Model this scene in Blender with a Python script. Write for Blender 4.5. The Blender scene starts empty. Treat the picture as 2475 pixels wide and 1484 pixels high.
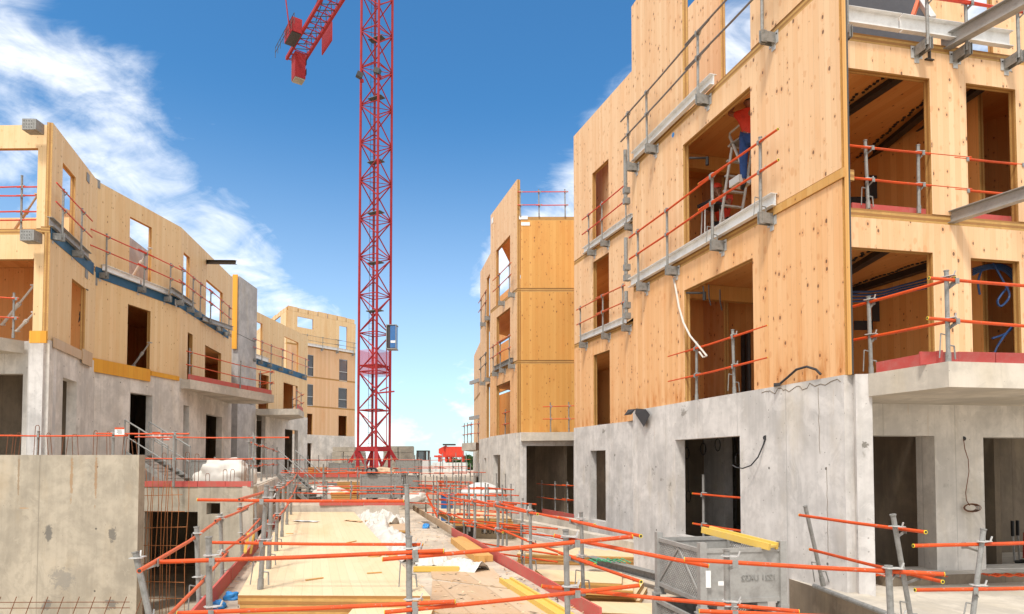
import bpy, bmesh, math, random
from mathutils import Vector, Matrix
random.seed(7)
R = math.radians
SC = bpy.context.scene
COL = SC.collection

# ---------------------------------------------------------------- camera
EYE = 1.8
FL, TH = 1600.0, R(2.0)
PPX, PPY = 1237.5, 1120.0 - 1600.0 * math.tan(R(2.0))
cam_d = bpy.data.cameras.new('camera')
cam = bpy.data.objects.new('camera', cam_d)
COL.objects.link(cam)
cam.location = (0, 0, EYE)
cam.rotation_euler = (R(90) + TH, 0, 0)
cam_d.sensor_width = 36.0
cam_d.lens = 36.0 * FL / 2475.0
cam_d.shift_y = (PPY - 742.0) / 2475.0
cam_d.clip_start = 0.1
cam_d.clip_end = 5000
SC.camera = cam

# ---------------------------------------------------------------- sky and sun
SUN_EL, SUN_AZ = R(58), math.atan2(-0.32, -0.80)      # direction TO the sun, azimuth measured from +Y towards +X
world = bpy.data.worlds.new('World')
SC.world = world
world.use_nodes = True
wt = world.node_tree
for n in list(wt.nodes): wt.nodes.remove(n)
def wn(t, **k):
    n = wt.nodes.new(t)
    for a, b in k.items(): setattr(n, a, b)
    return n
def wmath(op, a, b=None, c=None):
    n = wn('ShaderNodeMath', operation=op)
    for i, v in enumerate((a, b, c)):
        if v is None: continue
        if isinstance(v, (int, float)): n.inputs[i].default_value = v
        else: wt.links.new(v, n.inputs[i])
    return n.outputs[0]
wo = wn('ShaderNodeOutputWorld'); wb = wn('ShaderNodeBackground')
sky = wn('ShaderNodeTexSky', sky_type='NISHITA')
sky.sun_disc = False
sky.sun_elevation = SUN_EL
sky.sun_rotation = SUN_AZ
sky.air_density = 1.1; sky.dust_density = 0.6; sky.ozone_density = 2.5
SKY_STRENGTH = 0.14
tc = wn('ShaderNodeTexCoord')
sep = wn('ShaderNodeSeparateXYZ'); wt.links.new(tc.outputs['Generated'], sep.inputs[0])
X, Y, Z = sep.outputs
def smooth(v, a, b):
    n = wn('ShaderNodeMapRange', interpolation_type='SMOOTHSTEP')
    wt.links.new(v, n.inputs['Value']); n.inputs['From Min'].default_value = a; n.inputs['From Max'].default_value = b
    return n.outputs[0]
def dot(nx, ny, nz):
    return wmath('ADD', wmath('ADD', wmath('MULTIPLY', X, nx), wmath('MULTIPLY', Y, ny)), wmath('MULTIPLY', Z, nz))
def wnoise(scale, detail, rough, vec, dist=0.0):
    n = wn('ShaderNodeTexNoise'); n.inputs['Scale'].default_value = scale; n.inputs['Detail'].default_value = detail
    n.inputs['Roughness'].default_value = rough; n.inputs['Distortion'].default_value = dist
    wt.links.new(vec, n.inputs['Vector']); return n.outputs['Fac']
mp = wn('ShaderNodeMapping'); mp.inputs['Rotation'].default_value = (0, R(-42), 0); mp.inputs['Scale'].default_value = (0.8, 1.0, 1.7); mp.inputs['Location'].default_value = (5.3, 1.1, 2.2)
wt.links.new(tc.outputs['Generated'], mp.inputs[0])
big = wnoise(4.2, 10, 0.60, mp.outputs[0], 0.9)
fine = wnoise(13.0, 9, 0.62, mp.outputs[0], 1.2)
cl = wmath('ADD', wmath('MULTIPLY', big, 0.72), wmath('MULTIPLY', fine, 0.28))
v1 = dot(-0.697, 0.019, -0.717)
m1 = wmath('MULTIPLY', smooth(v1, -0.075, 0.055), wmath('SUBTRACT', 1.0, wmath('MULTIPLY', smooth(v1, 0.10, 0.22), 0.26)))
v2 = dot(0.769, 0.229, -0.597)
m2 = wmath('MULTIPLY', wmath('MULTIPLY', smooth(v2, -0.05, 0.06), 1.15), smooth(Z, 0.16, 0.30))
m3 = wmath('MULTIPLY', wmath('SUBTRACT', 1.0, smooth(Z, 0.10, 0.36)), 0.98)
# unseen bright cloud added overhead and behind the viewer as fill light (thin cloud veils the sun: soft light, no hard shadows)
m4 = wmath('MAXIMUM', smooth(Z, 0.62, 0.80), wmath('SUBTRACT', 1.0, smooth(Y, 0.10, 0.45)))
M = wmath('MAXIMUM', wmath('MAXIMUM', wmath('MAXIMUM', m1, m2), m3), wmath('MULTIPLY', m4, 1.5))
big_c = wmath('ADD', wmath('MULTIPLY', wmath('SUBTRACT', cl, 0.5), 2.1), 0.5)
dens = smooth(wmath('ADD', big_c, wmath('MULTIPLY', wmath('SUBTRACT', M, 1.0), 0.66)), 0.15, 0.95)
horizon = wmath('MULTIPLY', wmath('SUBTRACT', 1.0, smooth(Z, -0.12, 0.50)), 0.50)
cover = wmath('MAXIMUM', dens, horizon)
tint = wn('ShaderNodeMix', data_type='RGBA', blend_type='MULTIPLY'); tint.inputs[0].default_value = 1.0
wt.links.new(sky.outputs[0], tint.inputs[6]); tint.inputs[7].default_value = (0.30, 0.64, 0.82, 1)
mixc = wn('ShaderNodeMix', data_type='RGBA')
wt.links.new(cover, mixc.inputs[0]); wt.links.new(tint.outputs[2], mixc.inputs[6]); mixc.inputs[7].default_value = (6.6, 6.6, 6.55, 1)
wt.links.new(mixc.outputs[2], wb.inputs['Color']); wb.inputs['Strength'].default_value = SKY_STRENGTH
wt.links.new(wb.outputs[0], wo.inputs['Surface'])

sun_d = bpy.data.lights.new('sun', 'SUN'); sun_d.energy = 2.3; sun_d.angle = R(10); sun_d.color = (1.0, 0.95, 0.87)
sun = bpy.data.objects.new('sun', sun_d); COL.objects.link(sun)
sd = Vector((math.sin(SUN_AZ) * math.cos(SUN_EL), math.cos(SUN_AZ) * math.cos(SUN_EL), math.sin(SUN_EL)))
sun.rotation_euler = sd.to_track_quat('Z', 'Y').to_euler()
sun.location = (0, 0, 60)

vs = SC.view_settings
vs.view_transform = 'Standard'; vs.look = 'None'; vs.gamma = 1.0; vs.use_curve_mapping = False
vs.exposure = 0.66
SC.render.engine = 'CYCLES'
SC.cycles.max_bounces = 8; SC.cycles.diffuse_bounces = 5

# ---------------------------------------------------------------- survey helpers: sight lines met with real planes
def ray(px, py):
    xc = (px - PPX) / FL; yc = (PPY - py) / FL
    return Vector((xc, math.cos(TH) - yc * math.sin(TH), math.sin(TH) + yc * math.cos(TH)))
def G(px, py, z):
    d = ray(px, py); t = (z - EYE) / d.z
    return Vector((d.x * t, d.y * t, z))
def PL(px, D):                       # plan point seen in column px at eye level, D metres away
    d = ray(px, 1120); return Vector((d.x / d.y * D, D))
def AT(px, py, D):
    d = ray(px, py); t = D / d.y
    return Vector((d.x * t, D, EYE + d.z * t))
def proj(P):
    x, y, z = P[0], P[1], P[2] - EYE
    dep = y * math.cos(TH) + z * math.sin(TH); up = -y * math.sin(TH) + z * math.cos(TH)
    return PPX + FL * x / dep, PPY - FL * up / dep

# ---------------------------------------------------------------- materials
MATS = {}
def nmat(name, base=(0.5, 0.5, 0.5), rough=0.7, metal=0.0):
    m = bpy.data.materials.new(name); m.use_nodes = True
    b = m.node_tree.nodes['Principled BSDF']
    b.inputs['Base Color'].default_value = (*base, 1); b.inputs['Roughness'].default_value = rough
    b.inputs['Metallic'].default_value = metal
    MATS[name] = m
    return m, m.node_tree, b
class NT:
    def __init__(s, t): s.t = t
    def n(s, ty, **k):
        x = s.t.nodes.new(ty)
        for a, b in k.items(): setattr(x, a, b)
        return x
    def set(s, node, key, v):
        if isinstance(v, (int, float, tuple)): node.inputs[key].default_value = v
        else: s.t.links.new(v, node.inputs[key])
    def math(s, op, a, b=0.0, c=None, clamp=False):
        x = s.n('ShaderNodeMath', operation=op, use_clamp=clamp); s.set(x, 0, a); s.set(x, 1, b)
        if c is not None: s.set(x, 2, c)
        return x.outputs[0]
    def uv(s): return s.n('ShaderNodeUVMap').outputs[0]
    def obj(s): return s.n('ShaderNodeTexCoord').outputs['Object']
    def mapv(s, v, scale=(1, 1, 1), loc=(0, 0, 0)):
        x = s.n('ShaderNodeMapping'); s.set(x, 'Vector', v); x.inputs['Scale'].default_value = scale; x.inputs['Location'].default_value = loc
        return x.outputs[0]
    def noise(s, v, scale, detail=4, rough=0.55, dist=0.0):
        x = s.n('ShaderNodeTexNoise'); s.set(x, 'Vector', v); x.inputs['Scale'].default_value = scale
        x.inputs['Detail'].default_value = detail; x.inputs['Roughness'].default_value = rough; x.inputs['Distortion'].default_value = dist
        return x.outputs['Fac']
    def ramp(s, v, a, b):
        x = s.n('ShaderNodeMapRange', interpolation_type='SMOOTHSTEP'); s.set(x, 'Value', v); x.inputs['From Min'].default_value = a; x.inputs['From Max'].default_value = b
        return x.outputs[0]
    def mix(s, f, a, b, mode='MIX'):
        x = s.n('ShaderNodeMix', data_type='RGBA', blend_type=mode)
        s.set(x, 0, f); s.set(x, 6, a if not (isinstance(a, tuple) and len(a) == 3) else (*a, 1)); s.set(x, 7, b if not (isinstance(b, tuple) and len(b) == 3) else (*b, 1))
        return x.outputs[2]
    def bump(s, b, h, strength=0.3, dist=0.01):
        x = s.n('ShaderNodeBump'); x.inputs['Strength'].default_value = strength; x.inputs['Distance'].default_value = dist
        s.set(x, 'Height', h); s.t.links.new(x.outputs[0], b.inputs['Normal'])
    def sep(s, v):
        x = s.n('ShaderNodeSeparateXYZ'); s.set(x, 0, v); return x.outputs
    def comb(s, a, b, c=0.0):
        x = s.n('ShaderNodeCombineXYZ'); s.set(x, 0, a); s.set(x, 1, b); s.set(x, 2, c); return x.outputs[0]
    def white(s, v, dim='1D'):
        x = s.n('ShaderNodeTexWhiteNoise', noise_dimensions=dim); s.set(x, 'W' if dim == '1D' else 'Vector', v); return x.outputs['Value']
    def vor(s, v, scale, feature='F1', rnd=1.0):
        x = s.n('ShaderNodeTexVoronoi', feature=feature); s.set(x, 'Vector', v); x.inputs['Scale'].default_value = scale; x.inputs['Randomness'].default_value = rnd
        return x.outputs['Distance']

def timber(name, c1, c2, board=0.13, knots=1.0, stain=0.0, stain_z=None, rough=0.65):
    """boards run along v; knots, grain and weather stains"""
    m, t, b = nmat(name, c1, rough); N = NT(t)
    uv = N.uv(); u, v, _ = N.sep(uv)
    idx = N.math('FLOOR', N.math('DIVIDE', u, board))
    rnd = N.white(idx)
    rnd2 = N.white(N.math('ADD', idx, 77.3))
    fr = N.math('FRACT', N.math('DIVIDE', u, board))
    edge = N.ramp(N.math('MINIMUM', fr, N.math('SUBTRACT', 1.0, fr)), 0.0, 0.035)
    off = N.comb(N.math('MULTIPLY', rnd, 17.0), N.math('MULTIPLY', rnd2, 9.0))
    va = N.n('ShaderNodeVectorMath', operation='ADD'); N.set(va, 0, uv); N.set(va, 1, off); uvo = va.outputs[0]
    grain = N.noise(N.mapv(uvo, (38, 1.6, 1)), 1.0, 5, 0.6, 0.4)
    tone = N.noise(N.mapv(uv, (2.0, 0.5, 1)), 1.0, 4, 0.6)
    col = N.mix(N.math('ADD', N.math('MULTIPLY', rnd, 0.60), N.math('MULTIPLY', grain, 0.55)), c1, c2)
    col = N.mix(N.math('MULTIPLY', N.ramp(tone, 0.45, 0.75), 0.25), col, tuple(x * f for x, f in zip(c2, (1.05, 0.82, 0.6))))
    wat = N.noise(N.mapv(uv, (1.1, 0.22, 1), (7, 3, 0)), 1.0, 6, 0.7, 0.6)      # rain marks and yellowing from board to board
    col = N.mix(N.math('MULTIPLY', N.ramp(wat, 0.50, 0.68), 0.34), col, tuple(x * f for x, f in zip(c2, (0.92, 0.74, 0.55))))
    drip = N.noise(N.mapv(uv, (22, 0.6, 1), (1, 8, 0)), 1.0, 5, 0.75)
    col = N.mix(N.math('MULTIPLY', N.ramp(drip, 0.58, 0.70), 0.30), col, tuple(x * 0.55 for x in c2))
    col = N.mix(N.math('MULTIPLY', N.math('SUBTRACT', 1.0, edge), 0.36), col, tuple(x * 0.45 for x in c2))
    if knots > 0:
        k = N.vor(N.mapv(uvo, (9.5, 6.0, 1)), 1.0)
        kid = N.n('ShaderNodeTexVoronoi'); N.set(kid, 'Vector', N.mapv(uvo, (9.5, 6.0, 1))); kid.inputs['Scale'].default_value = 1.0
        kc = N.sep(kid.outputs['Color'])
        rad = N.math('MULTIPLY', N.math('SUBTRACT', kc[0], 0.28, clamp=True), 0.30 * knots)
        kn = N.math('LESS_THAN', k, rad)
        halo = N.ramp(N.math('SUBTRACT', N.math('MULTIPLY', rad, 2.6), k), 0.0, 0.14)
        col = N.mix(N.math('MULTIPLY', halo, 0.35), col, tuple(x * f for x, f in zip(c2, (0.8, 0.55, 0.35))))
        col = N.mix(N.math('MULTIPLY', kn, 0.85), col, (0.085, 0.035, 0.014))
        # resin and nail specks
        s2 = N.vor(N.mapv(uv, (16, 9, 1)), 1.0)
        col = N.mix(N.math('MULTIPLY', N.ramp(N.math('SUBTRACT', 0.085, s2), 0, 0.03), 0.45), col, (0.22, 0.11, 0.05))
    if stain > 0:
        st = N.noise(N.mapv(uv, (7, 0.9, 1)), 1.0, 5, 0.7)
        hz = N.ramp(N.math('SUBTRACT', stain_z + 0.75, v), 0.0, 0.8) if stain_z is not None else 0.4
        f = N.math('MULTIPLY', N.math('MULTIPLY', N.ramp(st, 0.42, 0.7), hz), stain)
        col = N.mix(f, col, (0.50, 0.17, 0.025))
    N.t.links.new(col, b.inputs['Base Color'])
    N.bump(b, N.math('ADD', grain, N.math('MULTIPLY', edge, 1.5)), 0.25, 0.004)
    return m

def layered(name, ca, cb, pitch=0.04, axis=0):
    m, t, b = nmat(name, ca, 0.7); N = NT(t)
    uv = N.uv(); s = N.sep(uv); w = s[axis]
    lay = N.math('FRACT', N.math('DIVIDE', w, pitch * 2))
    alt = N.math('GREATER_THAN', lay, 0.5)
    d = N.math('ABSOLUTE', N.math('SUBTRACT', N.math('FRACT', N.math('DIVIDE', w, pitch)), 0.5))
    col = N.mix(alt, ca, cb)
    nz = N.noise(N.mapv(uv, (30, 30, 1) if axis == 0 else (12, 60, 1)), 1.0, 4, 0.6)
    blk = N.white(N.math('FLOOR', N.math('MULTIPLY', s[1 - axis], 6.0)))
    col = N.mix(N.math('MULTIPLY', N.ramp(nz, 0.4, 0.75), 0.35), col, tuple(x * 0.6 for x in cb))
    col = N.mix(N.math('MULTIPLY', blk, 0.22), col, tuple(x * 0.7 for x in cb))
    col = N.mix(N.math('MULTIPLY', N.ramp(d, 0.43, 0.5), 0.55), col, (0.12, 0.06, 0.02))
    N.t.links.new(col, b.inputs['Base Color'])
    N.bump(b, nz, 0.3, 0.004)
    return m

def concrete(name, base, dirt=(0.16, 0.145, 0.12), joint=1.25, warm=(0.52, 0.42, 0.26), streak=0.6, holes=1.0, patches=0.4, joints=True, chips=0.0, marks=None):
    m, t, b = nmat(name, base, 0.88); N = NT(t)
    uv = N.uv(); u, v, _ = N.sep(uv)
    blot = N.noise(uv, 0.9, 6, 0.62, 0.3)
    mid = N.noise(uv, 4.5, 6, 0.6)
    strk = N.noise(N.mapv(uv, (7.5, 0.35, 1)), 1.0, 6, 0.65, 0.2)
    fines = N.noise(uv, 55, 3, 0.6)
    c = N.mix(N.ramp(blot, 0.35, 0.65), tuple(x * 0.74 for x in base), tuple(min(1, x * 1.14) for x in base))
    c = N.mix(N.math('MULTIPLY', N.ramp(strk, 0.42, 0.72), streak * 0.55), c, tuple(x * 1.25 if x * 1.25 < 1 else 1 for x in base))
    c = N.mix(N.math('MULTIPLY', N.ramp(strk, 0.52, 0.30), streak * 0.5), c, tuple(x * 0.62 for x in base))
    c = N.mix(N.math('MULTIPLY', N.ramp(mid, 0.45, 0.75), 0.5), c, tuple(x * 0.66 for x in base))
    cl2 = N.noise(N.mapv(uv, (2.3, 1.5, 1), (31, 12, 0)), 1.0, 8, 0.7, 1.0)
    c = N.mix(N.math('MULTIPLY', N.ramp(cl2, 0.52, 0.60), 0.38), c, tuple(x * 0.74 for x in base))
    c = N.mix(N.math('MULTIPLY', N.ramp(cl2, 0.46, 0.36), 0.45), c, tuple(min(.8, x * 1.18) for x in base))
    wz = N.noise(N.mapv(uv, (1.4, 0.5, 1), (4, 9, 0)), 1.0, 5, 0.6)
    c = N.mix(N.math('MULTIPLY', N.ramp(wz, 0.5, 0.75), 0.30), c, warm)
    if patches > 0:
        pz = N.noise(N.mapv(uv, (1.5, 1.5, 1), (13, 2, 0)), 1.0, 7, 0.72, 0.5)
        c = N.mix(N.math('MULTIPLY', N.ramp(pz, 0.62, 0.70), patches), c, dirt)
    h = N.math('MULTIPLY', mid, 0.5)
    if holes > 0:
        vz = N.n('ShaderNodeTexVoronoi'); N.set(vz, 'Vector', N.mapv(uv, (13, 13, 1))); vz.inputs['Scale'].default_value = 1.0
        r = N.math('MULTIPLY', N.math('SUBTRACT', N.sep(vz.outputs['Color'])[0], 0.55, clamp=True), 0.30 * holes)
        bh = N.math('LESS_THAN', vz.outputs['Distance'], r)
        c = N.mix(N.math('MULTIPLY', bh, 0.6), c, dirt)
        h = N.math('SUBTRACT', h, bh)
    if joints:
        fr = N.math('FRACT', N.math('DIVIDE', N.math('ADD', u, 0.37), joint))
        jl = N.ramp(N.math('ABSOLUTE', N.math('SUBTRACT', fr, 0.5)), 0.007, 0.002)
        c = N.mix(N.math('MULTIPLY', jl, 0.5), c, tuple(x * 0.45 for x in base))
        h = N.math('SUBTRACT', h, jl)
    if chips > 0:
        wob = N.noise(uv, 9, 4, 0.7)
        cv = N.n('ShaderNodeTexVoronoi'); N.set(cv, 'Vector', N.mapv(uv, (1.7, 1.35, 1), (3.3, 7.1, 0))); cv.inputs['Scale'].default_value = 1.0
        rr = N.math('MULTIPLY', N.math('SUBTRACT', N.sep(cv.outputs['Color'])[1], 0.45, clamp=True), 0.22)
        ch = N.ramp(N.math('SUBTRACT', rr, N.math('ADD', cv.outputs['Distance'], N.math('MULTIPLY', N.math('SUBTRACT', wob, 0.42), 0.35))), 0.0, 0.025)
        c = N.mix(N.math('MULTIPLY', ch, chips), c, dirt)
        # plugged tie holes on a regular grid
        gx = N.math('SUBTRACT', N.math('FRACT', N.math('DIVIDE', u, joint)), 0.87); gz = N.math('SUBTRACT', N.math('FRACT', N.math('DIVIDE', N.math('ADD', v, .3), 1.35)), 0.5)
        tr = N.math('ADD', N.math('POWER', N.math('MULTIPLY', gx, joint), 2.0), N.math('POWER', N.math('MULTIPLY', gz, 1.35), 2.0))
        th_ = N.math('LESS_THAN', tr, 0.00045)
        c = N.mix(N.math('MULTIPLY', th_, 0.85), c, (0.05, 0.045, 0.04)); h = N.math('SUBTRACT', N.math('SUBTRACT', h, ch), th_)
        # thin rusty runs
        ru = N.noise(N.mapv(uv, (14, 0.5, 1), (2, 5, 0)), 1.0, 4, 0.7)
        c = N.mix(N.math('MULTIPLY', N.ramp(ru, 0.66, 0.74), 0.35), c, (0.46, 0.27, 0.10))
    if marks:
        for (mu, mv, mr, ml, dark) in marks:      # stains at known spots: (u, v, radius, stretch, colour)
            w_ = N.noise(uv, 7, 5, 0.75, 0.8)
            dx = N.math('SUBTRACT', u, mu); dz = N.math('DIVIDE', N.math('SUBTRACT', v, mv), ml)
            dd_ = N.math('SQRT', N.math('ADD', N.math('MULTIPLY', dx, dx), N.math('MULTIPLY', dz, dz)))
            f_ = N.ramp(N.math('SUBTRACT', mr, N.math('ADD', dd_, N.math('MULTIPLY', N.math('SUBTRACT', w_, 0.5), mr * 3.2))), 0.0, mr * .35)
            c = N.mix(N.math('MULTIPLY', f_, 0.75), c, dark)
    c = N.mix(N.math('MULTIPLY', fines, 0.18), c, tuple(x * 0.6 for x in base))
    N.t.links.new(c, b.inputs['Base Color'])
    N.bump(b, N.math('ADD', h, N.math('MULTIPLY', fines, 0.25)), 0.45, 0.008)
    return m

def worn(name, base, dark, rough=0.45, metal=0.0, amount=0.5, scale=9.0, spec=None):
    m, t, b = nmat(name, base, rough, metal); N = NT(t)
    o = N.obj()
    a = N.noise(o, scale, 6, 0.68); f = N.noise(o, scale * 7, 3, 0.6)
    c = N.mix(N.math('MULTIPLY', N.ramp(a, 0.42, 0.72), amount), base, dark)
    c = N.mix(N.math('MULTIPLY', N.ramp(f, 0.5, 0.75), amount * 0.5), c, dark)
    N.t.links.new(c, b.inputs['Base Color'])
    N.set(b, 'Roughness', N.math('ADD', rough, N.math('MULTIPLY', N.math('SUBTRACT', a, 0.5), 0.3)))
    N.bump(b, f, 0.12, 0.002)
    return m

def rail_paint(name, base, dark):
    m, t, b = nmat(name, base, 0.55); N = NT(t); o = N.obj()
    a = N.noise(o, 2.6, 6, 0.7); f = N.noise(o, 30, 5, 0.7); g = N.noise(o, 70, 3, 0.6)
    c = N.mix(N.math('MULTIPLY', N.ramp(a, 0.45, 0.7), 0.6), base, dark)
    c = N.mix(N.math('MULTIPLY', N.ramp(f, 0.60, 0.66), 0.65), c, (0.30, 0.24, 0.19))       # cement splashes
    c = N.mix(N.math('MULTIPLY', N.ramp(g, 0.64, 0.70), 0.7), c, (0.10, 0.045, 0.03))       # chipped to rust
    N.t.links.new(c, b.inputs['Base Color']); N.bump(b, f, 0.2, 0.002); b.inputs['Specular IOR Level'].default_value = 0.3
rail_paint
timber('timber_right', (0.79, 0.54, 0.32), (0.68, 0.405, 0.205), 0.11, 1.0, 0.0)
timber('timber_weathered', (0.79, 0.49, 0.26), (0.67, 0.35, 0.14), 0.11, 1.0, 1.1, 3.02)
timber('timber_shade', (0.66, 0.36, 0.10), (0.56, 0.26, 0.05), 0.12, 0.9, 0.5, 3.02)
timber('timber_left', (0.76, 0.56, 0.32), (0.67, 0.45, 0.22), 0.15, 0.7)
timber('timber_far', (0.70, 0.46, 0.28), (0.60, 0.36, 0.18), 0.25, 0.5)
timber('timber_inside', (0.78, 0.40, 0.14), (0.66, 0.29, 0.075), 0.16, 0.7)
timber('timber_deck', (0.69, 0.555, 0.36), (0.65, 0.50, 0.305), 0.12, 0.3)
timber('timber_fresh', (0.62, 0.36, 0.12), (0.52, 0.26, 0.06), 0.11, 0.5)
timber('formwork_yellow', (0.72, 0.36, 0.03), (0.62, 0.27, 0.015), 0.22, 0.2)
timber('plywood_dirty', (0.56, 0.43, 0.30), (0.47, 0.32, 0.19), 0.6, 0.2)
layered('timber_edge', (0.56, 0.32, 0.10), (0.36, 0.17, 0.04), 0.04, 0)
layered('timber_edge_flat', (0.54, 0.31, 0.09), (0.34, 0.16, 0.04), 0.04, 1)
concrete('concrete_right', (0.60, 0.57, 0.545), patches=.75, streak=0.55, chips=0.9, holes=1.25)
concrete('concrete_left', (0.65, 0.605, 0.55), streak=0.5, patches=0.3, chips=0.4)
concrete('concrete_core', (0.44, 0.42, 0.41), streak=0.25, holes=0.3, patches=0.1, joints=False)
concrete('concrete_front', (0.43, 0.38, 0.30), streak=0.9, patches=0.5, warm=(0.50, 0.36, 0.20), chips=0.3)
concrete('concrete_pale', (0.56, 0.50, 0.42), streak=0.3, patches=0.2, joints=False)
concrete('concrete_deck', (0.53, 0.445, 0.35), streak=0.1, patches=0.35, holes=0.5, joints=False, warm=(0.50, 0.36, 0.20))
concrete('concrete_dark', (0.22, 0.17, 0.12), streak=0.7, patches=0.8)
concrete('concrete_block', (0.34, 0.30, 0.24), streak=0.5, patches=0.5, joints=False)
rail_paint('orange_paint', (0.62, 0.078, 0.012), (0.34, 0.045, 0.018))
rail_paint('orange_faded', (0.60, 0.12, 0.04), (0.40, 0.08, 0.03))
worn('red_rail', (0.62, 0.05, 0.018), (0.35, 0.03, 0.02), 0.4, 0, 0.5, 6)
worn('grey_rail', (0.20, 0.18, 0.17), (0.12, 0.07, 0.05), 0.5, 0.3, 0.6, 6)
worn('galvanised', (0.27, 0.265, 0.25), (0.14, 0.135, 0.12), 0.55, 0.15, 0.75, 14)
worn('galvanised_light', (0.52, 0.51, 0.49), (0.30, 0.29, 0.27), 0.5, 0.1, 0.5, 14)
worn('steel_beam', (0.38, 0.37, 0.35), (0.20, 0.185, 0.17), 0.55, 0.3, 0.5, 5)
worn('steel_pale', (0.78, 0.77, 0.75), (0.5, 0.48, 0.45), 0.45, 0.0, 0.45, 5)
worn('steel_dark', (0.055, 0.05, 0.048), (0.03, 0.025, 0.02), 0.5, 0.4, 0.5, 5)
worn('red_board', (0.50, 0.085, 0.07), (0.36, 0.17, 0.12), 0.7, 0, 0.6, 5)
worn('pink_board', (0.44, 0.06, 0.05), (0.40, 0.14, 0.12), 0.7, 0, 0.6, 5)
worn('crane_red', (0.31, 0.008, 0.010), (0.12, 0.008, 0.014), 0.75, 0, 0.4, 1.5)
worn('hopper_red', (0.62, 0.04, 0.015), (0.4, 0.06, 0.03), 0.5, 0, 0.5, 2)
worn('rebar_rust', (0.20, 0.075, 0.030), (0.09, 0.035, 0.018), 0.8, 0.1, 0.7, 20)
worn('rebar_orange', (0.42, 0.16, 0.05), (0.20, 0.07, 0.03), 0.8, 0.1, 0.6, 20)
worn('blue_sheet', (0.012, 0.085, 0.17), (0.008, 0.05, 0.10), 0.55, 0, 0.5, 4)
worn('blue_paint', (0.03, 0.13, 0.34), (0.02, 0.07, 0.2), 0.4, 0, 0.4, 4)
worn('white_sheet', (0.56, 0.535, 0.49), (0.52, 0.46, 0.38), 0.6, 0, 0.4, 3)
worn('white_paint', (0.62, 0.62, 0.60), (0.5, 0.48, 0.45), 0.5, 0, 0.4, 2)
worn('black_plastic', (0.018, 0.018, 0.02), (0.03, 0.03, 0.03), 0.45)
worn('black_felt', (0.035, 0.033, 0.035), (0.06, 0.055, 0.055), 0.85)
worn('membrane', (0.055, 0.055, 0.065), (0.09, 0.09, 0.10), 0.6, 0, 0.5, 3)
worn('blue_cable', (0.01, 0.045, 0.14), (0.01, 0.02, 0.06), 0.45)
worn('yellow_paint', (0.66, 0.43, 0.08), (0.60, 0.42, 0.18), 0.55, 0, 0.4, 5)
worn('yellow_cap', (0.80, 0.62, 0.03), (0.5, 0.4, 0.03), 0.5)
worn('blue_cap', (0.03, 0.25, 0.62), (0.02, 0.15, 0.4), 0.4)
worn('skin', (0.30, 0.13, 0.075), (0.22, 0.09, 0.05), 0.55)
worn('red_shirt', (0.62, 0.05, 0.025), (0.35, 0.03, 0.02), 0.8)
worn('blue_cloth', (0.02, 0.06, 0.20), (0.01, 0.03, 0.1), 0.85)
worn('dark_cloth', (0.02, 0.02, 0.025), (0.04, 0.035, 0.035), 0.85)
worn('label_white', (0.78, 0.77, 0.75), (0.6, 0.6, 0.6), 0.6)
worn('label_print', (0.06, 0.06, 0.06), (0.03, 0.03, 0.03), 0.6)
worn('crate_tan', (0.33, 0.27, 0.18), (0.2, 0.16, 0.1), 0.7)
worn('bark', (0.09, 0.06, 0.04), (0.04, 0.03, 0.02), 0.9)
worn('leaf_green', (0.045, 0.105, 0.02), (0.02, 0.05, 0.012), 0.6, 0, 0.8, 1.2)
worn('sand', (0.42, 0.34, 0.24), (0.24, 0.2, 0.15), 0.95, 0, 0.7, 1.5)
m, t, b = nmat('window_glass', (0.07, 0.08, 0.09), 0.08); b.inputs['Metallic'].default_value = 0.0; b.inputs['Alpha'].default_value = 0.72
b.inputs['Specular IOR Level'].default_value = 0.9
m, t, b = nmat('mesh_red', (0.50, 0.015, 0.015), 0.6); b.inputs['Alpha'].default_value = 0.42

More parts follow.
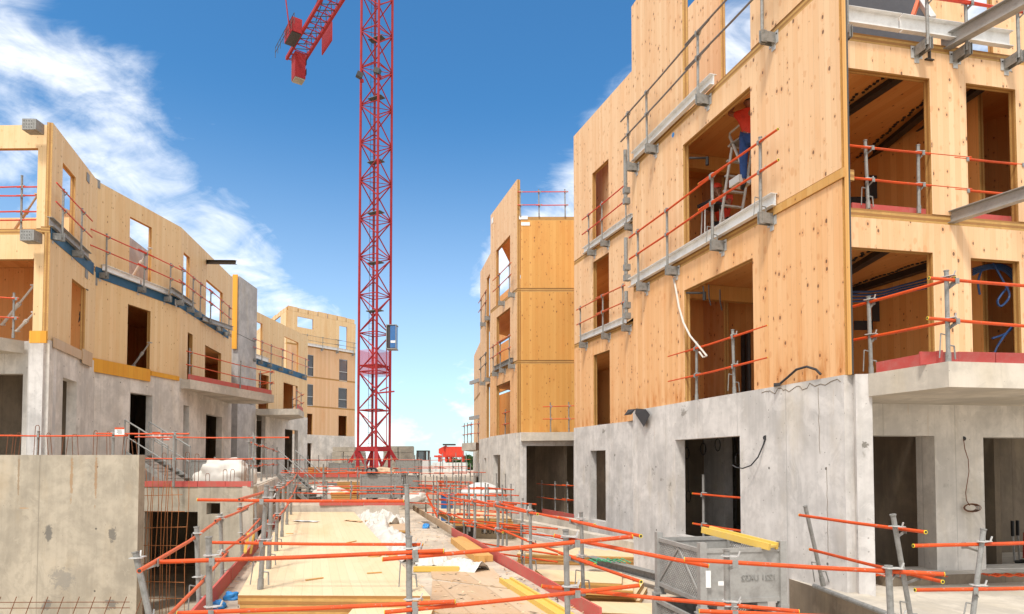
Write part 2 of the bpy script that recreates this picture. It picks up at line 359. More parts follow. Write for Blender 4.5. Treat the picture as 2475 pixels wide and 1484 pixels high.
# ---------------------------------------------------------------- mesh helpers
class MB:
    def __init__(s): s.v = []; s.f = []; s.m = []; s.uv = []; s.names = []
    def mi(s, name):
        if name not in s.names: s.names.append(name)
        return s.names.index(name)
    def face(s, pts, mat, uv=None):
        i = len(s.v); pts = [Vector(p) for p in pts]; s.v += pts
        s.f.append(tuple(range(i, i + len(pts)))); s.m.append(s.mi(mat))
        if uv is None:
            n = Vector((0, 0, 0))
            for k in range(len(pts)):
                a, b_ = pts[k], pts[(k + 1) % len(pts)]
                n += a.cross(b_)
            n = n.normalized() if n.length > 1e-12 else Vector((0, 0, 1))
            if abs(n.z) > 0.7: uv = [(p.x * 0.958 + p.y * 0.287, -p.x * 0.287 + p.y * 0.958) for p in pts]
            else:
                t_ = Vector((-n.y, n.x, 0)).normalized(); uv = [(t_.dot(p), p.z) for p in pts]
        s.uv += uv
        return s
    def prism(s, poly, z0, z1, mat, side=None, top=None):
        side = side or mat; top = top or mat
        n = len(poly)
        area = sum(poly[i][0] * poly[(i + 1) % n][1] - poly[(i + 1) % n][0] * poly[i][1] for i in range(n))
        if area < 0: poly = poly[::-1]
        s.face([(p[0], p[1], z1) for p in poly], top); s.face([(p[0], p[1], z0) for p in poly[::-1]], mat)
        for i in range(n):
            a, b_ = poly[i], poly[(i + 1) % n]
            s.face([(a[0], a[1], z0), (b_[0], b_[1], z0), (b_[0], b_[1], z1), (a[0], a[1], z1)], side)
        return s
    def box(s, c, size, mat, rz=0.0, M=None, faces=None):
        hx, hy, hz = size[0] / 2, size[1] / 2, size[2] / 2
        Mx = Matrix.Translation(Vector(c)) @ (M if M is not None else Matrix.Rotation(rz, 4, 'Z'))
        q = [Mx @ Vector((x, y, z)) for x in (-hx, hx) for y in (-hy, hy) for z in (-hz, hz)]
        for idx in ((0, 1, 3, 2), (4, 6, 7, 5), (0, 4, 5, 1), (2, 3, 7, 6), (0, 2, 6, 4), (1, 5, 7, 3)):
            s.face([q[k] for k in idx], mat)
        return s
    def beam(s, p, q, w, h, mat, up=(0, 0, 1)):
        p = Vector(p); q = Vector(q); d = (q - p); L = d.length
        if L < 1e-6: return s
        d.normalize(); upv = Vector(up)
        if abs(d.dot(upv)) > 0.98: upv = Vector((1, 0, 0))
        x = d.cross(upv).normalized(); z = x.cross(d)
        M = Matrix((x, d, z)).transposed().to_4x4()
        return s.box((p + q) / 2, (w, L, h), mat, M=M)
    def tube(s, p, q, r, mat, n=8, cap=True, capmat=None, r2=None):
        p = Vector(p); q = Vector(q); d = (q - p)
        if d.length < 1e-6: return s
        L = d.length; d.normalize()
        a = Vector((0, 0, 1)) if abs(d.z) < 0.9 else Vector((1, 0, 0))
        x = d.cross(a).normalized(); y = d.cross(x)
        r2 = r if r2 is None else r2
        ra = [p + (x * math.cos(2 * math.pi * k / n) + y * math.sin(2 * math.pi * k / n)) * r for k in range(n)]
        rb = [q + (x * math.cos(2 * math.pi * k / n) + y * math.sin(2 * math.pi * k / n)) * r2 for k in range(n)]
        for k in range(n):
            j = (k + 1) % n
            s.face([ra[k], rb[k], rb[j], ra[j]], mat, [(k / n, 0), (k / n, L), ((k + 1) / n, L), ((k + 1) / n, 0)])
        if cap:
            s.face(ra, capmat or mat); s.face(rb[::-1], capmat or mat)
        return s
    def path(s, pts, r, mat, n=6):
        for a, b_ in zip(pts, pts[1:]): s.tube(a, b_, r, mat, n, cap=True)
        return s
    def build(s, name, parent=None, smooth=False, kind=None):
        if parent is not None: o0 = parent_loc(parent)
        else:
            xs = [p.x for p in s.v]; ys = [p.y for p in s.v]; zs = [p.z for p in s.v]
            o0 = Vector(((min(xs) + max(xs)) / 2, (min(ys) + max(ys)) / 2, min(zs)))
        me = bpy.data.meshes.new(name)
        me.from_pydata([tuple(p - o0) for p in s.v], [], s.f)
        for nm in s.names: me.materials.append(MATS[nm])
        me.polygons.foreach_set('material_index', s.m)
        ul = me.uv_layers.new(name='UVMap')
        flat = [c for p in s.uv for c in p]
        ul.data.foreach_set('uv', flat)
        bm = bmesh.new(); bm.from_mesh(me)
        bmesh.ops.remove_doubles(bm, verts=bm.verts, dist=0.0004)
        bm.to_mesh(me); bm.free()
        if smooth: me.polygons.foreach_set('use_smooth', [True] * len(me.polygons))
        me.update()
        o = bpy.data.objects.new(name, me); COL.objects.link(o)
        if parent is not None: o.parent = parent
        else: o.location = o0
        if kind: o['kind'] = kind
        return o
def parent_loc(p):
    l = Vector((0, 0, 0)); o = p
    while o is not None: l += Vector(o.location); o = o.parent
    return l
def thing(name, loc, label, cat, group=None):
    o = bpy.data.objects.new(name, None); COL.objects.link(o); o.location = loc; o.empty_display_size = 0.2
    return tag(o, label, cat, group)
def tag(o, label, cat, group=None):
    o['label'] = label; o['category'] = cat
    if group: o['group'] = group
    return o

class Wall:
    """a vertical wall from plan point A to B; the inside lies on the side `inn` (+1 = left of A->B)"""
    def __init__(s, A, B, inn=1):
        s.A = Vector(A[:2]); s.B = Vector(B[:2]); s.u = (s.B - s.A).normalized(); s.L = (s.B - s.A).length
        s.n = Vector((-s.u.y, s.u.x)) * inn         # inwards
        s.n3 = Vector((s.n.x, s.n.y, 0))
    def P(s, d, z, out=0.0):
        p = s.A + s.u * d - s.n * out; return Vector((p.x, p.y, z))
    def hit(s, px, py, out=0.0):
        r = ray(px, py); A = s.A - s.n * out; nn = s.n
        t_ = nn.dot(A) / nn.dot(Vector((r.x, r.y)))
        p = Vector((r.x * t_, r.y * t_)); return (p - A).dot(s.u), EYE + r.z * t_
    def s(s_, px, z, out=0.0):
        py = 1000.0
        for _ in range(8):
            d, zz = s_.hit(px, py, out)
            py = proj(s_.P(d, z, out))[1]
        return d
    def op(s, x0, x1, rx, yt, yb, zb=None, zt=None):
        z1 = s.hit(rx, yt)[1] if zt is None else zt
        z0 = s.hit(rx, yb)[1] if zb is None else zb
        zm = (z0 + z1) / 2
        return (s.s(x0, zm), s.s(x1, zm), z0, z1)
    def build(s, parent, name, z0, z1, th, ops=(), mat='concrete_right', edge=None, s0=0.0, s1=None, out=0.0, back=None):
        edge = edge or mat; back = back or mat
        s1 = s.L if s1 is None else s1
        ops = [(max(a, s0), min(b, s1), max(c, z0), min(d, z1)) for a, b, c, d in ops]
        ops = [o for o in ops if o[1] > o[0] + .01 and o[3] > o[2] + .01]
        S = sorted({s0, s1, *[o[0] for o in ops], *[o[1] for o in ops]}); ZS = sorted({z0, z1, *[o[2] for o in ops], *[o[3] for o in ops]})
        mb = MB(); P = s.P
        def hole(a, b, c, d):
            m_, n_ = (a + b) / 2, (c + d) / 2
            return any(o[0] < m_ < o[1] and o[2] < n_ < o[3] for o in ops)
        for a, b in zip(S, S[1:]):
            for c, d in zip(ZS, ZS[1:]):
                if hole(a, b, c, d): continue
                for o_, mt in ((out, mat), (out - th, back)):
                    mb.face([P(a, c, o_), P(b, c, o_), P(b, d, o_), P(a, d, o_)], mt, [(a, c), (b, c), (b, d), (a, d)])
        def rev(p0, p1, L):        # p0,p1 = (s,z) ends of a reveal line
            (a, c), (b, d) = p0, p1
            mb.face([P(a, c, out), P(b, d, out), P(b, d, out - th), P(a, c, out - th)], edge, [(0, 0), (0, L), (th, L), (th, 0)])
        for a, b, c, d in ops:
            if a > s0 + .005: rev((a, c), (a, d), d - c)
            if b < s1 - .005: rev((b, c), (b, d), d - c)
            if d < z1 - .005: rev((a, d), (b, d), b - a)
            if c > z0 + .005: rev((a, c), (b, c), b - a)
        # outer rim
        for (a, b, z) in ((s0, s1, z0), (s0, s1, z1)):
            for p, q in zip(S, S[1:]):
                zc = z0 + 1e-3 if z == z0 else z1 - 1e-3
                if any(o[0] < (p + q) / 2 < o[1] and o[2] < zc < o[3] for o in ops): continue
                rev((p, z), (q, z), q - p)
        rev((s0, z0), (s0, z1), z1 - z0); rev((s1, z0), (s1, z1), z1 - z0)
        return mb.build(name, parent)
# ================================================================ the ground
def slab(name, poly, z0, z1, mat, side=None, kind='structure', parent=None, top=None):
    mb = MB(); mb.prism(poly, z0, z1, mat, side, top); o = mb.build(name, parent)
    if kind: o['kind'] = kind
    return o
U = Vector((-0.287, 0.958))            # the common direction of the decks and the right-hand facades (away from the viewer)
def along(x0, y0, y): return Vector((x0 + (y - y0) * -0.2996, y))
mb = MB()
mb.face([(-900, -60, -2.15), (900, -60, -2.15), (900, 1500, -2.15), (-900, 1500, -2.15)], 'sand')
g = mb.build('ground'); g['kind'] = 'structure'
# middle deck: between the pit on the left and the trench on the right
EL = lambda y: along(-3.72, 7.97, y)        # left edge of the deck
ER = lambda y: along(0.95, 7.97, y)         # right edge of the deck
slab('concrete_deck', [EL(3.0), ER(3.0), ER(21.8), EL(21.8)], -2.14, 0.0, 'concrete_deck', 'concrete_dark')
slab('trench_floor', [ER(3.0) + Vector((.01, 0)), Vector((5.2, 3.0)), Vector((5.2, 9.2)), along(4.4, 10.36, 40), ER(40) + Vector((.01, 0))], -2.14, -0.60, 'concrete_deck', 'concrete_dark')
slab('mid_terrace', [EL(21.83), ER(21.83) + Vector((-.5, 0)), ER(36) + Vector((-.5, 0)), EL(36)], -2.13, 0.42, 'concrete_deck', 'concrete_pale')
slab('far_terrace', [Vector((-42, 36.05)), Vector((-2.0, 36.05)), Vector((-2.0, 120)), Vector((-60, 120))], -2.12, 1.05, 'concrete_deck', 'concrete_pale')
slab('far_ground', [Vector((-1.98, 40.05)), Vector((30, 40.05)), Vector((60, 130)), Vector((-1.98, 130))], -2.12, 0.25, 'sand')
slab('upper_left_terrace', [Vector((-40, 17.3)), Vector((-6.62, 17.3)), along(-6.62, 17.0, 36.03), Vector((-42, 36.03))], 0.93, 1.2, 'concrete_deck', 'concrete_left')

# right-hand terrace with its upstand
slab('right_terrace', [Vector((4.95, 3.0)), Vector((16, 3.0)), Vector((16, 16)), Vector((5.3, 16)), Vector((4.75, 9.0)), Vector((4.88, 8.0))], -2.10, 0.0, 'concrete_pale')
KA, KB = G(1893, 1396, 0.02), G(2190, 1495, 0.02)
kd = Vector(((KB - KA).x, (KB - KA).y)).normalized(); kn = Vector((kd.y, -kd.x)) * (1 if kd.y < 0 else -1)
if kn.x < 0: kn = -kn
ka = Vector((KA.x, KA.y)); kb = ka + kd * 7.0
mb = MB(); kn = Vector((-kn.x, -kn.y)) if kn.x < 0 else kn
mb.prism([ka, kb, kb + kn * 0.42, ka + kn * 0.42], -0.62, 0.035, 'concrete_dark', None, 'concrete_pale')
o = mb.build('kerb_wall'); tag(o, 'low concrete upstand with a bright bare top edge at the foot of the right building', 'kerb wall')

# ================================================================ right-hand timber building
L1, L2, L3, L4, LP = 3.02, 5.92, 8.82, 11.72, 13.25
rb = thing('timber_apartment_block', (7, 16, 0), 'unfinished apartment block on the right, timber panel storeys over a grey concrete ground floor', 'building')
a1 = PL(1533, 15.3); b1 = PL(2047, 9.10)
W1 = Wall(a1, b1)
du = W1.u
# W0 set back, parallel
w0a = PL(1389, 22.8); w0b = PL(1530, 19.0)
W0 = Wall(w0a, w0b + (w0b - w0a).normalized() * 4.2)
WAa, WAb = PL(1250, 26.3), PL(1390, 26.3)
WA = Wall(WAa, WAb)
WBa = PL(1185, 30.2); WB = Wall(WBa, WAa)
WCa = PL(1160, 34.0); WC = Wall(WCa, PL(1185, 30.9))
WDa = PL(1145, 43.0); WD = Wall(WDa, PL(1162, 37.5))
S2a, S2b = PL(2056, 10.5), PL(2475, 11.15)
S2 = Wall(S2a, S2b + (S2b - S2a) * 0.9)
TH1 = 0.13
def joint(parent, W, z, s0=0.0, s1=None, out=-0.012, h=0.15, mat='timber_edge_flat', d=0.2):
    s1 = W.L if s1 is None else s1
    mb = MB(); p = [W.P(s0, 0, out)]
    q = [W.P(s0, z, out), W.P(s1, z, out), W.P(s1, z, out - d), W.P(s0, z, out - d)]
    def f(a, b): mb.face([(q[a].x, q[a].y, z - h), (q[b].x, q[b].y, z - h), (q[b].x, q[b].y, z), (q[a].x, q[a].y, z)], mat, [(0, 0), (s1 - s0, 0), (s1 - s0, h), (0, h)])
    f(0, 1); f(2, 3); f(1, 2); f(3, 0)
    mb.face([(v.x, v.y, z) for v in q], mat); mb.face([(v.x, v.y, z - h) for v in q[::-1]], mat)
    return mb.build('floor_edge', parent)
def storeys(parent, W, levels, opsd, mat, s0=0.0, s1=None, out=0.0, top=None, seams=(), mat0=None):
    """one timber panel per storey, split at the seams, with the floor edge showing between them"""
    s1 = W.L if s1 is None else s1
    cuts = [s0, *seams, s1]
    for i, z in enumerate(levels[:-1]):
        zt = levels[i + 1]
        h1 = zt - (0.15 if i < len(levels) - 2 or top else 0.0)
        ops = opsd.get(i, ())
        for a, b in zip(cuts, cuts[1:]):
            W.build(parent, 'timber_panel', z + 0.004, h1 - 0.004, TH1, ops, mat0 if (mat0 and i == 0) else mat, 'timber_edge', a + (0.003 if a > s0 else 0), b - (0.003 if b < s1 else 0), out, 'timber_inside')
        if h1 < zt: joint(parent, W, zt, s0, s1, out - 0.012)

# W1 openings
o0 = W1.op(1636, 1793, 1793, 1053, 1300, zb=None)
o0 = (o0[0], o0[1], W1.hit(1640, 1293)[1], W1.hit(1793, 1053)[1])
o1 = W1.op(1655, 1821, 1821, 622, 936, zb=L1)
z_l1top = W1.hit(1821, 622)[1]
o2 = W1.op(1652, 1815, 1815, 206, 500, zb=L2)
o3 = (W1.s(1650, 10.0), W1.s(1811, 10.6), L3, 11.9)
conc = W1.build(rb, 'concrete_wall', -0.62, L1, 0.22, [o0], 'concrete_right', out=0.03)
storeys(rb, W1, [L1, L2, L3, 12.6], {0: [o1], 1: [o2], 2: [(o3[0], o3[1], L3, 12.0)]}, 'timber_right', mat0='timber_weathered')
# end of the concrete wall and the pier beside it
def pier(parent, p0, p1, d, z0, z1, mat, name='concrete_pier'):
    mb = MB(); p0 = Vector(p0[:2]); p1 = Vector(p1[:2]); t_ = (p1 - p0).normalized(); n = Vector((-t_.y, t_.x))
    mb.prism([p0, p1, p1 + n * d, p0 + n * d], z0, z1, mat); return mb.build(name, parent)
pe = PL(2071, 9.02)
pier(rb, PL(2071, 9.02), PL(2111, 8.98), 0.5, -0.4, L1, 'concrete_right')
# W0 openings
q0 = W0.op(1429, 1466, 1466, 1088, 1250); q0 = (q0[0], q0[1], W0.hit(1430, 1255)[1], q0[3])
q1 = W0.op(1435, 1474, 1474, 845, 1000, zb=L1)
q2 = W0.op(1434, 1472, 1472, 609, 776, zb=L2)
q3 = W0.op(1432, 1471, 1471, 383, 540, zb=L3)
W0.build(rb, 'concrete_wall', -0.62, L1, 0.22, [q0], 'concrete_right', out=0.03)
storeys(rb, W0, [L1, L2, L3, LP], {0: [q1], 1: [q2], 2: [q3]}, 'timber_right', mat0='timber_weathered')
# WA (faces the viewer) over a recess
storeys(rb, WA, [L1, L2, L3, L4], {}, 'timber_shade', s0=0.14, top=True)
WA.build(rb, 'concrete_wall', -0.62, L1 - 0.0, 0.25, [WA.op(1272, 1386, 1300, 1078, 1235, zb=-0.6)], 'concrete_right', out=0.30, s0=0.1, s1=WA.L)
# recess back wall
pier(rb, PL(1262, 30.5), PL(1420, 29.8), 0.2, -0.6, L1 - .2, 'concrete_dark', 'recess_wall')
# little balcony slab in front of WA
sl = [WA.P(0.15, 0, 0.42), WA.P(WA.L, 0, 1.15), WA.P(WA.L, 0, 0.02), WA.P(0.15, 0, 0.02)]
mb = MB(); mb.prism([(p.x, p.y) for p in sl], L1 - 0.34, L1 - 0.02, 'concrete_pale'); mb.build('balcony_slab', rb)
# WB and WC, WD
r1 = WB.op(1200, 1233, 1233, 919, 1048, zb=L1)
r2 = WB.op(1200, 1233, 1233, 742, 876, zb=L2)
r3 = WB.op(1199, 1233, 1233, 567, 701, zb=L3)
storeys(rb, WB, [L1, L2, L3, LP], {0: [r1], 1: [r2], 2: [r3]}, 'timber_right', mat0='timber_weathered')
WB.build(rb, 'concrete_wall', -0.62, L1, 0.22, [WB.op(1194, 1211, 1211, 1099, 1212, zb=-0.4)], 'concrete_left', out=0.04)
c1 = WC.op(1176, 1183.5, 1183, 925, 1050, zb=L1); c2 = WC.op(1176, 1183.5, 1183, 760, 900, zb=L2); c3 = (c1[0], c1[1], L3, 10.8)
storeys(rb, WC, [L1, L2, L3, L4], {0: [c1], 1: [c2], 2: [c3]}, 'timber_right')
WC.build(rb, 'concrete_wall', -0.62, L1, 0.22, [WC.op(1172, 1177, 1177, 1107, 1190, zb=0.3)], 'concrete_left', out=0.04)
storeys(rb, WD, [L1, L2, L3], {}, 'timber_right')
WD.build(rb, 'concrete_wall', -0.62, L1, 0.22, [], 'concrete_left', out=0.04)
dd = PL(1116, 36.2)
mb = MB(); mb.prism([PL(1116, 37.0), PL(1150, 35.2), PL(1162, 37.0), PL(1140, 41)], L1 - 0.5, L1 - 0.1, 'concrete_pale'); mb.build('balcony_slab', rb)

mb = MB(); rr = random.Random(5); pts = []; sA, sB = W1.s(1845, 3), W1.L - .02; s_ = sA
while s_ < sB: pts.append(W1.P(s_, L1 - .07 + rr.uniform(-.05, .035), .031)); s_ += rr.uniform(.03, .12)
mb.path(pts, .006, 'concrete_dark', 4); mb.path([W1.P(W1.s(1984, 2.5) + rr.uniform(-.012, .012), 2.9 - k * .12, .031) for k in range(9)], .004, 'concrete_dark', 4); mb.path([W1.P(W1.s(2003, 1.6) + rr.uniform(-.006, .006), 1.75 - k * .1, .031) for k in range(14)], .004, 'concrete_dark', 4); mb.build('crack', rb)
# side 2 (the wing facing the viewer on the right)
t1 = S2.op(2057, 2258, 2100, 598, 860, zb=L1); t1 = (t1[0], t1[1], L1, S2.hit(2150, 603)[1])
t1b = S2.op(2350, 2468, 2400, 627, 860, zb=L1)
t2 = S2.op(2050, 2250, 2100, 170, 500, zb=L2)
t2b = S2.op(2338, 2458, 2400, 209, 540, zb=L2)
storeys(rb, S2, [L1, L2, L3], {0: [t1, t1b], 1: [t2, t2b]}, 'timber_right', top=True)
G0 = Wall(PL(2100, 10.05), PL(2475, 10.5) + (PL(2475, 10.5) - PL(2100, 10.05)) * 0.9)
u1 = G0.op(2112, 2262, 2200, 1053, 1380, zb=0.16); u2 = G0.op(2380, 2560, 2450, 1057, 1390, zb=0.16)
G0.build(rb, 'concrete_wall', 0.0, L1 - 0.3, 0.38, [u1, u2], 'concrete_left')
mb = MB(); pp = [G0.P(0, 0, 0.0), G0.P(G0.L, 0, 0.0), G0.P(G0.L, 0, 0.32), G0.P(0, 0, 0.32)]
mb.prism([(p.x, p.y) for p in pp], 0.0, 0.15, 'concrete_dark', None, 'concrete_left'); mb.build('step', rb)
# balcony slab over the terrace
bs = [PL(2104, 8.95), PL(2298, 7.85), PL(2475, 8.02) + (PL(2475, 8.02) - PL(2298, 7.85)) * 2.2]
bs += [S2.P(S2.L, 0)[:2], S2.P(0, 0)[:2]]
mb = MB(); mb.prism([Vector(p[:2]) for p in bs], L1 - 0.31, L1 - 0.004, 'concrete_pale', 'concrete_pale'); mb.build('balcony_slab', rb)

# floors of the rooms (timber soffits) inside the facades
def shrink(W, s, d): p = W.P(s, 0, -d); return Vector((p.x, p.y))
foot = [shrink(W1, 0.02, .14), shrink(W1, W1.L - .02, .14), shrink(S2, 0.05, .15), shrink(S2, S2.L - .05, .15), Vector((15.5, 19)), Vector((9.5, 21)), Vector((5.2, 21)), Vector((3.3, 17.5))]
for z in (L1, L2, L3):
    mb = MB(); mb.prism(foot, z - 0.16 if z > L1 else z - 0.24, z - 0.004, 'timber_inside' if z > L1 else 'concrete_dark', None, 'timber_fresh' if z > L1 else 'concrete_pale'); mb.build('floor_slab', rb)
foot2 = [shrink(W0, 0.03, .15), shrink(W0, W0.L - .05, .15), Vector((3.6, 17.2)), Vector((9.4, 21.5)), Vector((9.4, 36)), Vector((3, 40)), shrink(WC, 0.1, .2), shrink(WC, WC.L, .2), shrink(WB, 0.1, .15), shrink(WB, WB.L - .1, .2), shrink(WA, .2, .2), shrink(WA, WA.L - .02, .15)]
for z in (L1, L2, L3, L4):
    if z == L4:
        f2 = [shrink(WA, .2, .15), shrink(WA, WA.L - .02, .15), Vector((3.6, 27)), Vector((3.6, 34)), Vector((0.2, 34)), shrink(WB, 1.0, .2)]
    else: f2 = foot2
    mb = MB(); mb.prism(f2, z - 0.16 if z > L1 else z - 0.24, z - 0.004, 'timber_inside' if z > L1 else 'concrete_dark'); mb.build('floor_slab', rb)
# partitions
def part_wall(parent, p, q, z0, z1, mat, name='partition', th=0.12):
    w = Wall(Vector(p[:2]), Vector(q[:2])); return w.build(parent, name, z0, z1, th, (), mat, 'timber_edge' if 'timber' in mat else mat)
nin = W1.n
for z0, z1 in ((L1, L2 - .16), (L2, L3 - .16)):
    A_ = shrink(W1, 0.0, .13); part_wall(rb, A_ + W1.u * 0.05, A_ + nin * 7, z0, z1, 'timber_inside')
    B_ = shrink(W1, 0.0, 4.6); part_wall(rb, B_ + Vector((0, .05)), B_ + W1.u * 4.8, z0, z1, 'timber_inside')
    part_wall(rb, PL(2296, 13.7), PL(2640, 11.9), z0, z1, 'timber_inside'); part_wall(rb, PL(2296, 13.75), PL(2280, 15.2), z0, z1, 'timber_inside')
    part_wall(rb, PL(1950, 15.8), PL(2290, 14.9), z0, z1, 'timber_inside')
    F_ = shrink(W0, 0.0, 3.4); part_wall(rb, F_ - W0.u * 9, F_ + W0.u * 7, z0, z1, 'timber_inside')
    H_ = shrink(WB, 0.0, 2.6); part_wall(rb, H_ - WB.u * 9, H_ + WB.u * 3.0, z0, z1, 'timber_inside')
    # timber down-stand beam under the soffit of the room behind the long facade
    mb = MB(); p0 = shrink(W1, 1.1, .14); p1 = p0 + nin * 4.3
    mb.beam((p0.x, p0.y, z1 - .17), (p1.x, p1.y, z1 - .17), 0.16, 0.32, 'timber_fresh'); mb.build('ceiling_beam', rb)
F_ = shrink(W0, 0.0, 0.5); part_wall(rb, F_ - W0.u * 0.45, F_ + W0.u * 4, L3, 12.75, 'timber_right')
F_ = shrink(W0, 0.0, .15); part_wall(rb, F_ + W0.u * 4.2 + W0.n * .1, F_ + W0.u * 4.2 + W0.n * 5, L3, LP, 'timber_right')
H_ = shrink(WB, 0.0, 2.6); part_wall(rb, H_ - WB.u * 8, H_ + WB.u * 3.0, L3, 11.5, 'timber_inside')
# ground-floor rooms
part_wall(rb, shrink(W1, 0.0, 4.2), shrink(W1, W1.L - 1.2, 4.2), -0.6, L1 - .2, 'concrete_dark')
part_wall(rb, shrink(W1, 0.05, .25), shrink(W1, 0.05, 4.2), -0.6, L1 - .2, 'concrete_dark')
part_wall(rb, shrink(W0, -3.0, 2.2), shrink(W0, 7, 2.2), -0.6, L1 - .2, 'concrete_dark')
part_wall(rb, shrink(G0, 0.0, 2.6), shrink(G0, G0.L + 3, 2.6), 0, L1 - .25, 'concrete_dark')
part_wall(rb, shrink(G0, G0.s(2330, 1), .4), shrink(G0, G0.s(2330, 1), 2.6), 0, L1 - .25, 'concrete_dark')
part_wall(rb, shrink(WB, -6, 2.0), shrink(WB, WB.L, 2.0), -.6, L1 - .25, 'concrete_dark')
mb = MB(); mb.prism([shrink(W1, 0.0, .24), shrink(W1, W1.L, .24), Vector((5.2, 10.0)), Vector((12, 10.7)), Vector((12, 16)), Vector((5.5, 16.5))], -0.58, -0.02, 'concrete_deck'); mb.build('floor_slab', rb)
# top storey on the right: membrane wall, timber pieces, openings to the sky
TW = Wall(PL(2040, 12.2), PL(2560, 12.9))
TW.build(rb, 'membrane_wall', L3, 11.4, 0.12, (), 'membrane', s0=0.0, s1=TW.s(2238, 9.5))
TW.build(rb, 'timber_panel', L3, 11.4, 0.12, [TW.op(2328, 2392, 2340, -260, 75, zb=L3)], 'timber_right', 'timber_edge', s0=TW.s(2238, 9.5) + .004, s1=TW.L, out=.05)

# ================================================================ left-hand timber building
K1, K2, K3 = 4.95, 7.85, 10.57
lb = thing('timber_apartment_block', (-12, 26, 1.2), 'unfinished apartment block on the left, stepped yellow timber facade with a grey concrete stair core', 'building')
cA, cB, cC, cD = PL(108, 16.75), PL(222, 20.3), PL(428, 24.3), PL(556, 31.0)
cE0, cE = PL(612, 37.8), PL(741, 45.6)
F0 = Wall(PL(108, 16.85) + Vector((-5.2, 0.1)), PL(104, 16.85))
V1, V2, V3 = Wall(cA, cB), Wall(cB, cC), Wall(cC, cD)
V4 = Wall(PL(570, 35.2), cE0 + Vector((.05, 0)))
V5 = Wall(cE0, cE)
ZB = 1.2
# facet 0
f2 = (0.6, F0.s(90, 9), F0.hit(50, 556)[1], F0.hit(60, 358)[1])
f1 = (0.6, F0.s(80, 6), K1, F0.hit(60, 626)[1])
f0 = (0.6, F0.s(46, 3), ZB, F0.hit(30, 902)[1])
storeys(lb, F0, [K1, K2, K3], {0: [f1], 1: [f2]}, 'timber_left')
F0.build(lb, 'concrete_wall', ZB, K1, 0.25, [f0], 'concrete_left', s1=F0.L - 0.01, out=-.1)
pier(lb, PL(62, 16.7), PL(98, 16.7), 0.5, ZB, K1, 'concrete_right')
# V1
storeys(lb, V1, [K1, K2, K3 + .0], {0: [V1.op(172, 206, 176, 674, 843)], 1: [V1.op(150, 181, 151, 391, 600, zb=K2)]}, 'timber_left')
V1.build(lb, 'concrete_wall', ZB, K1, 0.25, [V1.op(146, 180, 150, 912, 1110, zb=ZB)], 'concrete_left', out=.03, s0=.05)
storeys(lb, V2, [K1, K2, K3], {0: [V2.op(308, 363, 308, 734, 883)], 1: [V2.op(313, 366, 314, 523, 660, zb=K2)]}, 'timber_left', s0=.0)
V2.build(lb, 'concrete_wall', ZB, K1, 0.25, [V2.op(311, 365, 311, 948, 1110, zb=ZB)], 'concrete_left', out=.03)
storeys(lb, V3, [K1, K2, K3], {0: [V3.op(453, 465, 453, 802, 920, zb=K1), V3.op(495, 534, 495, 833, 930, zb=K1)], 1: [V3.op(443, 458, 444, 609, 760, zb=K2), V3.op(498, 538, 499, 675, 804, zb=K2)]}, 'timber_left')
V3.build(lb, 'concrete_wall', ZB, K1, 0.25, [V3.op(440, 454, 440, 978, 1110, zb=ZB), V3.op(495, 534, 495, 999, 1110, zb=ZB)], 'concrete_left', out=.03)
# concrete core: three lifts of precast wall, with a yellow formwork edge
V4f = Wall(PL(528, 35.2), PL(570, 35.2))
for z0, z1 in ((ZB, 5.1), (5.13, 8.7), (8.73, 11.85)):
    V4.build(lb, 'core_wall', z0, z1, 0.3, (), 'concrete_core', out=0.05)
    V4f.build(lb, 'core_wall', z0, z1, 0.3, (), 'concrete_core', out=0.0)
mb = MB(); p = PL(562, 35.1); mb.box((p.x, p.y, (7.9 + 11.9) / 2), (0.26, 0.06, 4.0), 'formwork_yellow'); mb.build('formwork_board', lb)
storeys(lb, V5, [K1, K2, K3], {0: [V5.op(625, 649, 626, 902, 975, zb=K1), V5.op(685, 719, 686, 924, 1003, zb=K1)], 1: [V5.op(612, 634, 620, 776, 860, zb=K2), V5.op(687, 721, 688, 813, 900, zb=K2)]}, 'timber_left')
V5.build(lb, 'concrete_wall', ZB - .1, K1, 0.25, [V5.op(618, 640, 620, 1000, 1110, zb=ZB), V5.op(687, 719, 690, 1037, 1130, zb=ZB)], 'concrete_left', out=.03)
lfoot = [shrink(F0, 0.05, .15), shrink(F0, F0.L - .05, .15), shrink(V1, 0.05, .15), shrink(V1, V1.L, .15), shrink(V2, V2.L, .15), shrink(V3, V3.L - .1, .15), Vector(PL(530, 35.45)), shrink(V4, .1, .3), shrink(V4, V4.L - .1, .3), shrink(V5, 0.3, .3), shrink(V5, V5.L - .1, .15), Vector((-24, 50)), Vector((-27, 38)), Vector((-24, 26)), Vector((-20, 17.5))]
for z, mt in ((K1, 'concrete_pale'), (K2, 'timber_inside')):
    mb = MB(); mb.prism(lfoot, z - .17, z - 0.004, mt); mb.build('floor_slab', lb)
for p0, p1 in (((-12.9, 27.5), (-24, 31)), ((-15.6, 38.5), (-25, 42)), ((-15.0, 45.0), (-24, 47))):
    for z0, z1, mt in ((ZB, K1 - .2, 'concrete_dark'), (K1, K2 - .18, 'timber_inside')): part_wall(lb, p1, p0, z0, z1, mt)
p0 = shrink(V2, .3, 2.0); part_wall(lb, p0, p0 + V2.u * 3.6, K2, K2 + 2.35, 'timber_left')
p0 = shrink(V3, .5, 2.2); part_wall(lb, p0, p0 + V3.u * 6.0, K2, K2 + 2.6, 'concrete_core')
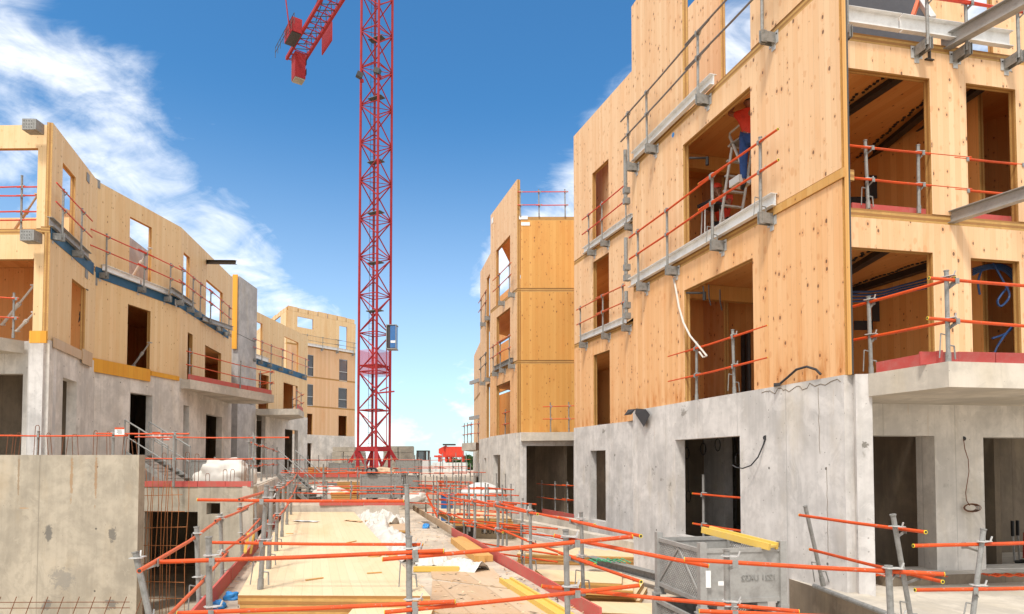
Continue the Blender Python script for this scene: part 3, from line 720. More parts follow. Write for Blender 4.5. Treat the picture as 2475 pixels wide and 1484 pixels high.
for z0, z1, mt in ((ZB, K1 - .2, 'concrete_dark'), (K1, K2 - .18, 'timber_inside'), (K2, K2 + 1.35, 'timber_left')):
    for V, d, s in ((V1, 3.2, 0), (V2, 3.4, 0), (V3, 3.4, 0), (V5, 3.4, 0), (F0, 2.8, 0)):
        p0 = shrink(V, 0.3 if V is not V3 else -1.5, d); part_wall(lb, p0, p0 + V.u * {id(V1): 2.6, id(V2): 3.6, id(V3): 6.5, id(V5): V.L - 1, id(F0): V.L - 1.3}[id(V)], z0, z1 + (0 if mt != 'timber_left' else (0 if V is not V3 else .9)), mt)
# balcony slabs
def balc(parent, pts, z1, t=.34, mat='concrete_pale'):
    mb = MB(); mb.prism([Vector(p[:2]) for p in pts], z1 - t, z1, mat); return mb.build('balcony_slab', parent)
balc(lb, [V3.P(0.15, 0, .02), V3.P(0.15, 0, .35), V3.P(V3.L - 1.2, 0, 2.2), V3.P(V3.L - .3, 0, 1.5), V3.P(V3.L - .3, 0, .02)], K1 - .03)
balc(lb, [V5.P(0.1, 0, .02), V5.P(0.1, 0, 2.6), V5.P(2.6, 0, 1.9), V5.P(V5.L * .62, 0, .02)], K1 - .03)
balc(lb, [F0.P(0, 0, 0.02), F0.P(0.3, 0, 2.6), F0.P(F0.L - .9, 0, 0.9), F0.P(F0.L - .55, 0, .02)], K1 - .02, .32)

# ================================================================ far timber building behind the left one
fb = thing('timber_tower_block', (-17, 68, 1.05), 'tallest timber block at the back with a notched top edge and framed windows', 'building')
H1, H2, H3, H4, H5 = 4.63, 7.5, 10.4, 13.4, 17.0
Fa = Wall(PL(690, 63.0), PL(857, 69.5))
Fs = Wall(PL(600, 78.0), PL(689, 63.2))
def notched(W, parent, z0, z1, ops, mat):
    W.build(parent, 'timber_panel', z0 + .01, z1 - .5, .14, ops, mat, 'timber_edge', back='timber_inside')
    s = 0.1
    while s < W.L - .2:
        w_ = min(1.05, W.L - s - .05)
        W.build(parent, 'parapet_board', z1 - .49, z1 - random.uniform(.0, .12), .14, (), mat, 'timber_edge', s0=s, s1=s + w_, back='timber_inside'); s += w_ + random.uniform(.08, .16)
fops = {0: [Fa.op(740, 755, 750, 1000, 1050), Fa.op(818, 838, 828, 1005, 1055)],
        1: [Fa.op(740, 756, 750, 929, 980), Fa.op(818, 838, 828, 938, 986)],
        2: [Fa.op(741, 757, 750, 858, 909), Fa.op(820, 839, 830, 869, 921)]}
storeys(fb, Fa, [H1, H2, H3, H4], fops, 'timber_far', top=True)
notched(Fa, fb, H4, H5, [Fa.op(719, 757, 738, 768, 793), Fa.op(820, 839, 830, 789, 845, zb=H4)], 'timber_left')
Fa.build(fb, 'concrete_wall', 0.9, H1, .25, [Fa.op(742, 754, 748, 1071, 1123, zb=1.1)], 'concrete_left', out=.03)
storeys(fb, Fs, [H1, H4], {}, 'timber_left'); notched(Fs, fb, H4, H5, [Fs.op(660, 678, 668, 768, 790)], 'timber_left')
fr = Wall(Fa.B, Fa.B + Vector((-3, 12))); fr.build(fb, 'timber_panel', 0.9, H4, .2, (), 'timber_far')
for z in (H1, H2, H3, H4):
    mb = MB(); mb.prism([shrink(Fa, .1, .2), shrink(Fa, Fa.L - .1, .2), Vector((-23, 80)), Vector((-30, 80))], z - .2, z - .01, 'timber_inside'); mb.build('floor_slab', fb)
pf = shrink(Fa, .2, 3.5); part_wall(fb, pf, pf + Fa.u * (Fa.L + 2.2), H1, H4 - .25, 'timber_inside'); part_wall(fb, pf, pf + Fa.u * (Fa.L + 2.2), .9, H1 - .25, 'concrete_dark')
for lvl in (0, 1, 2):
    for k, (a, b, c, d) in enumerate(fops[lvl]):
        if lvl == 0: continue
        mb = MB(); w_ = .055
        for p, q in (((a, c), (b, c)), ((a, d), (b, d)), ((a, c + (d - c) * .42), (b, c + (d - c) * .42))): mb.beam(Fa.P(p[0], p[1], -.04), Fa.P(q[0], q[1], -.04), .08, w_, 'galvanised_light')
        for p, q in (((a, c), (a, d)), ((b, c), (b, d))): mb.beam(Fa.P(p[0], p[1], -.04), Fa.P(q[0], q[1], -.04), w_, .08, 'steel_dark')
        f_ = mb.build('window_frame', fb)
        mb = MB(); mb.face([Fa.P(a, c, -.05), Fa.P(b, c, -.05), Fa.P(b, d, -.05), Fa.P(a, d, -.05)], 'window_glass'); mb.build('pane', f_)

# ================================================================ retaining walls around the pit on the left
GW = Wall(PL(-260, 14.5), PL(336, 14.5))
_m = []
for px, py, r_, st, cc in ((118, 1290, .10, 1.9, (.09, .088, .085)), (272, 1292, .09, 2.0, (.09, .088, .085)), (112, 1462, .12, 1.0, (.12, .115, .11)), (268, 1462, .13, 1.0, (.12, .115, .11)), (60, 1228, .12, .10, (.48, .24, .07)), (173, 1150, .035, 14.0, (.34, .20, .09)), (232, 1150, .035, 18.0, (.32, .18, .08)), (45, 1150, .025, 22.0, (.26, .17, .09)), (150, 1400, .28, .9, (.25, .23, .20))):
    s_, z_ = GW.hit(px, py); _m.append((s_, z_, r_, st, cc))
concrete('concrete_big', (0.42, 0.365, 0.285), streak=0.5, patches=0.35, warm=(0.50, 0.36, 0.20), chips=0.3, marks=_m, joint=2.4)
def single(W, name, z0, z1, th, ops, mat, label, cat, **k):
    o = W.build(None, name, z0, z1, th, ops, mat, **k); tag(o, label, cat); return o
single(GW, 'retaining_wall', -2.14, 1.985, 0.24, (), 'concrete_big', 'big bare grey concrete wall with rust streaks filling the lower left corner', 'concrete wall')
EWl = Wall(PL(250, 17.0), PL(613, 17.0))
eo = EWl.op(347, 476, 400, 1237, 1500, zb=-2.13); eh = EWl.op(499, 532, 515, 1216, 1243)
single(EWl, 'retaining_wall', -2.14, 1.21, 0.28, [eo, eh], 'concrete_front', 'concrete wall with a dark doorway and a small square hole, behind the rusty bars', 'concrete wall')
FW = Wall(PL(613, 17.02), along(-6.62, 17.02, 36)); FW = Wall(Vector(PL(613, 17.02)), along(PL(613, 17.02).x, 17.02, 35.5))
single(FW, 'retaining_wall', -0.02, 1.22, 0.26, (), 'concrete_pale', 'pale sunlit concrete side wall running back along the left edge of the deck', 'concrete wall')
# pit floor and dark chamber behind the doorway
mb = MB(); mb.prism([Vector((-14.5, 3)), EL(3.0), EL(17), Vector((-6.7, 17)), Vector((-14.5, 17))], -2.13, -2.05, 'sand'); o = mb.build('pit_floor'); o['kind'] = 'structure'
mb = MB(); mb.prism([Vector((-14.5, 17.3)), Vector((-6.75, 17.3)), Vector((-9.2, 25.5)), Vector((-14.5, 25.5))], -2.12, -2.03, 'concrete_deck'); o = mb.build('basement_floor'); o['kind'] = 'structure'
single(Wall(Vector((-16, 25)), Vector((-8, 25))), 'basement_wall', -2.05, 0.92, .2, (), 'concrete_dark', 'dark concrete wall deep inside the doorway behind the rusty bars', 'concrete wall')
single(Wall(Vector((-14.3, 17.4)), Vector((-14.3, 25))), 'basement_wall', -2.05, 0.92, .2, (), 'concrete_dark', 'side wall of the dark chamber behind the doorway in the pit', 'concrete wall')
# ================================================================ guardrails
def guardrail(name, label, posts, rails, group=None, post_mat='galvanised', post_r=0.026, hook=True, clamps=True, loc=None, bracket=None, tails=True):
    """posts: (base, top, outward 2-vector or None); rails: (P, Q, mat)"""
    b0 = posts[0][0] if posts else rails[0][0]
    t_ = thing(name, Vector(loc or b0), label, 'guardrail', group)
    for po in posts:
        a, b_ = Vector(po[0]), Vector(po[1]); out = po[2] if len(po) > 2 else None
        near = (a - Vector((0, 0, EYE))).length < 13
        mb = MB(); n = 10 if near else 6
        d = (b_ - a).normalized()
        mb.tube(a, b_, post_r, post_mat, n)
        mb.tube(a, a + d * 0.13, post_r * 1.28, post_mat, n)
        mb.tube(b_ - d * .012, b_, post_r * 1.25, post_mat, n)
        if hook and near:
            side = Vector((0.12, 0.02, 0))
            mb.path([a + d * .34, a + d * .36 - side * .8, a + d * .06 - side * 1.0], 0.008, post_mat, 5)
            mb.path([a + d * .22, a + d * .21 + side * .7, a + d * .05 + side * .8], 0.010, post_mat, 5)
        p_ = mb.build('post', t_)
        if out is not None:
            o = Vector((out[0], out[1], 0)).normalized(); si = Vector((-o.y, o.x, 0)); w_ = math.hypot(*out[:2])
            mb = MB(); M = Matrix((si, o, Vector((0, 0, 1)))).transposed().to_4x4()
            base = a + Vector((0, 0, .02))
            mb.box(base, (.016, .11, .20), 'galvanised', M=M); mb.box(base + si * .045, (.008, .11, .20), 'galvanised', M=M)
            c = base - o * (w_ * .5)
            mb.box(c - Vector((0, 0, .01)), (.10, w_, .012), 'galvanised', M=M); mb.box(c + si * .05, (.008, w_, .17), 'galvanised', M=M); mb.box(c - si * .05, (.008, w_, .17), 'galvanised', M=M)
            mb.box(base - o * (w_ - .006) , (.22, .010, .20), 'galvanised_light', M=M)
            mb.box(base - o * (w_ - .009) + Vector((0, 0, -.13)), (.09, .010, .10), 'galvanised_light', M=M)
            for q in (-.08, .08): mb.box(base - o * (w_ - .014) + si * q + Vector((0, 0, .05)), (.02, .012, .02), 'steel_dark', M=M)
            mb.build('bracket', t_)
    for rl in rails:
        P_, Q_, mt = Vector(rl[0]), Vector(rl[1]), rl[2]
        r = rl[3] if len(rl) > 3 else 0.0195
        near = min(P_.length, Q_.length) < 13
        mb = MB(); n = 10 if near else 6
        sag = Vector((0, 0, -(Q_ - P_).length ** 2 * .0012))
        md = (P_ + Q_) / 2 + sag
        mb.tube(P_, md, r, mt, n, cap=False); mb.tube(md, Q_, r, mt, n, cap=False)
        for e, d in ((P_, (P_ - md).normalized()), (Q_, (Q_ - md).normalized())):
            mb.tube(e, e + d * .004, r * (1.12 if near and 'orange' in mt else 1.0), 'yellow_cap' if (near and mt == 'orange_paint') else mt, n)
            if near: mb.tube(e + d * .004, e + d * .006, r * .72, 'steel_dark', n)
        mb.build('rail', t_)
        if clamps:
            for po in posts:
                a, b_ = Vector(po[0]), Vector(po[1])
                # where the post passes the rail
                dd = Vector(((Q_ - P_).x, (Q_ - P_).y)); pp = Vector(((a - P_).x, (a - P_).y))
                tt = pp.dot(dd) / max(dd.dot(dd), 1e-6)
                if not -.02 < tt < 1.02: continue
                rp = P_.lerp(Q_, tt); f = (rp.z - a.z) / max((b_.z - a.z), .01)
                if not 0 < f < 1.05: continue
                pc = a.lerp(b_, f)
                if (pc - rp).length > .22: continue
                mb = MB(); du_ = (Q_ - P_).normalized(); lat = Vector((-du_.y, du_.x, 0)).normalized()
                if (rp - pc).dot(lat) < 0: lat = -lat
                c = pc + Vector((0, 0, .032))
                nn = 10 if (pc - Vector((0, 0, EYE))).length < 13 else 5
                # the flat ring round the post, its arm and the cradle under the rail
                mb.beam(c - du_ * .04 - lat * .03, c + du_ * .10 + lat * .02, .075, .008, 'galvanised_light')
                mb.tube(c - Vector((0, 0, .006)), c + Vector((0, 0, .006)), .045, 'galvanised_light', nn)
                q = rp + du_ * .05
                mb.beam(q + lat * .028 + Vector((0, 0, .02)), q + lat * .028 - Vector((0, 0, .05)), .006, .05, 'galvanised', up=du_)
                mb.beam(q - Vector((0, 0, .026)) + lat * .03, pc + du_ * .02 - Vector((0, 0, .085)), .03, .006, 'galvanised', up=du_)
                if nn == 10: mb.beam(c + du_ * .10, c + du_ * .12 + Vector((0, 0, .05)), .012, .012, 'galvanised_light')
                mb.build('clamp', t_)
    return t_

def wall_guard(W, pxs, z, label, rmat='orange_faded', ext=(0.35, 0.35), h=1.12, out=0.22, group=None, name='guardrail', breaks=True, s0=None, s1=None, hs=(.52, 1.0), lean=0.0):
    """posts bracketed on a facade at the picture columns pxs, floor height z"""
    ss = [W.s(p, z, out) for p in pxs]
    ss.sort()
    nv = -W.n
    posts = [(W.P(s, z - .22, out), W.P(s + random.uniform(-.02, .02), z + h - random.uniform(0, .04), out + lean), (nv.x * out, nv.y * out)) for s in ss]
    lo = ss[0] - ext[0] if s0 is None else s0; hi = ss[-1] + ext[1] if s1 is None else s1
    rails = []
    mid = ss[len(ss) // 2]
    for hh in hs:
        j = random.uniform(-.015, .015)
        if breaks and len(ss) > 2 and hi - lo > 3:
            rails.append((W.P(lo, z + hh + j, out + .045), W.P(mid + .45, z + hh + j + .02, out + .045), rmat))
            rails.append((W.P(mid - .35, z + hh + j + .05, out + .05), W.P(hi, z + hh, out + .045), rmat))
        else: rails.append((W.P(lo, z + hh + j, out + .045), W.P(hi, z + hh - j, out + .045), rmat))
    return guardrail(name, label, posts, rails, group)

def channel(W, px0, px1, z, label, mat='steel_pale', h=0.20, d=0.09, out=0.03, zoff=-.02, cat='steel beam', group=None):
    a, b_ = W.s(px0, z, out + d), W.s(px1, z, out + d); z0 = z + zoff
    mb = MB()
    def bx(o0, o1, za, zb):
        q = [W.P(a, 0, o0), W.P(b_, 0, o0), W.P(b_, 0, o1), W.P(a, 0, o1)]
        mb.prism([(p.x, p.y) for p in q], za, zb, mat)
    bx(out, out + .008, z0, z0 + h)
    bx(out + .0085, out + d, z0 + h - .010, z0 + h); bx(out + .0085, out + d, z0, z0 + .010)
    bx(-.02, out - .001, z0 + h - .010, z0 + h)
    o = mb.build('steel_channel'); return tag(o, label, cat, group)

def plank_on(W, px0, px1, z, mat, h, label, name, cat, out=.05, t=.03, dz=0.0):
    a, b_ = W.s(px0, z, out), W.s(px1, z, out)
    mb = MB(); q = [W.P(a, 0, out), W.P(b_, 0, out), W.P(b_, 0, out + t), W.P(a, 0, out + t)]
    mb.prism([(p.x, p.y) for p in q], z + dz, z + dz + h, mat); o = mb.build(name); return tag(o, label, cat)

# --- right building
wall_guard(W1, (1543, 1613, 1722, 1838), L2, 'orange guardrail across the window with the two workers, right building', 'orange_paint', (.35, .5))
channel(W1, 1517, 1864, L2, 'long white steel channel under the window with the two workers')
wall_guard(W1, (1519, 1564, 1687, 1842), L3, 'grey guardrail along the topmost opening of the right building', 'grey_rail', (.3, .6))
channel(W1, 1524, 1716, L3, 'white steel channel below the topmost opening of the near right facade')
wall_guard(W0, (1403, 1457, 1506), L2, 'guardrail in front of the second narrow window on the set-back right facade', 'orange_faded', (.2, .2))
channel(W0, 1399, 1508, L2, 'short white steel channel under the second narrow window of the set-back facade')
wall_guard(W0, (1423, 1455, 1513), L3, 'guardrail in front of the top narrow window of the set-back right facade', 'red_rail', (.4, .1))
channel(W0, 1406, 1524, L3, 'short white steel channel under the top narrow window of the set-back facade')
def stand_guard(label, pts, z, hs=(.5, 1.0), h=1.15, rmat='orange_paint', group=None, ext=.3, off=None, name='guardrail', jitter=.02, **k):
    """posts standing on a floor at plan points; rails from post to post"""
    P3 = [Vector((p[0], p[1], z)) for p in pts]
    posts = [(p, p + Vector((random.uniform(-jitter, jitter), random.uniform(-jitter, jitter), h))) for p in P3]
    rails = []
    for hh in hs:
        for i in range(0, len(P3) - 1, 2 if len(P3) > 3 else 1):
            j = min(i + (2 if len(P3) > 3 else 1), len(P3) - 1)
            if j == i: continue
            d = (P3[j] - P3[i]).normalized(); lat = Vector((d.y, -d.x, 0)) * .045
            dz = .03 * ((i // 2) % 2)
            rails.append((P3[i] - d * ext + lat + Vector((0, 0, hh + dz + random.uniform(-.012, .012))), P3[j] + d * ext + lat + Vector((0, 0, hh + dz + random.uniform(-.012, .012))), rmat))
    return guardrail(name, label, posts, rails, group, **k)
stand_guard('thin guardrail on the flat roof beside the tall gable, against the sky', [WA.P(WA.s(x, L4), 0, .02) for x in (1258, 1303, 1366)] , L4, rmat='red_rail', hs=(.45, .98), h=1.1, ext=.12)
stand_guard('orange guardrail on the small concrete ledge of the set-back bay', [WA.P(WA.s(1329, L1), 0, .55), WA.P(WA.s(1371, L1), 0, .8)], L1, rmat='orange_paint')
wall_guard(WB, (1207, 1231), L3, 'guardrail at the top window of the tall gable wall', 'orange_faded', (.9, .4))
wall_guard(WB, (1192, 1209, 1231), L2, 'guardrail at the middle window of the tall gable wall', 'orange_faded', (.4, .3))
channel(WB, 1190, 1234, L2, 'steel channel below the middle window of the gable wall', 'steel_beam')
stand_guard('guardrail posts inside the lowest window of the gable wall', [WB.P(WB.s(x, L1), 0, -.3) for x in (1205, 1226)], L1)
wall_guard(WC, (1163, 1174), L3, 'guardrail beside the slim top window on the far right facade', 'orange_faded', (.6, .5))
wall_guard(WC, (1162, 1174), L2, 'guardrail beside the slim middle window on the far right facade', 'grey_rail', (.3, .5))
stand_guard('thin guardrail on the far concrete balcony at the left end of the right building', [PL(x, d) for x, d in ((1122, 37.5), (1130, 37.0), (1139, 36.5), (1156, 35.8))], L1 - .1, rmat='orange_faded')
for z, x in ((L2 + .2, 1136), (L3 - .55, 1137)):
    mb = MB(); D0 = 41.5; mb.beam(AT(x, 900, 40.0) * 1.0 if False else Vector((PL(x, 40).x, 40, z - 1.6)), Vector((PL(1160, 38.5).x, 38.5, z - 1.6)), .16, .2, 'steel_beam')
    o = mb.build('steel_beam'); tag(o, 'dark steel beam end sticking out of the far right facade, ' + ('the lower one' if z < 7 else 'the upper one'), 'steel beam', )

# side 2
S2out = 0.0
gp = [S2.P(S2.s(x, L2), 0, -.06) for x in (2105, 2228)]
stand_guard('orange guardrail inside the wide middle-floor opening at the right', gp, L2 + .02, rmat='orange_paint', hs=(.48, 1.0), ext=1.0, post_r=.026)
gp = [S2.P(S2.s(x, L2), 0, -.06) for x in (2335, 2470)]
stand_guard('orange rails inside the narrow middle-floor opening at the right edge', gp, L2 + .02, rmat='orange_paint', hs=(.45, .98), ext=.2)
for x0, x1, lb_ in ((2057, 2252, 'red kick board on the sill of the wide middle-floor opening'), (2342, 2458, 'red kick board on the sill of the narrow middle-floor opening')):
    plank_on(S2, x0, x1, L2, 'pink_board', .13, lb_, 'kick_board', 'board', out=-.16, dz=.01)
Ba, Bk, Bb = PL(2122, 9.05), PL(2298, 8.02), PL(2475, 8.2)
Bb = Bk + (Bb - Bk) * 1.7
ps = [Vector((*PL(2110, 9.2), L1)), Vector((*Bk, L1)), Vector((*Bb, L1))]
guardrail('guardrail', 'orange guardrail standing on the edge of the concrete balcony at the right',
    [(ps[0], ps[0] + Vector((-.02, 0, 1.12))), (ps[1], ps[1] + Vector((0, 0, 1.14))), (ps[2], ps[2] + Vector((0, 0, 1.1)))],
    [(AT(2058, 742, 9.5), AT(2308, 672, 7.95), 'orange_paint'), (AT(2062, 822, 9.5), AT(2308, 774, 7.95), 'orange_paint'),
     (AT(2246, 672, 7.9), AT(2520, 694, 8.1), 'orange_paint'), (AT(2242, 769, 7.9), AT(2530, 792, 8.1), 'orange_paint')])
def strip(p, q, z0, h, t, mat, label, name='kick_board', cat='board', pieces=1):
    p = Vector(p[:2]); q = Vector(q[:2]); d = (q - p).normalized(); n = Vector((-d.y, d.x))
    mb = MB(); L = (q - p).length
    if pieces == 1:
        mb.prism([p, q, q + n * t, p + n * t], z0, z0 + h, mat); o = mb.build(name); return tag(o, label, cat)
    T = thing(name + 's' if False else name, Vector((p.x, p.y, z0)), label, cat)
    for k in range(pieces):
        a = p + d * (L * k / pieces + (.006 if k else 0)); b_ = p + d * (L * (k + 1) / pieces - .006)
        off = n * random.uniform(-.012, .012)
        m2 = MB(); m2.prism([a + off, b_ + off, b_ + off + n * t, a + off + n * t], z0, z0 + h * random.uniform(.93, 1.0), mat); m2.build('plank', T)
    return T
strip(Ba, Bk + Vector((-.05, .05)), L1 - .002, .17, .027, 'pink_board', 'red kick board on the concrete balcony edge, left of the tall post', pieces=1)
strip(Bk + Vector((-.28, .10)), Bb, L1 - .002, .17, .027, 'pink_board', 'red kick boards on the concrete balcony edge, right of the tall post', pieces=4)
# projecting I-beams and the long channel above
def ibeam(p, q, h, w, mat, label, name='steel_beam', cat='steel beam', t=.012):
    p = Vector(p); q = Vector(q); mb = MB()
    mb.beam(p, q, t, h - 2 * t - .002, mat)
    for s_ in (-1, 1): mb.beam(p + Vector((0, 0, s_ * (h - t) / 2)), q + Vector((0, 0, s_ * (h - t) / 2)), w, t, mat)
    o = mb.build(name); return tag(o, label, cat)
bdir = Vector((0.48, -1.0, 0)).normalized()
p = S2.P(S2.s(2297, L2), L2 - .02, -.1); ibeam(p, p + bdir * 5.0 - Vector((0, 0, .0)), .20, .13, 'steel_beam', 'grey steel beam sticking out of the right facade at middle-floor level')
p = S2.P(S2.s(2287, L3), L3 + .06, -.1); ibeam(p, p + bdir * 5.0, .24, .15, 'steel_beam', 'grey steel beam sticking out of the right facade near the top right corner')
channel(S2, 2047, 2182, L3, 'pale steel channel along the floor edge at the top right, left length', h=.27, zoff=.05, out=.06)
channel(S2, 2184, 2452, L3, 'pale steel channel along the floor edge at the top right, right length', h=.27, zoff=.05, out=.06)
wall_guard(S2, (2048, 2242, 2337, 2462), L3, 'guardrail above the pale channel in the top right corner', 'red_rail', (.2, 1.0), out=.24)
pts = [AT(2146, -10, 11.6), AT(2180, 42, 11.2)]
mb = MB(); mb.beam(AT(2200, -40, 11.9), AT(2254, 46, 10.9), .09, .09, 'galvanised_light'); mb.beam(AT(2222, -6, 11.5), AT(2206, 40, 11.1), .06, .06, 'orange_faded')
o = mb.build('push_pull_prop'); tag(o, 'slanting steel prop in front of the dark membrane wall at the top right', 'prop')

# --- left building
FW_ = 'orange_faded'
wall_guard(V1, (151, 196), K2, 'red guardrail below the tall open window at the left corner of the left building', 'red_rail', (.6, .75))
channel(V1, 128, 222, K2, 'pale steel channel at the left corner of the left building', 'steel_beam', h=.22)
plank_on(V1, 123, 226, K2, 'blue_sheet', .36, 'blue protection sheet under the channel at the left corner', 'sheet', 'sheet', out=.006, t=.012, dz=-.30)
wall_guard(V2, (257, 348, 411), K2, 'long dark guardrail in front of the middle window on the left building', 'red_rail', (.7, .75))
channel(V2, 253, 344, K2, 'pale steel channel under the middle window of the left building, left length', h=.2)
channel(V2, 348, 412, K2, 'pale steel channel under the middle window of the left building, right length', h=.2)
plank_on(V2, 230, 432, K2, 'blue_sheet', .34, 'long blue protection sheet under the middle window of the left building', 'sheet', 'sheet', out=.006, t=.012, dz=-.30)
wall_guard(V3, (441, 466, 484, 509, 535, 553), K2, 'red guardrail on the left building next to the grey core', 'red_rail', (.5, .3))
channel(V3, 418, 474, K2, 'short steel channel below the slim window beside the grey core', 'steel_beam', h=.22)
plank_on(V3, 432, 552, K2, 'blue_sheet', .34, 'blue protection sheet reaching the grey core', 'sheet', 'sheet', out=.006, t=.012, dz=-.30)
wall_guard(V5, (616, 633, 655, 682, 706, 738), K2, 'red guardrail on the yellow facade behind the grey core', 'red_rail', (.3, .5))
channel(V5, 614, 652, K2, 'pale steel channel on the yellow facade behind the grey core', h=.25)
plank_on(V5, 613, 741, K2, 'blue_sheet', .36, 'blue protection sheet on the yellow facade behind the grey core', 'sheet', 'sheet', out=.006, t=.012, dz=-.34)
wall_guard(Fa, (742, 780, 817, 855), H4, 'thin guardrail round the notched top of the tallest block', 'grey_rail', (1.5, .3))
channel(Fa, 742, 857, H4, 'pale steel channel below the notched top of the tallest block', h=.28)
stand_guard('guardrail seen through the open top corner of the left building, against the sky', [F0.P(F0.s(x, K2), 0, -.25) for x in (-40, 33, 95)], K2, hs=(.3, .52, .95, 1.18), h=1.5, rmat='red_rail', ext=.1)
stand_guard('orange guardrail on the first-floor balcony at the far left', [F0.P(0.3, 0, 2.45), F0.P(F0.L - .62, 0, .3)], K1, rmat='orange_paint', ext=.1, hs=(.5, 1.0), h=1.15)
bp = [V3.P(0.25, 0, .3), V3.P(V3.L - 3.6, 0, 1.35), V3.P(V3.L - 1.3, 0, 2.05), V3.P(V3.L - .45, 0, 1.4)]
stand_guard('orange guardrail on the concrete balcony below the grey core', bp, K1, rmat='orange_paint', ext=.25)
strip(V3.P(0.15, 0, .30)[:2], V3.P(V3.L - 1.3, 0, 2.12)[:2], K1 - .03, .2, .03, 'red_board', 'red kick boards on the concrete balcony below the grey core', pieces=3)
bp = [V5.P(0.25, 0, 2.4), V5.P(2.4, 0, 1.8), V5.P(V5.L * .6, 0, .3)]
stand_guard('orange guardrail on the concrete balcony behind the grey core', bp, K1, rmat='orange_paint', ext=.6)
strip(V5.P(0.1, 0, 2.55)[:2], V5.P(2.55, 0, 1.85)[:2], K1 - .03, .25, .03, 'red_board', 'red kick board on the small balcony behind the grey core')
plank_on(V2, 222, 362, K1, 'formwork_yellow', .42, 'long yellow formwork board over the concrete of the left building', 'formwork_board', 'board', out=.05, dz=-.34)
plank_on(V2, 364, 432, K1, 'formwork_yellow', .16, 'thin yellow board continuing right of the long yellow board', 'formwork_board', 'board', out=.05, dz=-.12)
plank_on(V1, 128, 198, K1, 'plywood_dirty', .26, 'long plain plywood strip under the timber at the left corner', 'plywood_board', 'board', out=.05, dz=-.16)
plank_on(V1, 198, 221, K1, 'plywood_dirty', .42, 'short square piece of plywood at the end of the plywood strip', 'plywood_board', 'board', out=.08, dz=-.26)
mb = MB(); c = PL(85, 16.3); mb.box((c.x, c.y, K1 - .02), (.42, .05, .30), 'formwork_yellow'); o = mb.build('formwork_board'); tag(o, 'small yellow board with a scribble on top of the concrete pier at the left corner', 'board')
for (x, y, W_, lab, sx) in ((68, 300, None, 'grey perforated metal box on the top beam at the far left', 0), (63, 568, None, 'grey perforated metal box at mid height on the far left', 0)):
    c = AT(x, y, 16.45); mb = MB(); mb.box(c, (.30, .02, .28), 'galvanised')
    for i in range(4):
        for j in range(3): mb.box(c + Vector((-.10 + i * .065, -.012, -.08 + j * .08)), (.018, .006, .018), 'steel_dark')
    mb.box(c + Vector((.18, .14, -.0)), (.05, .3, .27), 'galvanised'); mb.box(c + Vector((0, .14, -.13)), (.30, .28, .02), 'galvanised')
    o = mb.build('connector_box'); tag(o, lab, 'metal box')
for (W_, x, y, lab) in ((V1, 213, 430, 'grey metal plate just left of the seam at the top of the left building'), (V2, 235, 443, 'grey metal plate just right of the seam at the top of the left building'), (V1, 209, 662, 'grey metal plate just left of the seam at mid height'), (V2, 228, 678, 'grey metal plate just right of the seam at mid height')):
    s_, z_ = W_.hit(x, y, .01); mb = MB(); mb.box(W_.P(s_, z_, .012), (.24, .012, .26), 'galvanised', rz=math.atan2(W_.u.y, W_.u.x)); o = mb.build('metal_plate'); tag(o, lab, 'metal plate')
# steel beams out of the left building
p = Vector((*PL(478, 27.5), K3 - .05)); ibeam(AT(482, 633, 27.5), AT(570, 634, 26.2), .16, .12, 'steel_dark', 'dark steel beam against the clouds above the left building')
ibeam(V3.P(V3.s(484, K2), K2 - .2, .1), AT(562, 794, 29.8), .18, .14, 'steel_beam', 'grey steel beam running to the grey core from the left facade')
# props (slanting) in the left building
def prop(p, q, r, mat, label):
    mb = MB(); p = Vector(p); q = Vector(q); mb.tube(p, p.lerp(q, .55), r, mat, 7); mb.tube(p.lerp(q, .5), q, r * .7, mat, 7)
    m_ = p.lerp(q, .52); mb.tube(m_ - (q - p).normalized() * .06, m_ + (q - p).normalized() * .06, r * 1.5, mat, 7)
    for e in (p, q): mb.box(e, (.12, .12, .03), mat)
    o = mb.build('push_pull_prop'); return tag(o, label, 'prop')
prop(AT(35, 556, 17.6), AT(92, 470, 17.0), .035, 'plywood_dirty', 'slanting prop in the open top corner of the left building')
prop(AT(5, 785, 18.3), AT(82, 690, 17.6), .04, 'white_sheet', 'pale slanting prop left of the corner, under the ceiling of the first floor')
prop(AT(40, 800, 17.9), AT(84, 755, 17.3), .035, 'white_sheet', 'lower pale prop beside the corner on the first floor of the left building')
prop(AT(318, 672, 22.6), AT(362, 600, 22.3), .04, 'white_sheet', 'speckled white prop leaning in the middle window of the left building')
prop(AT(322, 884, 22.4), AT(362, 828, 22.2), .035, 'steel_beam', 'grey prop leaning in the first-floor window of the left building')
prop(AT(184, 820, 19.8), AT(206, 700, 19.5), .03, 'steel_dark', 'dark prop leaning in the narrow first-floor window at the left')

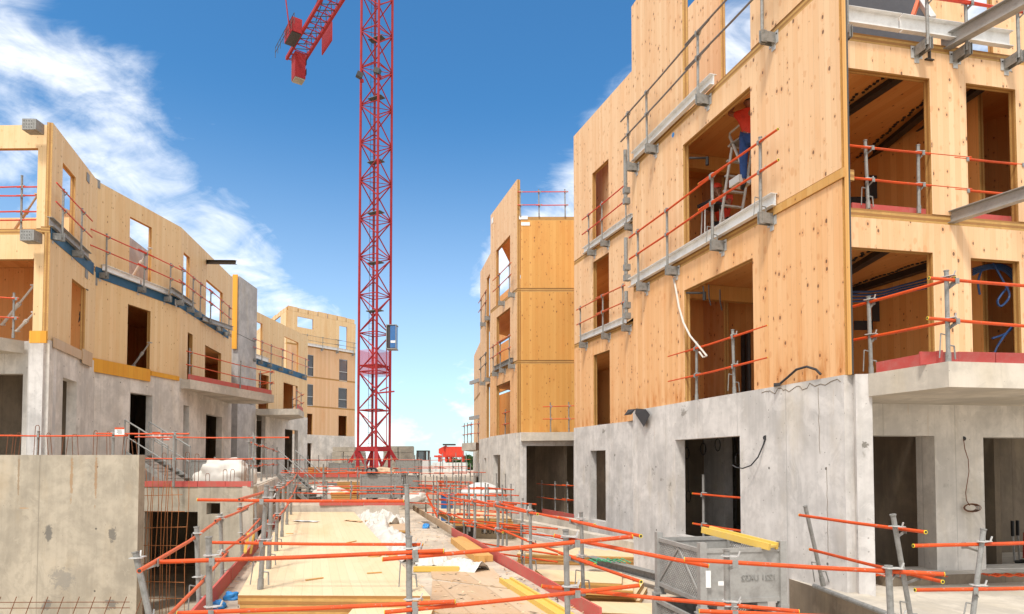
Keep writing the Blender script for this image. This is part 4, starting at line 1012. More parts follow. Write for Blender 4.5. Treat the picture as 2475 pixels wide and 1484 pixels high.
# ================================================================ tower crane
ct = thing('tower_crane', (PL(904, 60).x, 60, 1.0), 'tall red lattice tower crane with its counter-jib swung out behind', 'crane')
CX, CY = PL(903.5, 60).x, 60.0
ang = R(26.5); A2 = 1.0
mz0, mz1 = 3.1, 55.0
cr = [Vector((CX, CY)) + Matrix.Rotation(-ang, 2) @ Vector((sx * A2, sy * A2)) for sx, sy in ((-1, -1), (1, -1), (1, 1), (-1, 1))]
for c in cr:
    mb = MB(); mb.tube((c.x, c.y, mz0), (c.x, c.y, mz1), .115, 'crane_red', 8); mb.build('mast_chord', ct)
bay = 1.75; nb = int((mz1 - mz0) / bay)
for k in range(nb):
    z = mz0 + k * bay
    for i in range(4):
        a, b_ = cr[i], cr[(i + 1) % 4]
        if (k + i) % 2: a, b_ = b_, a
        if i in (2,) and z > 36: pass
        mb = MB(); mb.tube((a.x, a.y, z + .05), (b_.x, b_.y, z + bay - .05), .06, 'crane_red', 5, cap=False)
        mb.tube((a.x, a.y, z + bay * .5), ((a.x + b_.x) / 2, (a.y + b_.y) / 2, z + bay * .5), .03, 'crane_red', 5, cap=False) if False else None
        mb.build('mast_brace', ct)
    if k % 2 == 0:
        mb = MB()
        for i in range(4):
            a, b_ = cr[i], cr[(i + 1) % 4]; mb.tube((a.x, a.y, z), (b_.x, b_.y, z), .05, 'crane_red', 5, cap=False)
        mb.tube((cr[0].x, cr[0].y, z), (cr[2].x, cr[2].y, z), .035, 'crane_red', 5, cap=False)
        mb.build('mast_frame', ct)
def atmast(y): return AT(903, y, 60).z
for y in (990, 752, 636, 515, 392, 238, 95):
    z = atmast(y); mb = MB(); M = Matrix.Rotation(-ang, 4, 'Z')
    mb.box((CX, CY, z), (1.5, .7, .04), 'steel_dark', M=M)
    for k in range(6): mb.box((CX, CY, z + .04), (1.5, .03, .04), 'galvanised', M=M @ Matrix.Translation((0, -.32 + k * .13, 0)))
    mb.build('rest_platform', ct)
mb = MB(); q = Vector((CX - .35, CY + .1))
for dx in (-.2, .2): mb.tube((q.x + dx, q.y, mz0), (q.x + dx, q.y, mz1), .02, 'steel_dark', 4)
for k in range(int((mz1 - mz0) / .5)): mb.tube((q.x - .2, q.y, mz0 + k * .5), (q.x + .2, q.y, mz0 + k * .5), .012, 'steel_dark', 4, cap=False)
mb.build('ladder', ct)
# hoist cage on the right of the mast
c = AT(948, 816, 58.9)
mb = MB(); mb.box(c + Vector((.16, 0, 0)), (.50, .95, 1.95), 'blue_paint'); mb.box(c + Vector((-.25, 0, 0)), (.34, .8, 1.9), 'steel_dark')
for dx in (-.42, .42): 
    mb.box(c + Vector((dx, -.5, 0)), (.06, .06, 2.15), 'galvanised')
mb.box(c + Vector((0, 0, 1.06)), (.95, 1.0, .06), 'galvanised'); mb.box(c + Vector((0, 0, -1.06)), (.95, 1.0, .08), 'galvanised')
mb.box(c + Vector((.16, -.48, -.45)), (.42, .02, .2), 'label_white')
mb.build('hoist_cage', ct)
mb = MB(); c2 = AT(935, 905, 59); mb.tube(AT(934, 840, 59.2), AT(934, 1080, 59.2), .04, 'crane_red', 5); mb.build('hoist_mast', ct)
# mesh wrapped stretch
mb = MB(); z0, z1 = atmast(908), atmast(848)
for i in range(4):
    a, b_ = cr[i], cr[(i + 1) % 4]; mb.face([(a.x * 1.0, a.y, z0), (b_.x, b_.y, z0), (b_.x, b_.y, z1), (a.x, a.y, z1)], 'mesh_red')
mb.build('climbing_guard', ct)
mb = MB(); z = atmast(885); mb.box((CX, CY, z), (2.1, 2.1, .08), 'crane_red', rz=-ang); mb.build('guard_plate', ct)
mb = MB(); mb.beam(AT(912, 950, 58.7), AT(953, 946, 58.5), .16, .12, 'crane_red'); mb.beam(AT(918, 945, 58.8), AT(938, 936, 58.6), .1, .1, 'crane_red'); mb.build('tie_arm', ct)
for (x, y, rz) in ((869, 182, .4), (912, 172, -.2)):
    c = AT(x, y, 58.6); mb = MB(); mb.box(c, (.55, .45, .45), 'steel_dark', M=Matrix.Rotation(rz, 4, 'Z') @ Matrix.Rotation(.35, 4, 'Y')); mb.box(c + Vector((.2, .1, -.45)), (.3, .2, .25), 'crane_red'); mb.build('floodlight', ct)
# base frame
mb = MB()
zt, zb = 3.25, .45
for i in range(4):
    a, b_ = cr[i], cr[(i + 1) % 4]
    mb.beam((a.x, a.y, zt - .15), (b_.x, b_.y, zt - .15), .25, .4, 'crane_red')
    ma = Vector(((a.x + b_.x) / 2, (a.y + b_.y) / 2))
    mb.beam((a.x, a.y, zt - .3), (ma.x * .35 + b_.x * .65, ma.y * .35 + b_.y * .65, zb), .16, .22, 'crane_red')
    mb.beam((a.x, a.y, zt), (a.x, a.y, zb), .26, .26, 'crane_red')
    o_ = (a - Vector((CX, CY))).normalized() * 1.5
    mb.beam((a.x, a.y, zt - .2), (a.x + o_.x, a.y + o_.y, zb + .1), .26, .3, 'crane_red')
mb.box((CX, CY, zb - .1), (5.2, .4, .35), 'crane_red', rz=-ang + R(45)); mb.box((CX, CY, zb - .1), (.4, 5.2, .35), 'crane_red', rz=-ang + R(45))
mb.build('base_frame', ct)
# counter-jib: two deep chords, lattice floor, cabinets, ballast
tip = AT(712, 148, 82.5); zj = tip.z; root = Vector((CX, CY + 1, zj + .3))
jd = (root - tip); Lj = jd.length; jd.normalize(); jl = Vector((-jd.y, jd.x, 0)).normalized() * 1.0
if jl.x > 0: jl = -jl
mb_l = MB()
for s_ in (-1, 1):
    mb = MB(); mb.beam(tip + jl * s_, root + jl * s_, .28, .42, 'crane_red'); mb.build('jib_chord', ct)
    mb = MB()
    for k in range(14):
        a = tip + jd * (2 + k * (Lj - 2) / 14) + jl * s_; b_ = tip + jd * (2 + (k + .5) * (Lj - 2) / 14) + jl * s_ * .55 + Vector((0, 0, 1.3)); c = tip + jd * (2 + (k + 1) * (Lj - 2) / 14) + jl * s_
        mb.tube(a, b_, .05, 'crane_red', 5, cap=False); mb.tube(b_, c, .05, 'crane_red', 5, cap=False)
    mb.tube(tip + jd * 2 + jl * s_ * .55 + Vector((0, 0, 1.3)), root + jl * s_ * .55 + Vector((0, 0, 1.3)), .06, 'crane_red', 5)
    mb.build('jib_railing', ct)
for k in range(22):
    a = tip + jd * (k * Lj / 22); mb = MB()
    mb.tube(a + jl, a + jd * (Lj / 22) - jl, .05, 'steel_dark', 5, cap=False); mb.tube(a - jl, a + jl, .06, 'crane_red', 5, cap=False)
    mb.build('jib_brace', ct)
M = Matrix((jl.normalized(), jd, jl.normalized().cross(jd))).transposed().to_4x4()
c = tip + jd * 1.7 - Vector((0, 0, 1.7)); mb = MB(); mb.box(c, (1.3, 1.4, 3.2), 'crane_red', M=M); mb.box(c - Vector((0, 0, 1.65)), (1.2, 1.3, .2), 'concrete_block', M=M)
for k in range(3): mb.box(c - jd * .76 + jl * (-.5 + k * .5), (.34, .03, 3.2), 'galvanised', M=M)
mb.box(c + jl * -.87 + Vector((0, 0, .9)), (.03, .8, .8), 'steel_dark', M=M); mb.box(c + jl * -.87 + Vector((0, 0, -.4)), (.03, .8, .8), 'steel_dark', M=M)
mb.build('counterweight', ct)
c = tip + jd * 6.5 - jl * 1.9 + Vector((0, 0, .1)); mb = MB(); mb.box(c, (.12, 3.4, 2.3), 'crane_red', M=M); mb.box(c - jl * .08, (.05, 2.6, 1.7), 'orange_paint', M=M); mb.box(c - jl * .12, (.04, 1.5, .9), 'galvanised', M=M); mb.build('sign_board', ct)
c = tip + jd * 5.0 + jl * 1.7 + Vector((0, 0, .4)); mb = MB(); mb.box(c, (1.2, 3.0, 1.7), 'crane_red', M=M); mb.box(c - Vector((0, 0, .9)), (1.1, 2.8, .1), 'steel_dark', M=M); mb.build('machine_cabinet', ct)
mb = MB(); q0_ = tip + jl * 2.4 + Vector((0, 0, -.4))
for k in range(8):
    a = q0_ + jd * k * 1.1; mb.tube(a, a + Vector((0, 0, 1.3)), .035, 'steel_dark', 5)
for hh in (.65, 1.3): mb.tube(q0_ + Vector((0, 0, hh)), q0_ + jd * 7.7 + Vector((0, 0, hh)), .035, 'steel_dark', 5)
mb.tube(q0_ + jd * 6, q0_ + jd * 6 + jl * .6 + Vector((0, 0, 4.4)), .08, 'crane_red', 5); mb.build('walkway_railing', ct)
mb = MB()
for s_ in (.3, .9): mb.tube(tip + jd * 9 + jl * s_, root + Vector((0, 0, 9)), .045, 'steel_dark', 5)
mb.build('pendant', ct)

# ================================================================ things on the far terrace
def block_stack(px0, px1, pxs, D, ytop, rows, label):
    """big precast ballast blocks; front face px0..px1, side face to pxs"""
    a, b_ = PL(px0, D), PL(px1, D); c = PL(pxs, D + 2.0)
    z1 = AT(px0, ytop, D).z; zb = 1.05 if px0 < 900 else .25; h = (z1 - zb) / rows
    T = thing('ballast_stack', Vector((a.x, a.y, zb)), label, 'concrete blocks')
    for k in range(rows):
        for e in range(2):
            m_ = a.lerp(b_, .5); p, q = ((a, m_), (m_, b_))[e]
            sh = Vector((random.uniform(-.05, .05), random.uniform(-.05, .05)))
            d = (c - b_)
            mb = MB(); g_ = Vector(((b_ - a).normalized() * .015))
            mb.prism([p + g_ + sh, q - g_ + sh, q - g_ + d + sh, p + g_ + d + sh], zb + k * h + .012, zb + (k + 1) * h - .012, 'concrete_block'); mb.build('concrete_block', T)
block_stack(803, 858, 884, 64, 1080, 5, 'left stack of big weathered ballast blocks beside the crane foot')
block_stack(926, 998, 1001, 66, 1078, 5, 'right stack of big weathered ballast blocks beside the crane foot')
def unionp(*p): return [Vector(q) for q in p]
# grey window cabin, white silo base, red hopper
T = thing('site_hopper', Vector((*PL(1085, 62), 0.25)), 'red steel concrete hopper standing on legs above the white container', 'hopper')
c = PL(1093, 62); x0, x1 = PL(1062, 62).x, PL(1120, 62).x; zz = lambda y, D=62: AT(1090, y, D).z
bx0 = x0 + (x1 - x0) * .30
mb = MB(); mb.box(((bx0 + x1) / 2, 62, (zz(1080) + zz(1102)) / 2), (x1 - bx0, 1.8, zz(1080) - zz(1102)), 'hopper_red'); mb.build('hopper_body', T)
mb = MB(); A4 = [(x0, zz(1085)), (bx0 - .02, zz(1077)), (bx0 - .02, zz(1100)), (x0 + .45, zz(1102)), (x0, zz(1096))]
fr_ = [(a, 61.3, b_) for a, b_ in A4]; bk_ = [(a, 62.7, b_) for a, b_ in A4]; mb.face(fr_, 'hopper_red'); mb.face(bk_[::-1], 'hopper_red')
for k in range(5): mb.face([fr_[k], fr_[(k + 1) % 5], bk_[(k + 1) % 5], bk_[k]], 'hopper_red')
mb.build('chute', T)
mb = MB(); mb.box((x0 + .95, 61.6, zz(1075)), (1.2, 1.2, .12), 'steel_dark', rz=.1); mb.build('lid', T)
for fx in (0.02, .3, .48, .98):
    for dy in (-.7, .9):
        mb = MB(); mb.box((x0 + (x1 - x0) * fx, 62 + dy, (zz(1100) + zz(1116)) / 2), (.16, .16, zz(1100) - zz(1116)), 'hopper_red'); mb.build('leg', T)
mb = MB(); mb.beam((x0 - .4, 61.2, zz(1103)), (x1, 61.2, zz(1103)), .12, .16, 'hopper_red'); mb.beam((x0 - .4, 62.9, zz(1103)), (x1, 62.9, zz(1103)), .12, .16, 'hopper_red'); mb.build('frame', T)
T = thing('site_container', Vector((*PL(1085, 60), .25)), 'white site container below the red hopper', 'container')
x0, x1 = PL(1045, 60).x, PL(1125, 60).x; zt = AT(1090, 1118, 60).z
mb = MB(); mb.box(((x0 + x1) / 2, 61.3, (zt + .25) / 2), (x1 - x0, 2.4, zt - .25), 'white_paint'); mb.build('body', T)
for k in range(5):
    mb = MB(); mb.box((x0 + (k + .5) * (x1 - x0) / 5, 60.07, (zt + .25) / 2), (.05, .06, zt - .35), 'galvanised_light'); mb.build('rib', T)
T = thing('site_cabin', Vector((*PL(1022, 60), .25)), 'small dark framed cabin between the ballast blocks and the red hopper', 'cabin')
x0, x1 = PL(1008, 60).x, PL(1038, 60).x; za, zb_ = AT(1020, 1112, 60).z, AT(1020, 1091, 60).z
for (u0, u1, mt, nm) in ((0, .12, 'steel_dark', 'frame'), (.14, .56, 'window_glass', 'pane'), (.58, .72, 'steel_dark', 'frame'), (.88, 1, 'steel_dark', 'frame')):
    mb = MB(); mb.box((x0 + (u0 + u1) / 2 * (x1 - x0), 60, (za + zb_) / 2), ((u1 - u0) * (x1 - x0), .8, zb_ - za), mt); mb.build(nm, T)
mb = MB(); mb.box(((x0 + x1) / 2, 60, zb_ + .04), (x1 - x0, .9, .08), 'steel_dark'); mb.build('roof', T)
mb = MB(); mb.box(((x0 + x1) / 2, 60, (za + .25) / 2), (x1 - x0, 1.6, za - .25), 'galvanised_light'); mb.build('body', T)
# trees at the end of the gap
def tree(px, D, ybase, ytop, wpx, label, group='trees beyond the site'):
    p = PL(px, D); z1 = AT(px, ytop, D).z; T = thing('leafy_tree', Vector((p.x, p.y, -.5)), label, 'tree', group)
    mb = MB(); mb.tube((p.x, p.y, -.5), (p.x + .2, p.y, z1 * .6), .3, 'bark', 8, r2=.12)
    for k in range(5):
        a_ = random.uniform(0, 6.28); mb.tube((p.x + .1, p.y, z1 * .35), (p.x + math.cos(a_) * 1.5, p.y + math.sin(a_) * 1.5, z1 * random.uniform(.6, .85)), .1, 'bark', 5, r2=.03)
    mb.build('trunk', T)
    w_ = wpx / FL * D / 2; mb = MB(); rr = random.Random(px)
    cl_ = [(rr.uniform(-1, 1) * w_ * .7, rr.uniform(-1, 1) * w_ * .7, rr.uniform(.3, 1) * (z1 - .5) - .2, rr.uniform(.35, .6) * w_) for _ in range(16)]
    for _ in range(4200):
        cx_, cy_, cz_, cr_ = rr.choice(cl_)
        v = Vector((rr.gauss(0, 1), rr.gauss(0, 1), rr.gauss(0, .8))); v = v.normalized() * cr_ * rr.uniform(.5, 1.05)
        c = Vector((p.x + cx_, p.y + cy_, cz_)) + v; s_ = rr.uniform(.08, .2)
        a = Vector((rr.gauss(0, 1), rr.gauss(0, 1), rr.gauss(0, 1))).normalized() * s_; b_ = a.cross(Vector((rr.gauss(0, 1), rr.gauss(0, 1), rr.gauss(0, 1)))).normalized() * s_ * .7
        mb.face([c - a, c + b_, c + a, c - b_], 'leaf_green', [(0, 0)] * 4)
    mb.build('crown', T)
tree(1133, 75, 1140, 1093, 44, 'green tree right at the corner of the far concrete balcony')
tree(1112, 82, 1140, 1100, 46, 'green tree behind the legs of the red hopper')
tree(1092, 88, 1140, 1104, 40, 'low green tree farthest left behind the red hopper')

# ---------------------------------------------------------------- kick boards and guardrails of the terraces
strip(PL(773, 21.78), PL(986, 21.86), .42, .17, .03, 'red_board', 'dark red kick boards across the deck behind the long timber stack', pieces=4)
strip(PL(720, 35.95), PL(885, 35.98), 1.05, .22, .04, 'red_board', 'red kick boards on the far terrace edge left of the crane foot', pieces=4)
strip(PL(345, 16.98), PL(612, 16.98), 1.2, .15, .03, 'red_board', 'red kick boards over the concrete wall with the doorway', pieces=4)
strip(PL(955, 35.5), PL(1130, 36.5), .42, .22, .04, 'red_board', 'red kick boards at the far end of the middle gap', pieces=4)
e0, e1 = G(1420, 1484, 0.0), G(1095, 1292, 0.0)
strip(Vector((e0.x + .12, e0.y - .45)), e1, -.03, .21, .03, 'red_board', 'long red kick boards along the trench edge of the deck', pieces=6)
strip(e1 + Vector((0, .05, 0)), G(1000, 1232, 0.0), -.02, .2, .04, 'plywood_dirty', 'plain plank kick boards continuing the red boards to the far end', pieces=3)
l0, l1 = G(495, 1484, 0.0), G(618, 1330, 0.0)
strip(l1, l0 + (l0 - l1) * .3, 0.01, .22, .03, 'red_board', 'red kick boards along the left edge of the deck over the pit', pieces=2)
strip(G(690, 1238, 0), G(600, 1352, 0) , 0.012, .13, .03, 'pink_board', 'paler red board leaning on from the first one towards the back', pieces=1)

def at_z(px, py, z): return G(px, py, z)
# front run right before the viewer
fr_posts = [(515, 6.1, 1.13), (993, 6.05, 1.14), (1373, 6.35, 1.17), (1755, 6.2, 1.0), (2150, 5.75, .92)]
posts = []
for px, D, zt_ in fr_posts:
    p = PL(px, D); posts.append((Vector((p.x, p.y, -.05)), Vector((p.x + random.uniform(-.03, .03), p.y, zt_))))
def Gy(px, py, D): return AT(px, py, D)
rails = [(Gy(386, 1358, 6.02), Gy(1072, 1331, 6.02), 'orange_paint'), (Gy(925, 1352, 5.98), Gy(1528, 1297, 6.28), 'orange_paint'),
         (Gy(1340, 1295, 6.42), Gy(1712, 1368, 6.15), 'orange_paint'), (Gy(1655, 1352, 6.12), Gy(2281, 1388, 5.68), 'orange_paint'),
         (Gy(430, 1482, 6.02), Gy(1100, 1454, 6.02), 'orange_paint'), (Gy(930, 1480, 5.98), Gy(1545, 1415, 6.28), 'orange_paint'),
         (Gy(1310, 1417, 6.42), Gy(1930, 1478, 6.1), 'orange_paint'), (Gy(1690, 1477, 6.12), Gy(2300, 1500, 5.68), 'orange_paint')]
guardrail('guardrail', 'nearest orange guardrail crossing the whole foreground at eye level of the deck', posts, rails, post_r=.028)
# cross rail on the timber stack
zs = .235
pl_ = [G(629, 1424, zs), G(989, 1430, zs)]
guardrail('guardrail', 'orange guardrail across the front of the long timber stack', [(pl_[0], AT(645, 1172, pl_[0].y)), (pl_[1], AT(983, 1170, pl_[1].y))],
    [(AT(478, 1208, 8.2), AT(976, 1211, 8.2), 'orange_paint'), (AT(505, 1311, 8.2), AT(1022, 1316, 8.2), 'orange_paint')], post_r=.03)
# rail run down the left side of the stack
ly = [9.9, 11.9, 14.2, 17.0, 20.3, 24.5]
lp = [Vector((G(629, 1424, zs).x + (y - pl_[0].y) * -.302, y, zs if y < 21.5 else .42)) for y in ly]
guardrail('guardrail', 'orange guardrail running back along the left side of the long timber stack',
    [(p, p + Vector((.03, 0, 1.22))) for p in lp],
    [(lp[0] + Vector((.35, -1.9, .62)), lp[1] + Vector((-.03, 0, .64)), 'orange_faded'), (lp[0] + Vector((.33, -1.9, 1.13)), lp[1] + Vector((-.03, 0, 1.14)), 'orange_faded'),
     (lp[1] + Vector((.1, -.3, .6)), lp[3] + Vector((-.05, .4, .6)), 'orange_faded'), (lp[1] + Vector((.1, -.3, 1.1)), lp[3] + Vector((-.05, .4, 1.1)), 'orange_faded'),
     (lp[3] + Vector((.1, -.3, .58)), lp[5] + Vector((-.05, .4, .55)), 'orange_faded'), (lp[3] + Vector((.1, -.3, 1.08)), lp[5] + Vector((-.05, .4, 1.0)), 'orange_faded')], post_r=.03)
# run over the pit edge
def edge(y, dx=0.0): e = EL(y); return Vector((e.x + dx, e.y, 0.0))
pp = [edge(5.9, -.02), edge(7.9), edge(9.9), edge(12.6), edge(15.8)]
hh = lambda p, z, dx=0.05, dy=0.0: Vector((p.x + dx, p.y + dy, z))
guardrail('guardrail', 'orange guardrail leaning along the pit edge at the left',
    [(pp[0] + Vector((.05, 0, -.1)), pp[0] + Vector((-.22, .0, 1.02)))] + [(p, p + Vector((-.05, 0, 1.05))) for p in pp[1:]],
    [(hh(pp[0], .93, .1, -.5), hh(pp[2], .95, -.05, -.1), 'orange_faded'), (hh(pp[2], .98, .06, -.4), hh(pp[3], .95, -.02, .3), 'orange_faded'), (hh(pp[3], .95, .03, -.3), hh(pp[4], .93, -.05, .4), 'orange_faded'),
     (hh(pp[0], .40, .15, -.4), hh(pp[2], .45, -.02, .2), 'orange_faded'), (hh(pp[2], .47, .05, -.2), hh(pp[4], .45, -.05, .3), 'orange_faded')], post_r=.028)
# trench-edge run
tp = [(1410, 1440), (1283, 1385), (1204, 1344), (1148, 1320), (1085, 1288), (1046, 1262)]
tpp = [G(x, y, -.05) for x, y in tp]
def up(p, z, dx=0.0, dy=0.0): return Vector((p.x + dx, p.y + dy, z))
guardrail('guardrail', 'orange guardrail running back along the red boards of the trench edge',
    [(p, up(p, 1.12, random.uniform(-.03, .03))) for p in tpp],
    [(up(tpp[0], 1.0, .42, -2.0), up(tpp[0], 1.0, -.3, .5), 'orange_paint'), (up(tpp[0], .98, .1, -.5), up(tpp[2], 1.0, -.1, .6), 'orange_paint'), (up(tpp[1], .97, .1, -.4), up(tpp[3], .98, -.1, .4), 'orange_paint'), (up(tpp[3], .96, .1, -.5), up(tpp[5], .95, -.4, 1.8), 'orange_paint'),
     (up(tpp[0], .5, .42, -2.0), up(tpp[0], .48, -.3, .5), 'orange_paint'), (up(tpp[0], .46, .1, -.5), up(tpp[2], .48, -.1, .6), 'orange_paint'), (up(tpp[2], .46, .1, -.4), up(tpp[4], .46, -.1, .5), 'orange_paint'), (up(tpp[4], .45, .1, -.5), up(tpp[5], .44, -.4, 1.8), 'orange_paint')], post_r=.027)
mb = MB(); a, b_ = G(1047, 1262, 0.0), G(1028, 1190, 1.1); mb.tube((a.x + .3, a.y - .6, 0), AT(1030, 1193, a.y - .4), .03, 'orange_paint', 8); o = mb.build('scaffold_tube'); tag(o, 'upright orange tube at the corner where the two guardrails meet', 'tube')
# right terrace rails
def manual(label, posts_px, rails_px, r=.027, **k):
    ps = []
    for (xb, yb, xt, yt, D, Dt) in posts_px: ps.append((AT(xb, yb, D), AT(xt, yt, Dt)))
    rs = [(AT(a, b_, D0), AT(c, d, D1), mt) for (a, b_, D0, c, d, D1, mt) in rails_px]
    return guardrail('guardrail', label, ps, rs, post_r=r, **k)
manual('orange guardrail with leaning posts at the foot of the right building corner',
    [(1990, 1415, 1946, 1222, 9.4, 9.2), (2208, 1530, 2158, 1243, 7.3, 7.2)],
    [(1933, 1245, 9.15, 2237, 1286, 6.9, 'orange_paint'), (1958, 1328, 9.25, 2278, 1406, 6.9, 'orange_paint')])
manual('orange guardrail cut off by the right edge of the picture', [(2345, 1540, 2377, 1278, 6.9, 7.0)],
    [(2208, 1319, 6.95, 2620, 1308, 7.1, 'orange_paint'), (2212, 1426, 6.85, 2620, 1419, 7.0, 'orange_paint')])
# trench cross rails and other middle-distance rails
stand_guard('orange guardrail with many posts across the far end of the trench', [PL(x, d) for x, d in ((985, 22.2), (1088, 21.5), (1180, 20.8), (1215, 20.2))], -.0, rmat='orange_paint', ext=.6, hs=(.5, 1.0))
stand_guard('second orange guardrail across the trench, level with the tan crate', [PL(x, d) for x, d in ((1122, 16.8), (1146, 16.6), (1215, 15.8), (1262, 15.3))], -.15, rmat='orange_paint', ext=.5, hs=(.45, 1.0), h=1.15)
stand_guard('third orange guardrail across the trench in front of the crate', [PL(x, d) for x, d in ((1205, 14.6), (1262, 14.0))], -.6, rmat='orange_paint', ext=1.1, hs=(.45, .6, .95, 1.1), h=1.5)
stand_guard('orange guardrail in front of the recess of the right building', [PL(x, d) for x, d in ((1310, 27.4), (1342, 26.2), (1372, 25.3), (1405, 24.2))], -.1, rmat='orange_paint', ext=.4, hs=(.5, 1.05), h=1.2)
strip(PL(1310, 27.2), PL(1392, 24.3), -.4, .35, .05, 'red_board', 'red kick boards in front of the recess of the right building', pieces=3)
stand_guard('orange guardrail on the far side of the middle terrace', [PL(x, d) for x, d in ((702, 23.4), (782, 22.6), (865, 22.1), (945, 22.0), (985, 21.9))], .42, rmat='orange_paint', ext=.4, hs=(.36, 1.05), h=1.25)
stand_guard('orange guardrail above the red boards behind the deck', [PL(x, d) for x, d in ((790, 21.9), (848, 21.9), (952, 21.95))], .42, rmat='orange_paint', ext=.3, hs=(.5, .62), h=.8)
stand_guard('long orange guardrail on the far terrace edge in front of the ballast blocks', [PL(x, d) for x, d in ((724, 36.2), (771, 36.2), (840, 36.2), (884, 36.2), (945, 36.2), (1002, 36.3))], 1.05, rmat='orange_paint', ext=.4, hs=(.45, .95), h=1.2)
stand_guard('orange guardrail on the far terrace right of the crane foot', [PL(x, d) for x, d in ((1012, 38), (1041, 37), (1064, 36), (1094, 35), (1116, 34.5))], .25, rmat='orange_paint', ext=.5, hs=(.5, 1.0, 1.35), h=1.9, group=None)
stand_guard('orange guardrail below the red hopper, nearer row', [PL(x, d) for x, d in ((1018, 30), (1048, 29.5), (1076, 29), (1103, 28.5), (1125, 28))], -.0, rmat='orange_paint', ext=.5, hs=(.5, 1.0), h=1.3)
stand_guard('faint orange guardrail behind the stair, back of the far terrace', [PL(x, d) for x, d in ((745, 48), (790, 47), (835, 46), (880, 45))], 1.05, rmat='orange_paint', ext=.5, hs=(.5, 1.0), h=1.3)
stand_guard('guardrail near the white tank by the right building', [PL(x, d) for x, d in ((1145, 24.5), (1163, 24), (1200, 23.4), (1222, 22.6))], -.3, rmat='orange_paint', ext=.7, hs=(.6, 1.2), h=1.75)
stand_guard('orange guardrail low across the trench near the white tank', [PL(x, d) for x, d in ((1130, 19.6), (1225, 18.2), (1262, 17.4))], -.45, rmat='orange_paint', ext=.6, hs=(.5, 1.05), h=1.3)
stand_guard('orange guardrail of the upper left terrace over the wall with the doorway', [PL(x, d) for x, d in ((420, 16.7), (610, 17.0))], 1.2, rmat='orange_paint', ext=.9, hs=(.73, 1.27), h=1.42)
gp = [PL(x, 14.65) for x in (-60, 90, 272, 420)]
stand_guard('orange guardrail on top of the big bare wall at the left', gp, 1.5 if False else 1.72, rmat='orange_paint', ext=.35, hs=(.70,), h=.80, hook=False)
fwp = [Vector((FW.P(s_, 0, -.15).x, FW.P(s_, 0).y)) for s_ in (.6, 2.4, 4.6, 7.2, 10.5, 14.5)]
stand_guard('faded guardrail running back along the pale side wall, full of clamps', fwp, 1.2, rmat='orange_faded', ext=.3, hs=(.55, 1.15), h=1.35, jitter=.06)

# warning sheets hung on the left guardrail
for (x, y, lab) in ((289, 1044, 'white warning sheet with orange stripes tied to the left guardrail above the big wall'), (378, 1052, 'left one of two faded warning sheets behind the stair rail'), (400, 1056, 'right one of two faded warning sheets behind the stair rail')):
    c = AT(x, y, 14.5 if x < 300 else 19.5); w_ = .21 if x < 300 else .24; T = thing('warning_sheet', c - Vector((0, 0, .1)), lab, 'sign')
    mb = MB(); mb.box(c, (w_, .006, .19), 'label_white'); mb.build('sheet', T)
    for dz in (-.08, .08): mb = MB(); mb.box(c + Vector((0, -.005, dz)), (w_, .006, .035), 'orange_paint'); mb.build('stripe', T)
    for k in range(4): mb = MB(); mb.box(c + Vector((random.uniform(-.01, .01), -.005, .04 - k * .025)), (w_ * random.uniform(.3, .7), .004, .006), 'label_print' if x < 300 else 'orange_faded'); mb.build('printed_line', T)

# ---------------------------------------------------------------- timber stacks
def clt_stack(label, corners, z0, layers, t=.075, mat='timber_deck', name='timber_stack', skew=.03, edge_m='timber_edge_flat', group=None):
    T = thing(name, Vector((corners[0].x, corners[0].y, z0)), label, 'timber stack', group); z = z0
    for k in range(layers):
        o_ = Vector((random.uniform(-skew, skew), random.uniform(-skew, skew))); tt = t * random.uniform(.95, 1.05)
        mb = MB(); mb.prism([Vector(c[:2]) + o_ for c in corners], z + .003, z + tt, mat, edge_m); mb.build('timber_panel', T); z += tt
    return T
fl, frr = G(577, 1438, zs), G(1042, 1440, zs); bl, br = G(690, 1237, zs), G(856, 1237, zs)
clt_stack('long stack of pale timber panels lying down the middle of the deck', [fl, frr, br, bl], .01, 2, .112, skew=.015)
for (x0, y0, x1, y1, lab) in ((690, 1303, 765, 1303, 'left scrap of brown paper on the long timber stack'), (830, 1258, 872, 1262, 'right scrap of brown paper on the long timber stack')):
    a, b_ = G(x0, y0, .245), G(x1, y1, .245); mb = MB(); n = 7
    if y0 == 1303: a, b_ = G(705, 1260, .245), G(765, 1262, .245)
    for i in range(n):
        t0, t1_ = i / n, (i + 1) / n; h0 = .006 + .012 * math.sin(i * 2.1) ** 2; h1_ = .006 + .012 * math.sin((i + 1) * 2.1) ** 2
        p, q = a.lerp(b_, t0), a.lerp(b_, t1_); mb.face([p + Vector((0, 0, h0)), q + Vector((0, 0, h1_)), q + Vector((.02, .3, h1_ * .6)), p + Vector((.02, .3, h0 * .6))], 'label_white' if y0 == 1303 else 'timber_right')
    o = mb.build('paper_scrap'); tag(o, lab, 'paper')
for i, (x, y) in enumerate(((880, 1341), (905, 1344), (935, 1341), (950, 1344))):
    c = G(x, y, .236); mb = MB(); mb.tube(c, c + Vector((0, 0, .012)), .075 if i != 1 else .12, 'timber_fresh', 14); o = mb.build('wood_disc'); tag(o, ('first', 'second, widest', 'third', 'last')[i] + ' from the left of the flat round wooden discs on the long stack', 'wood disc')
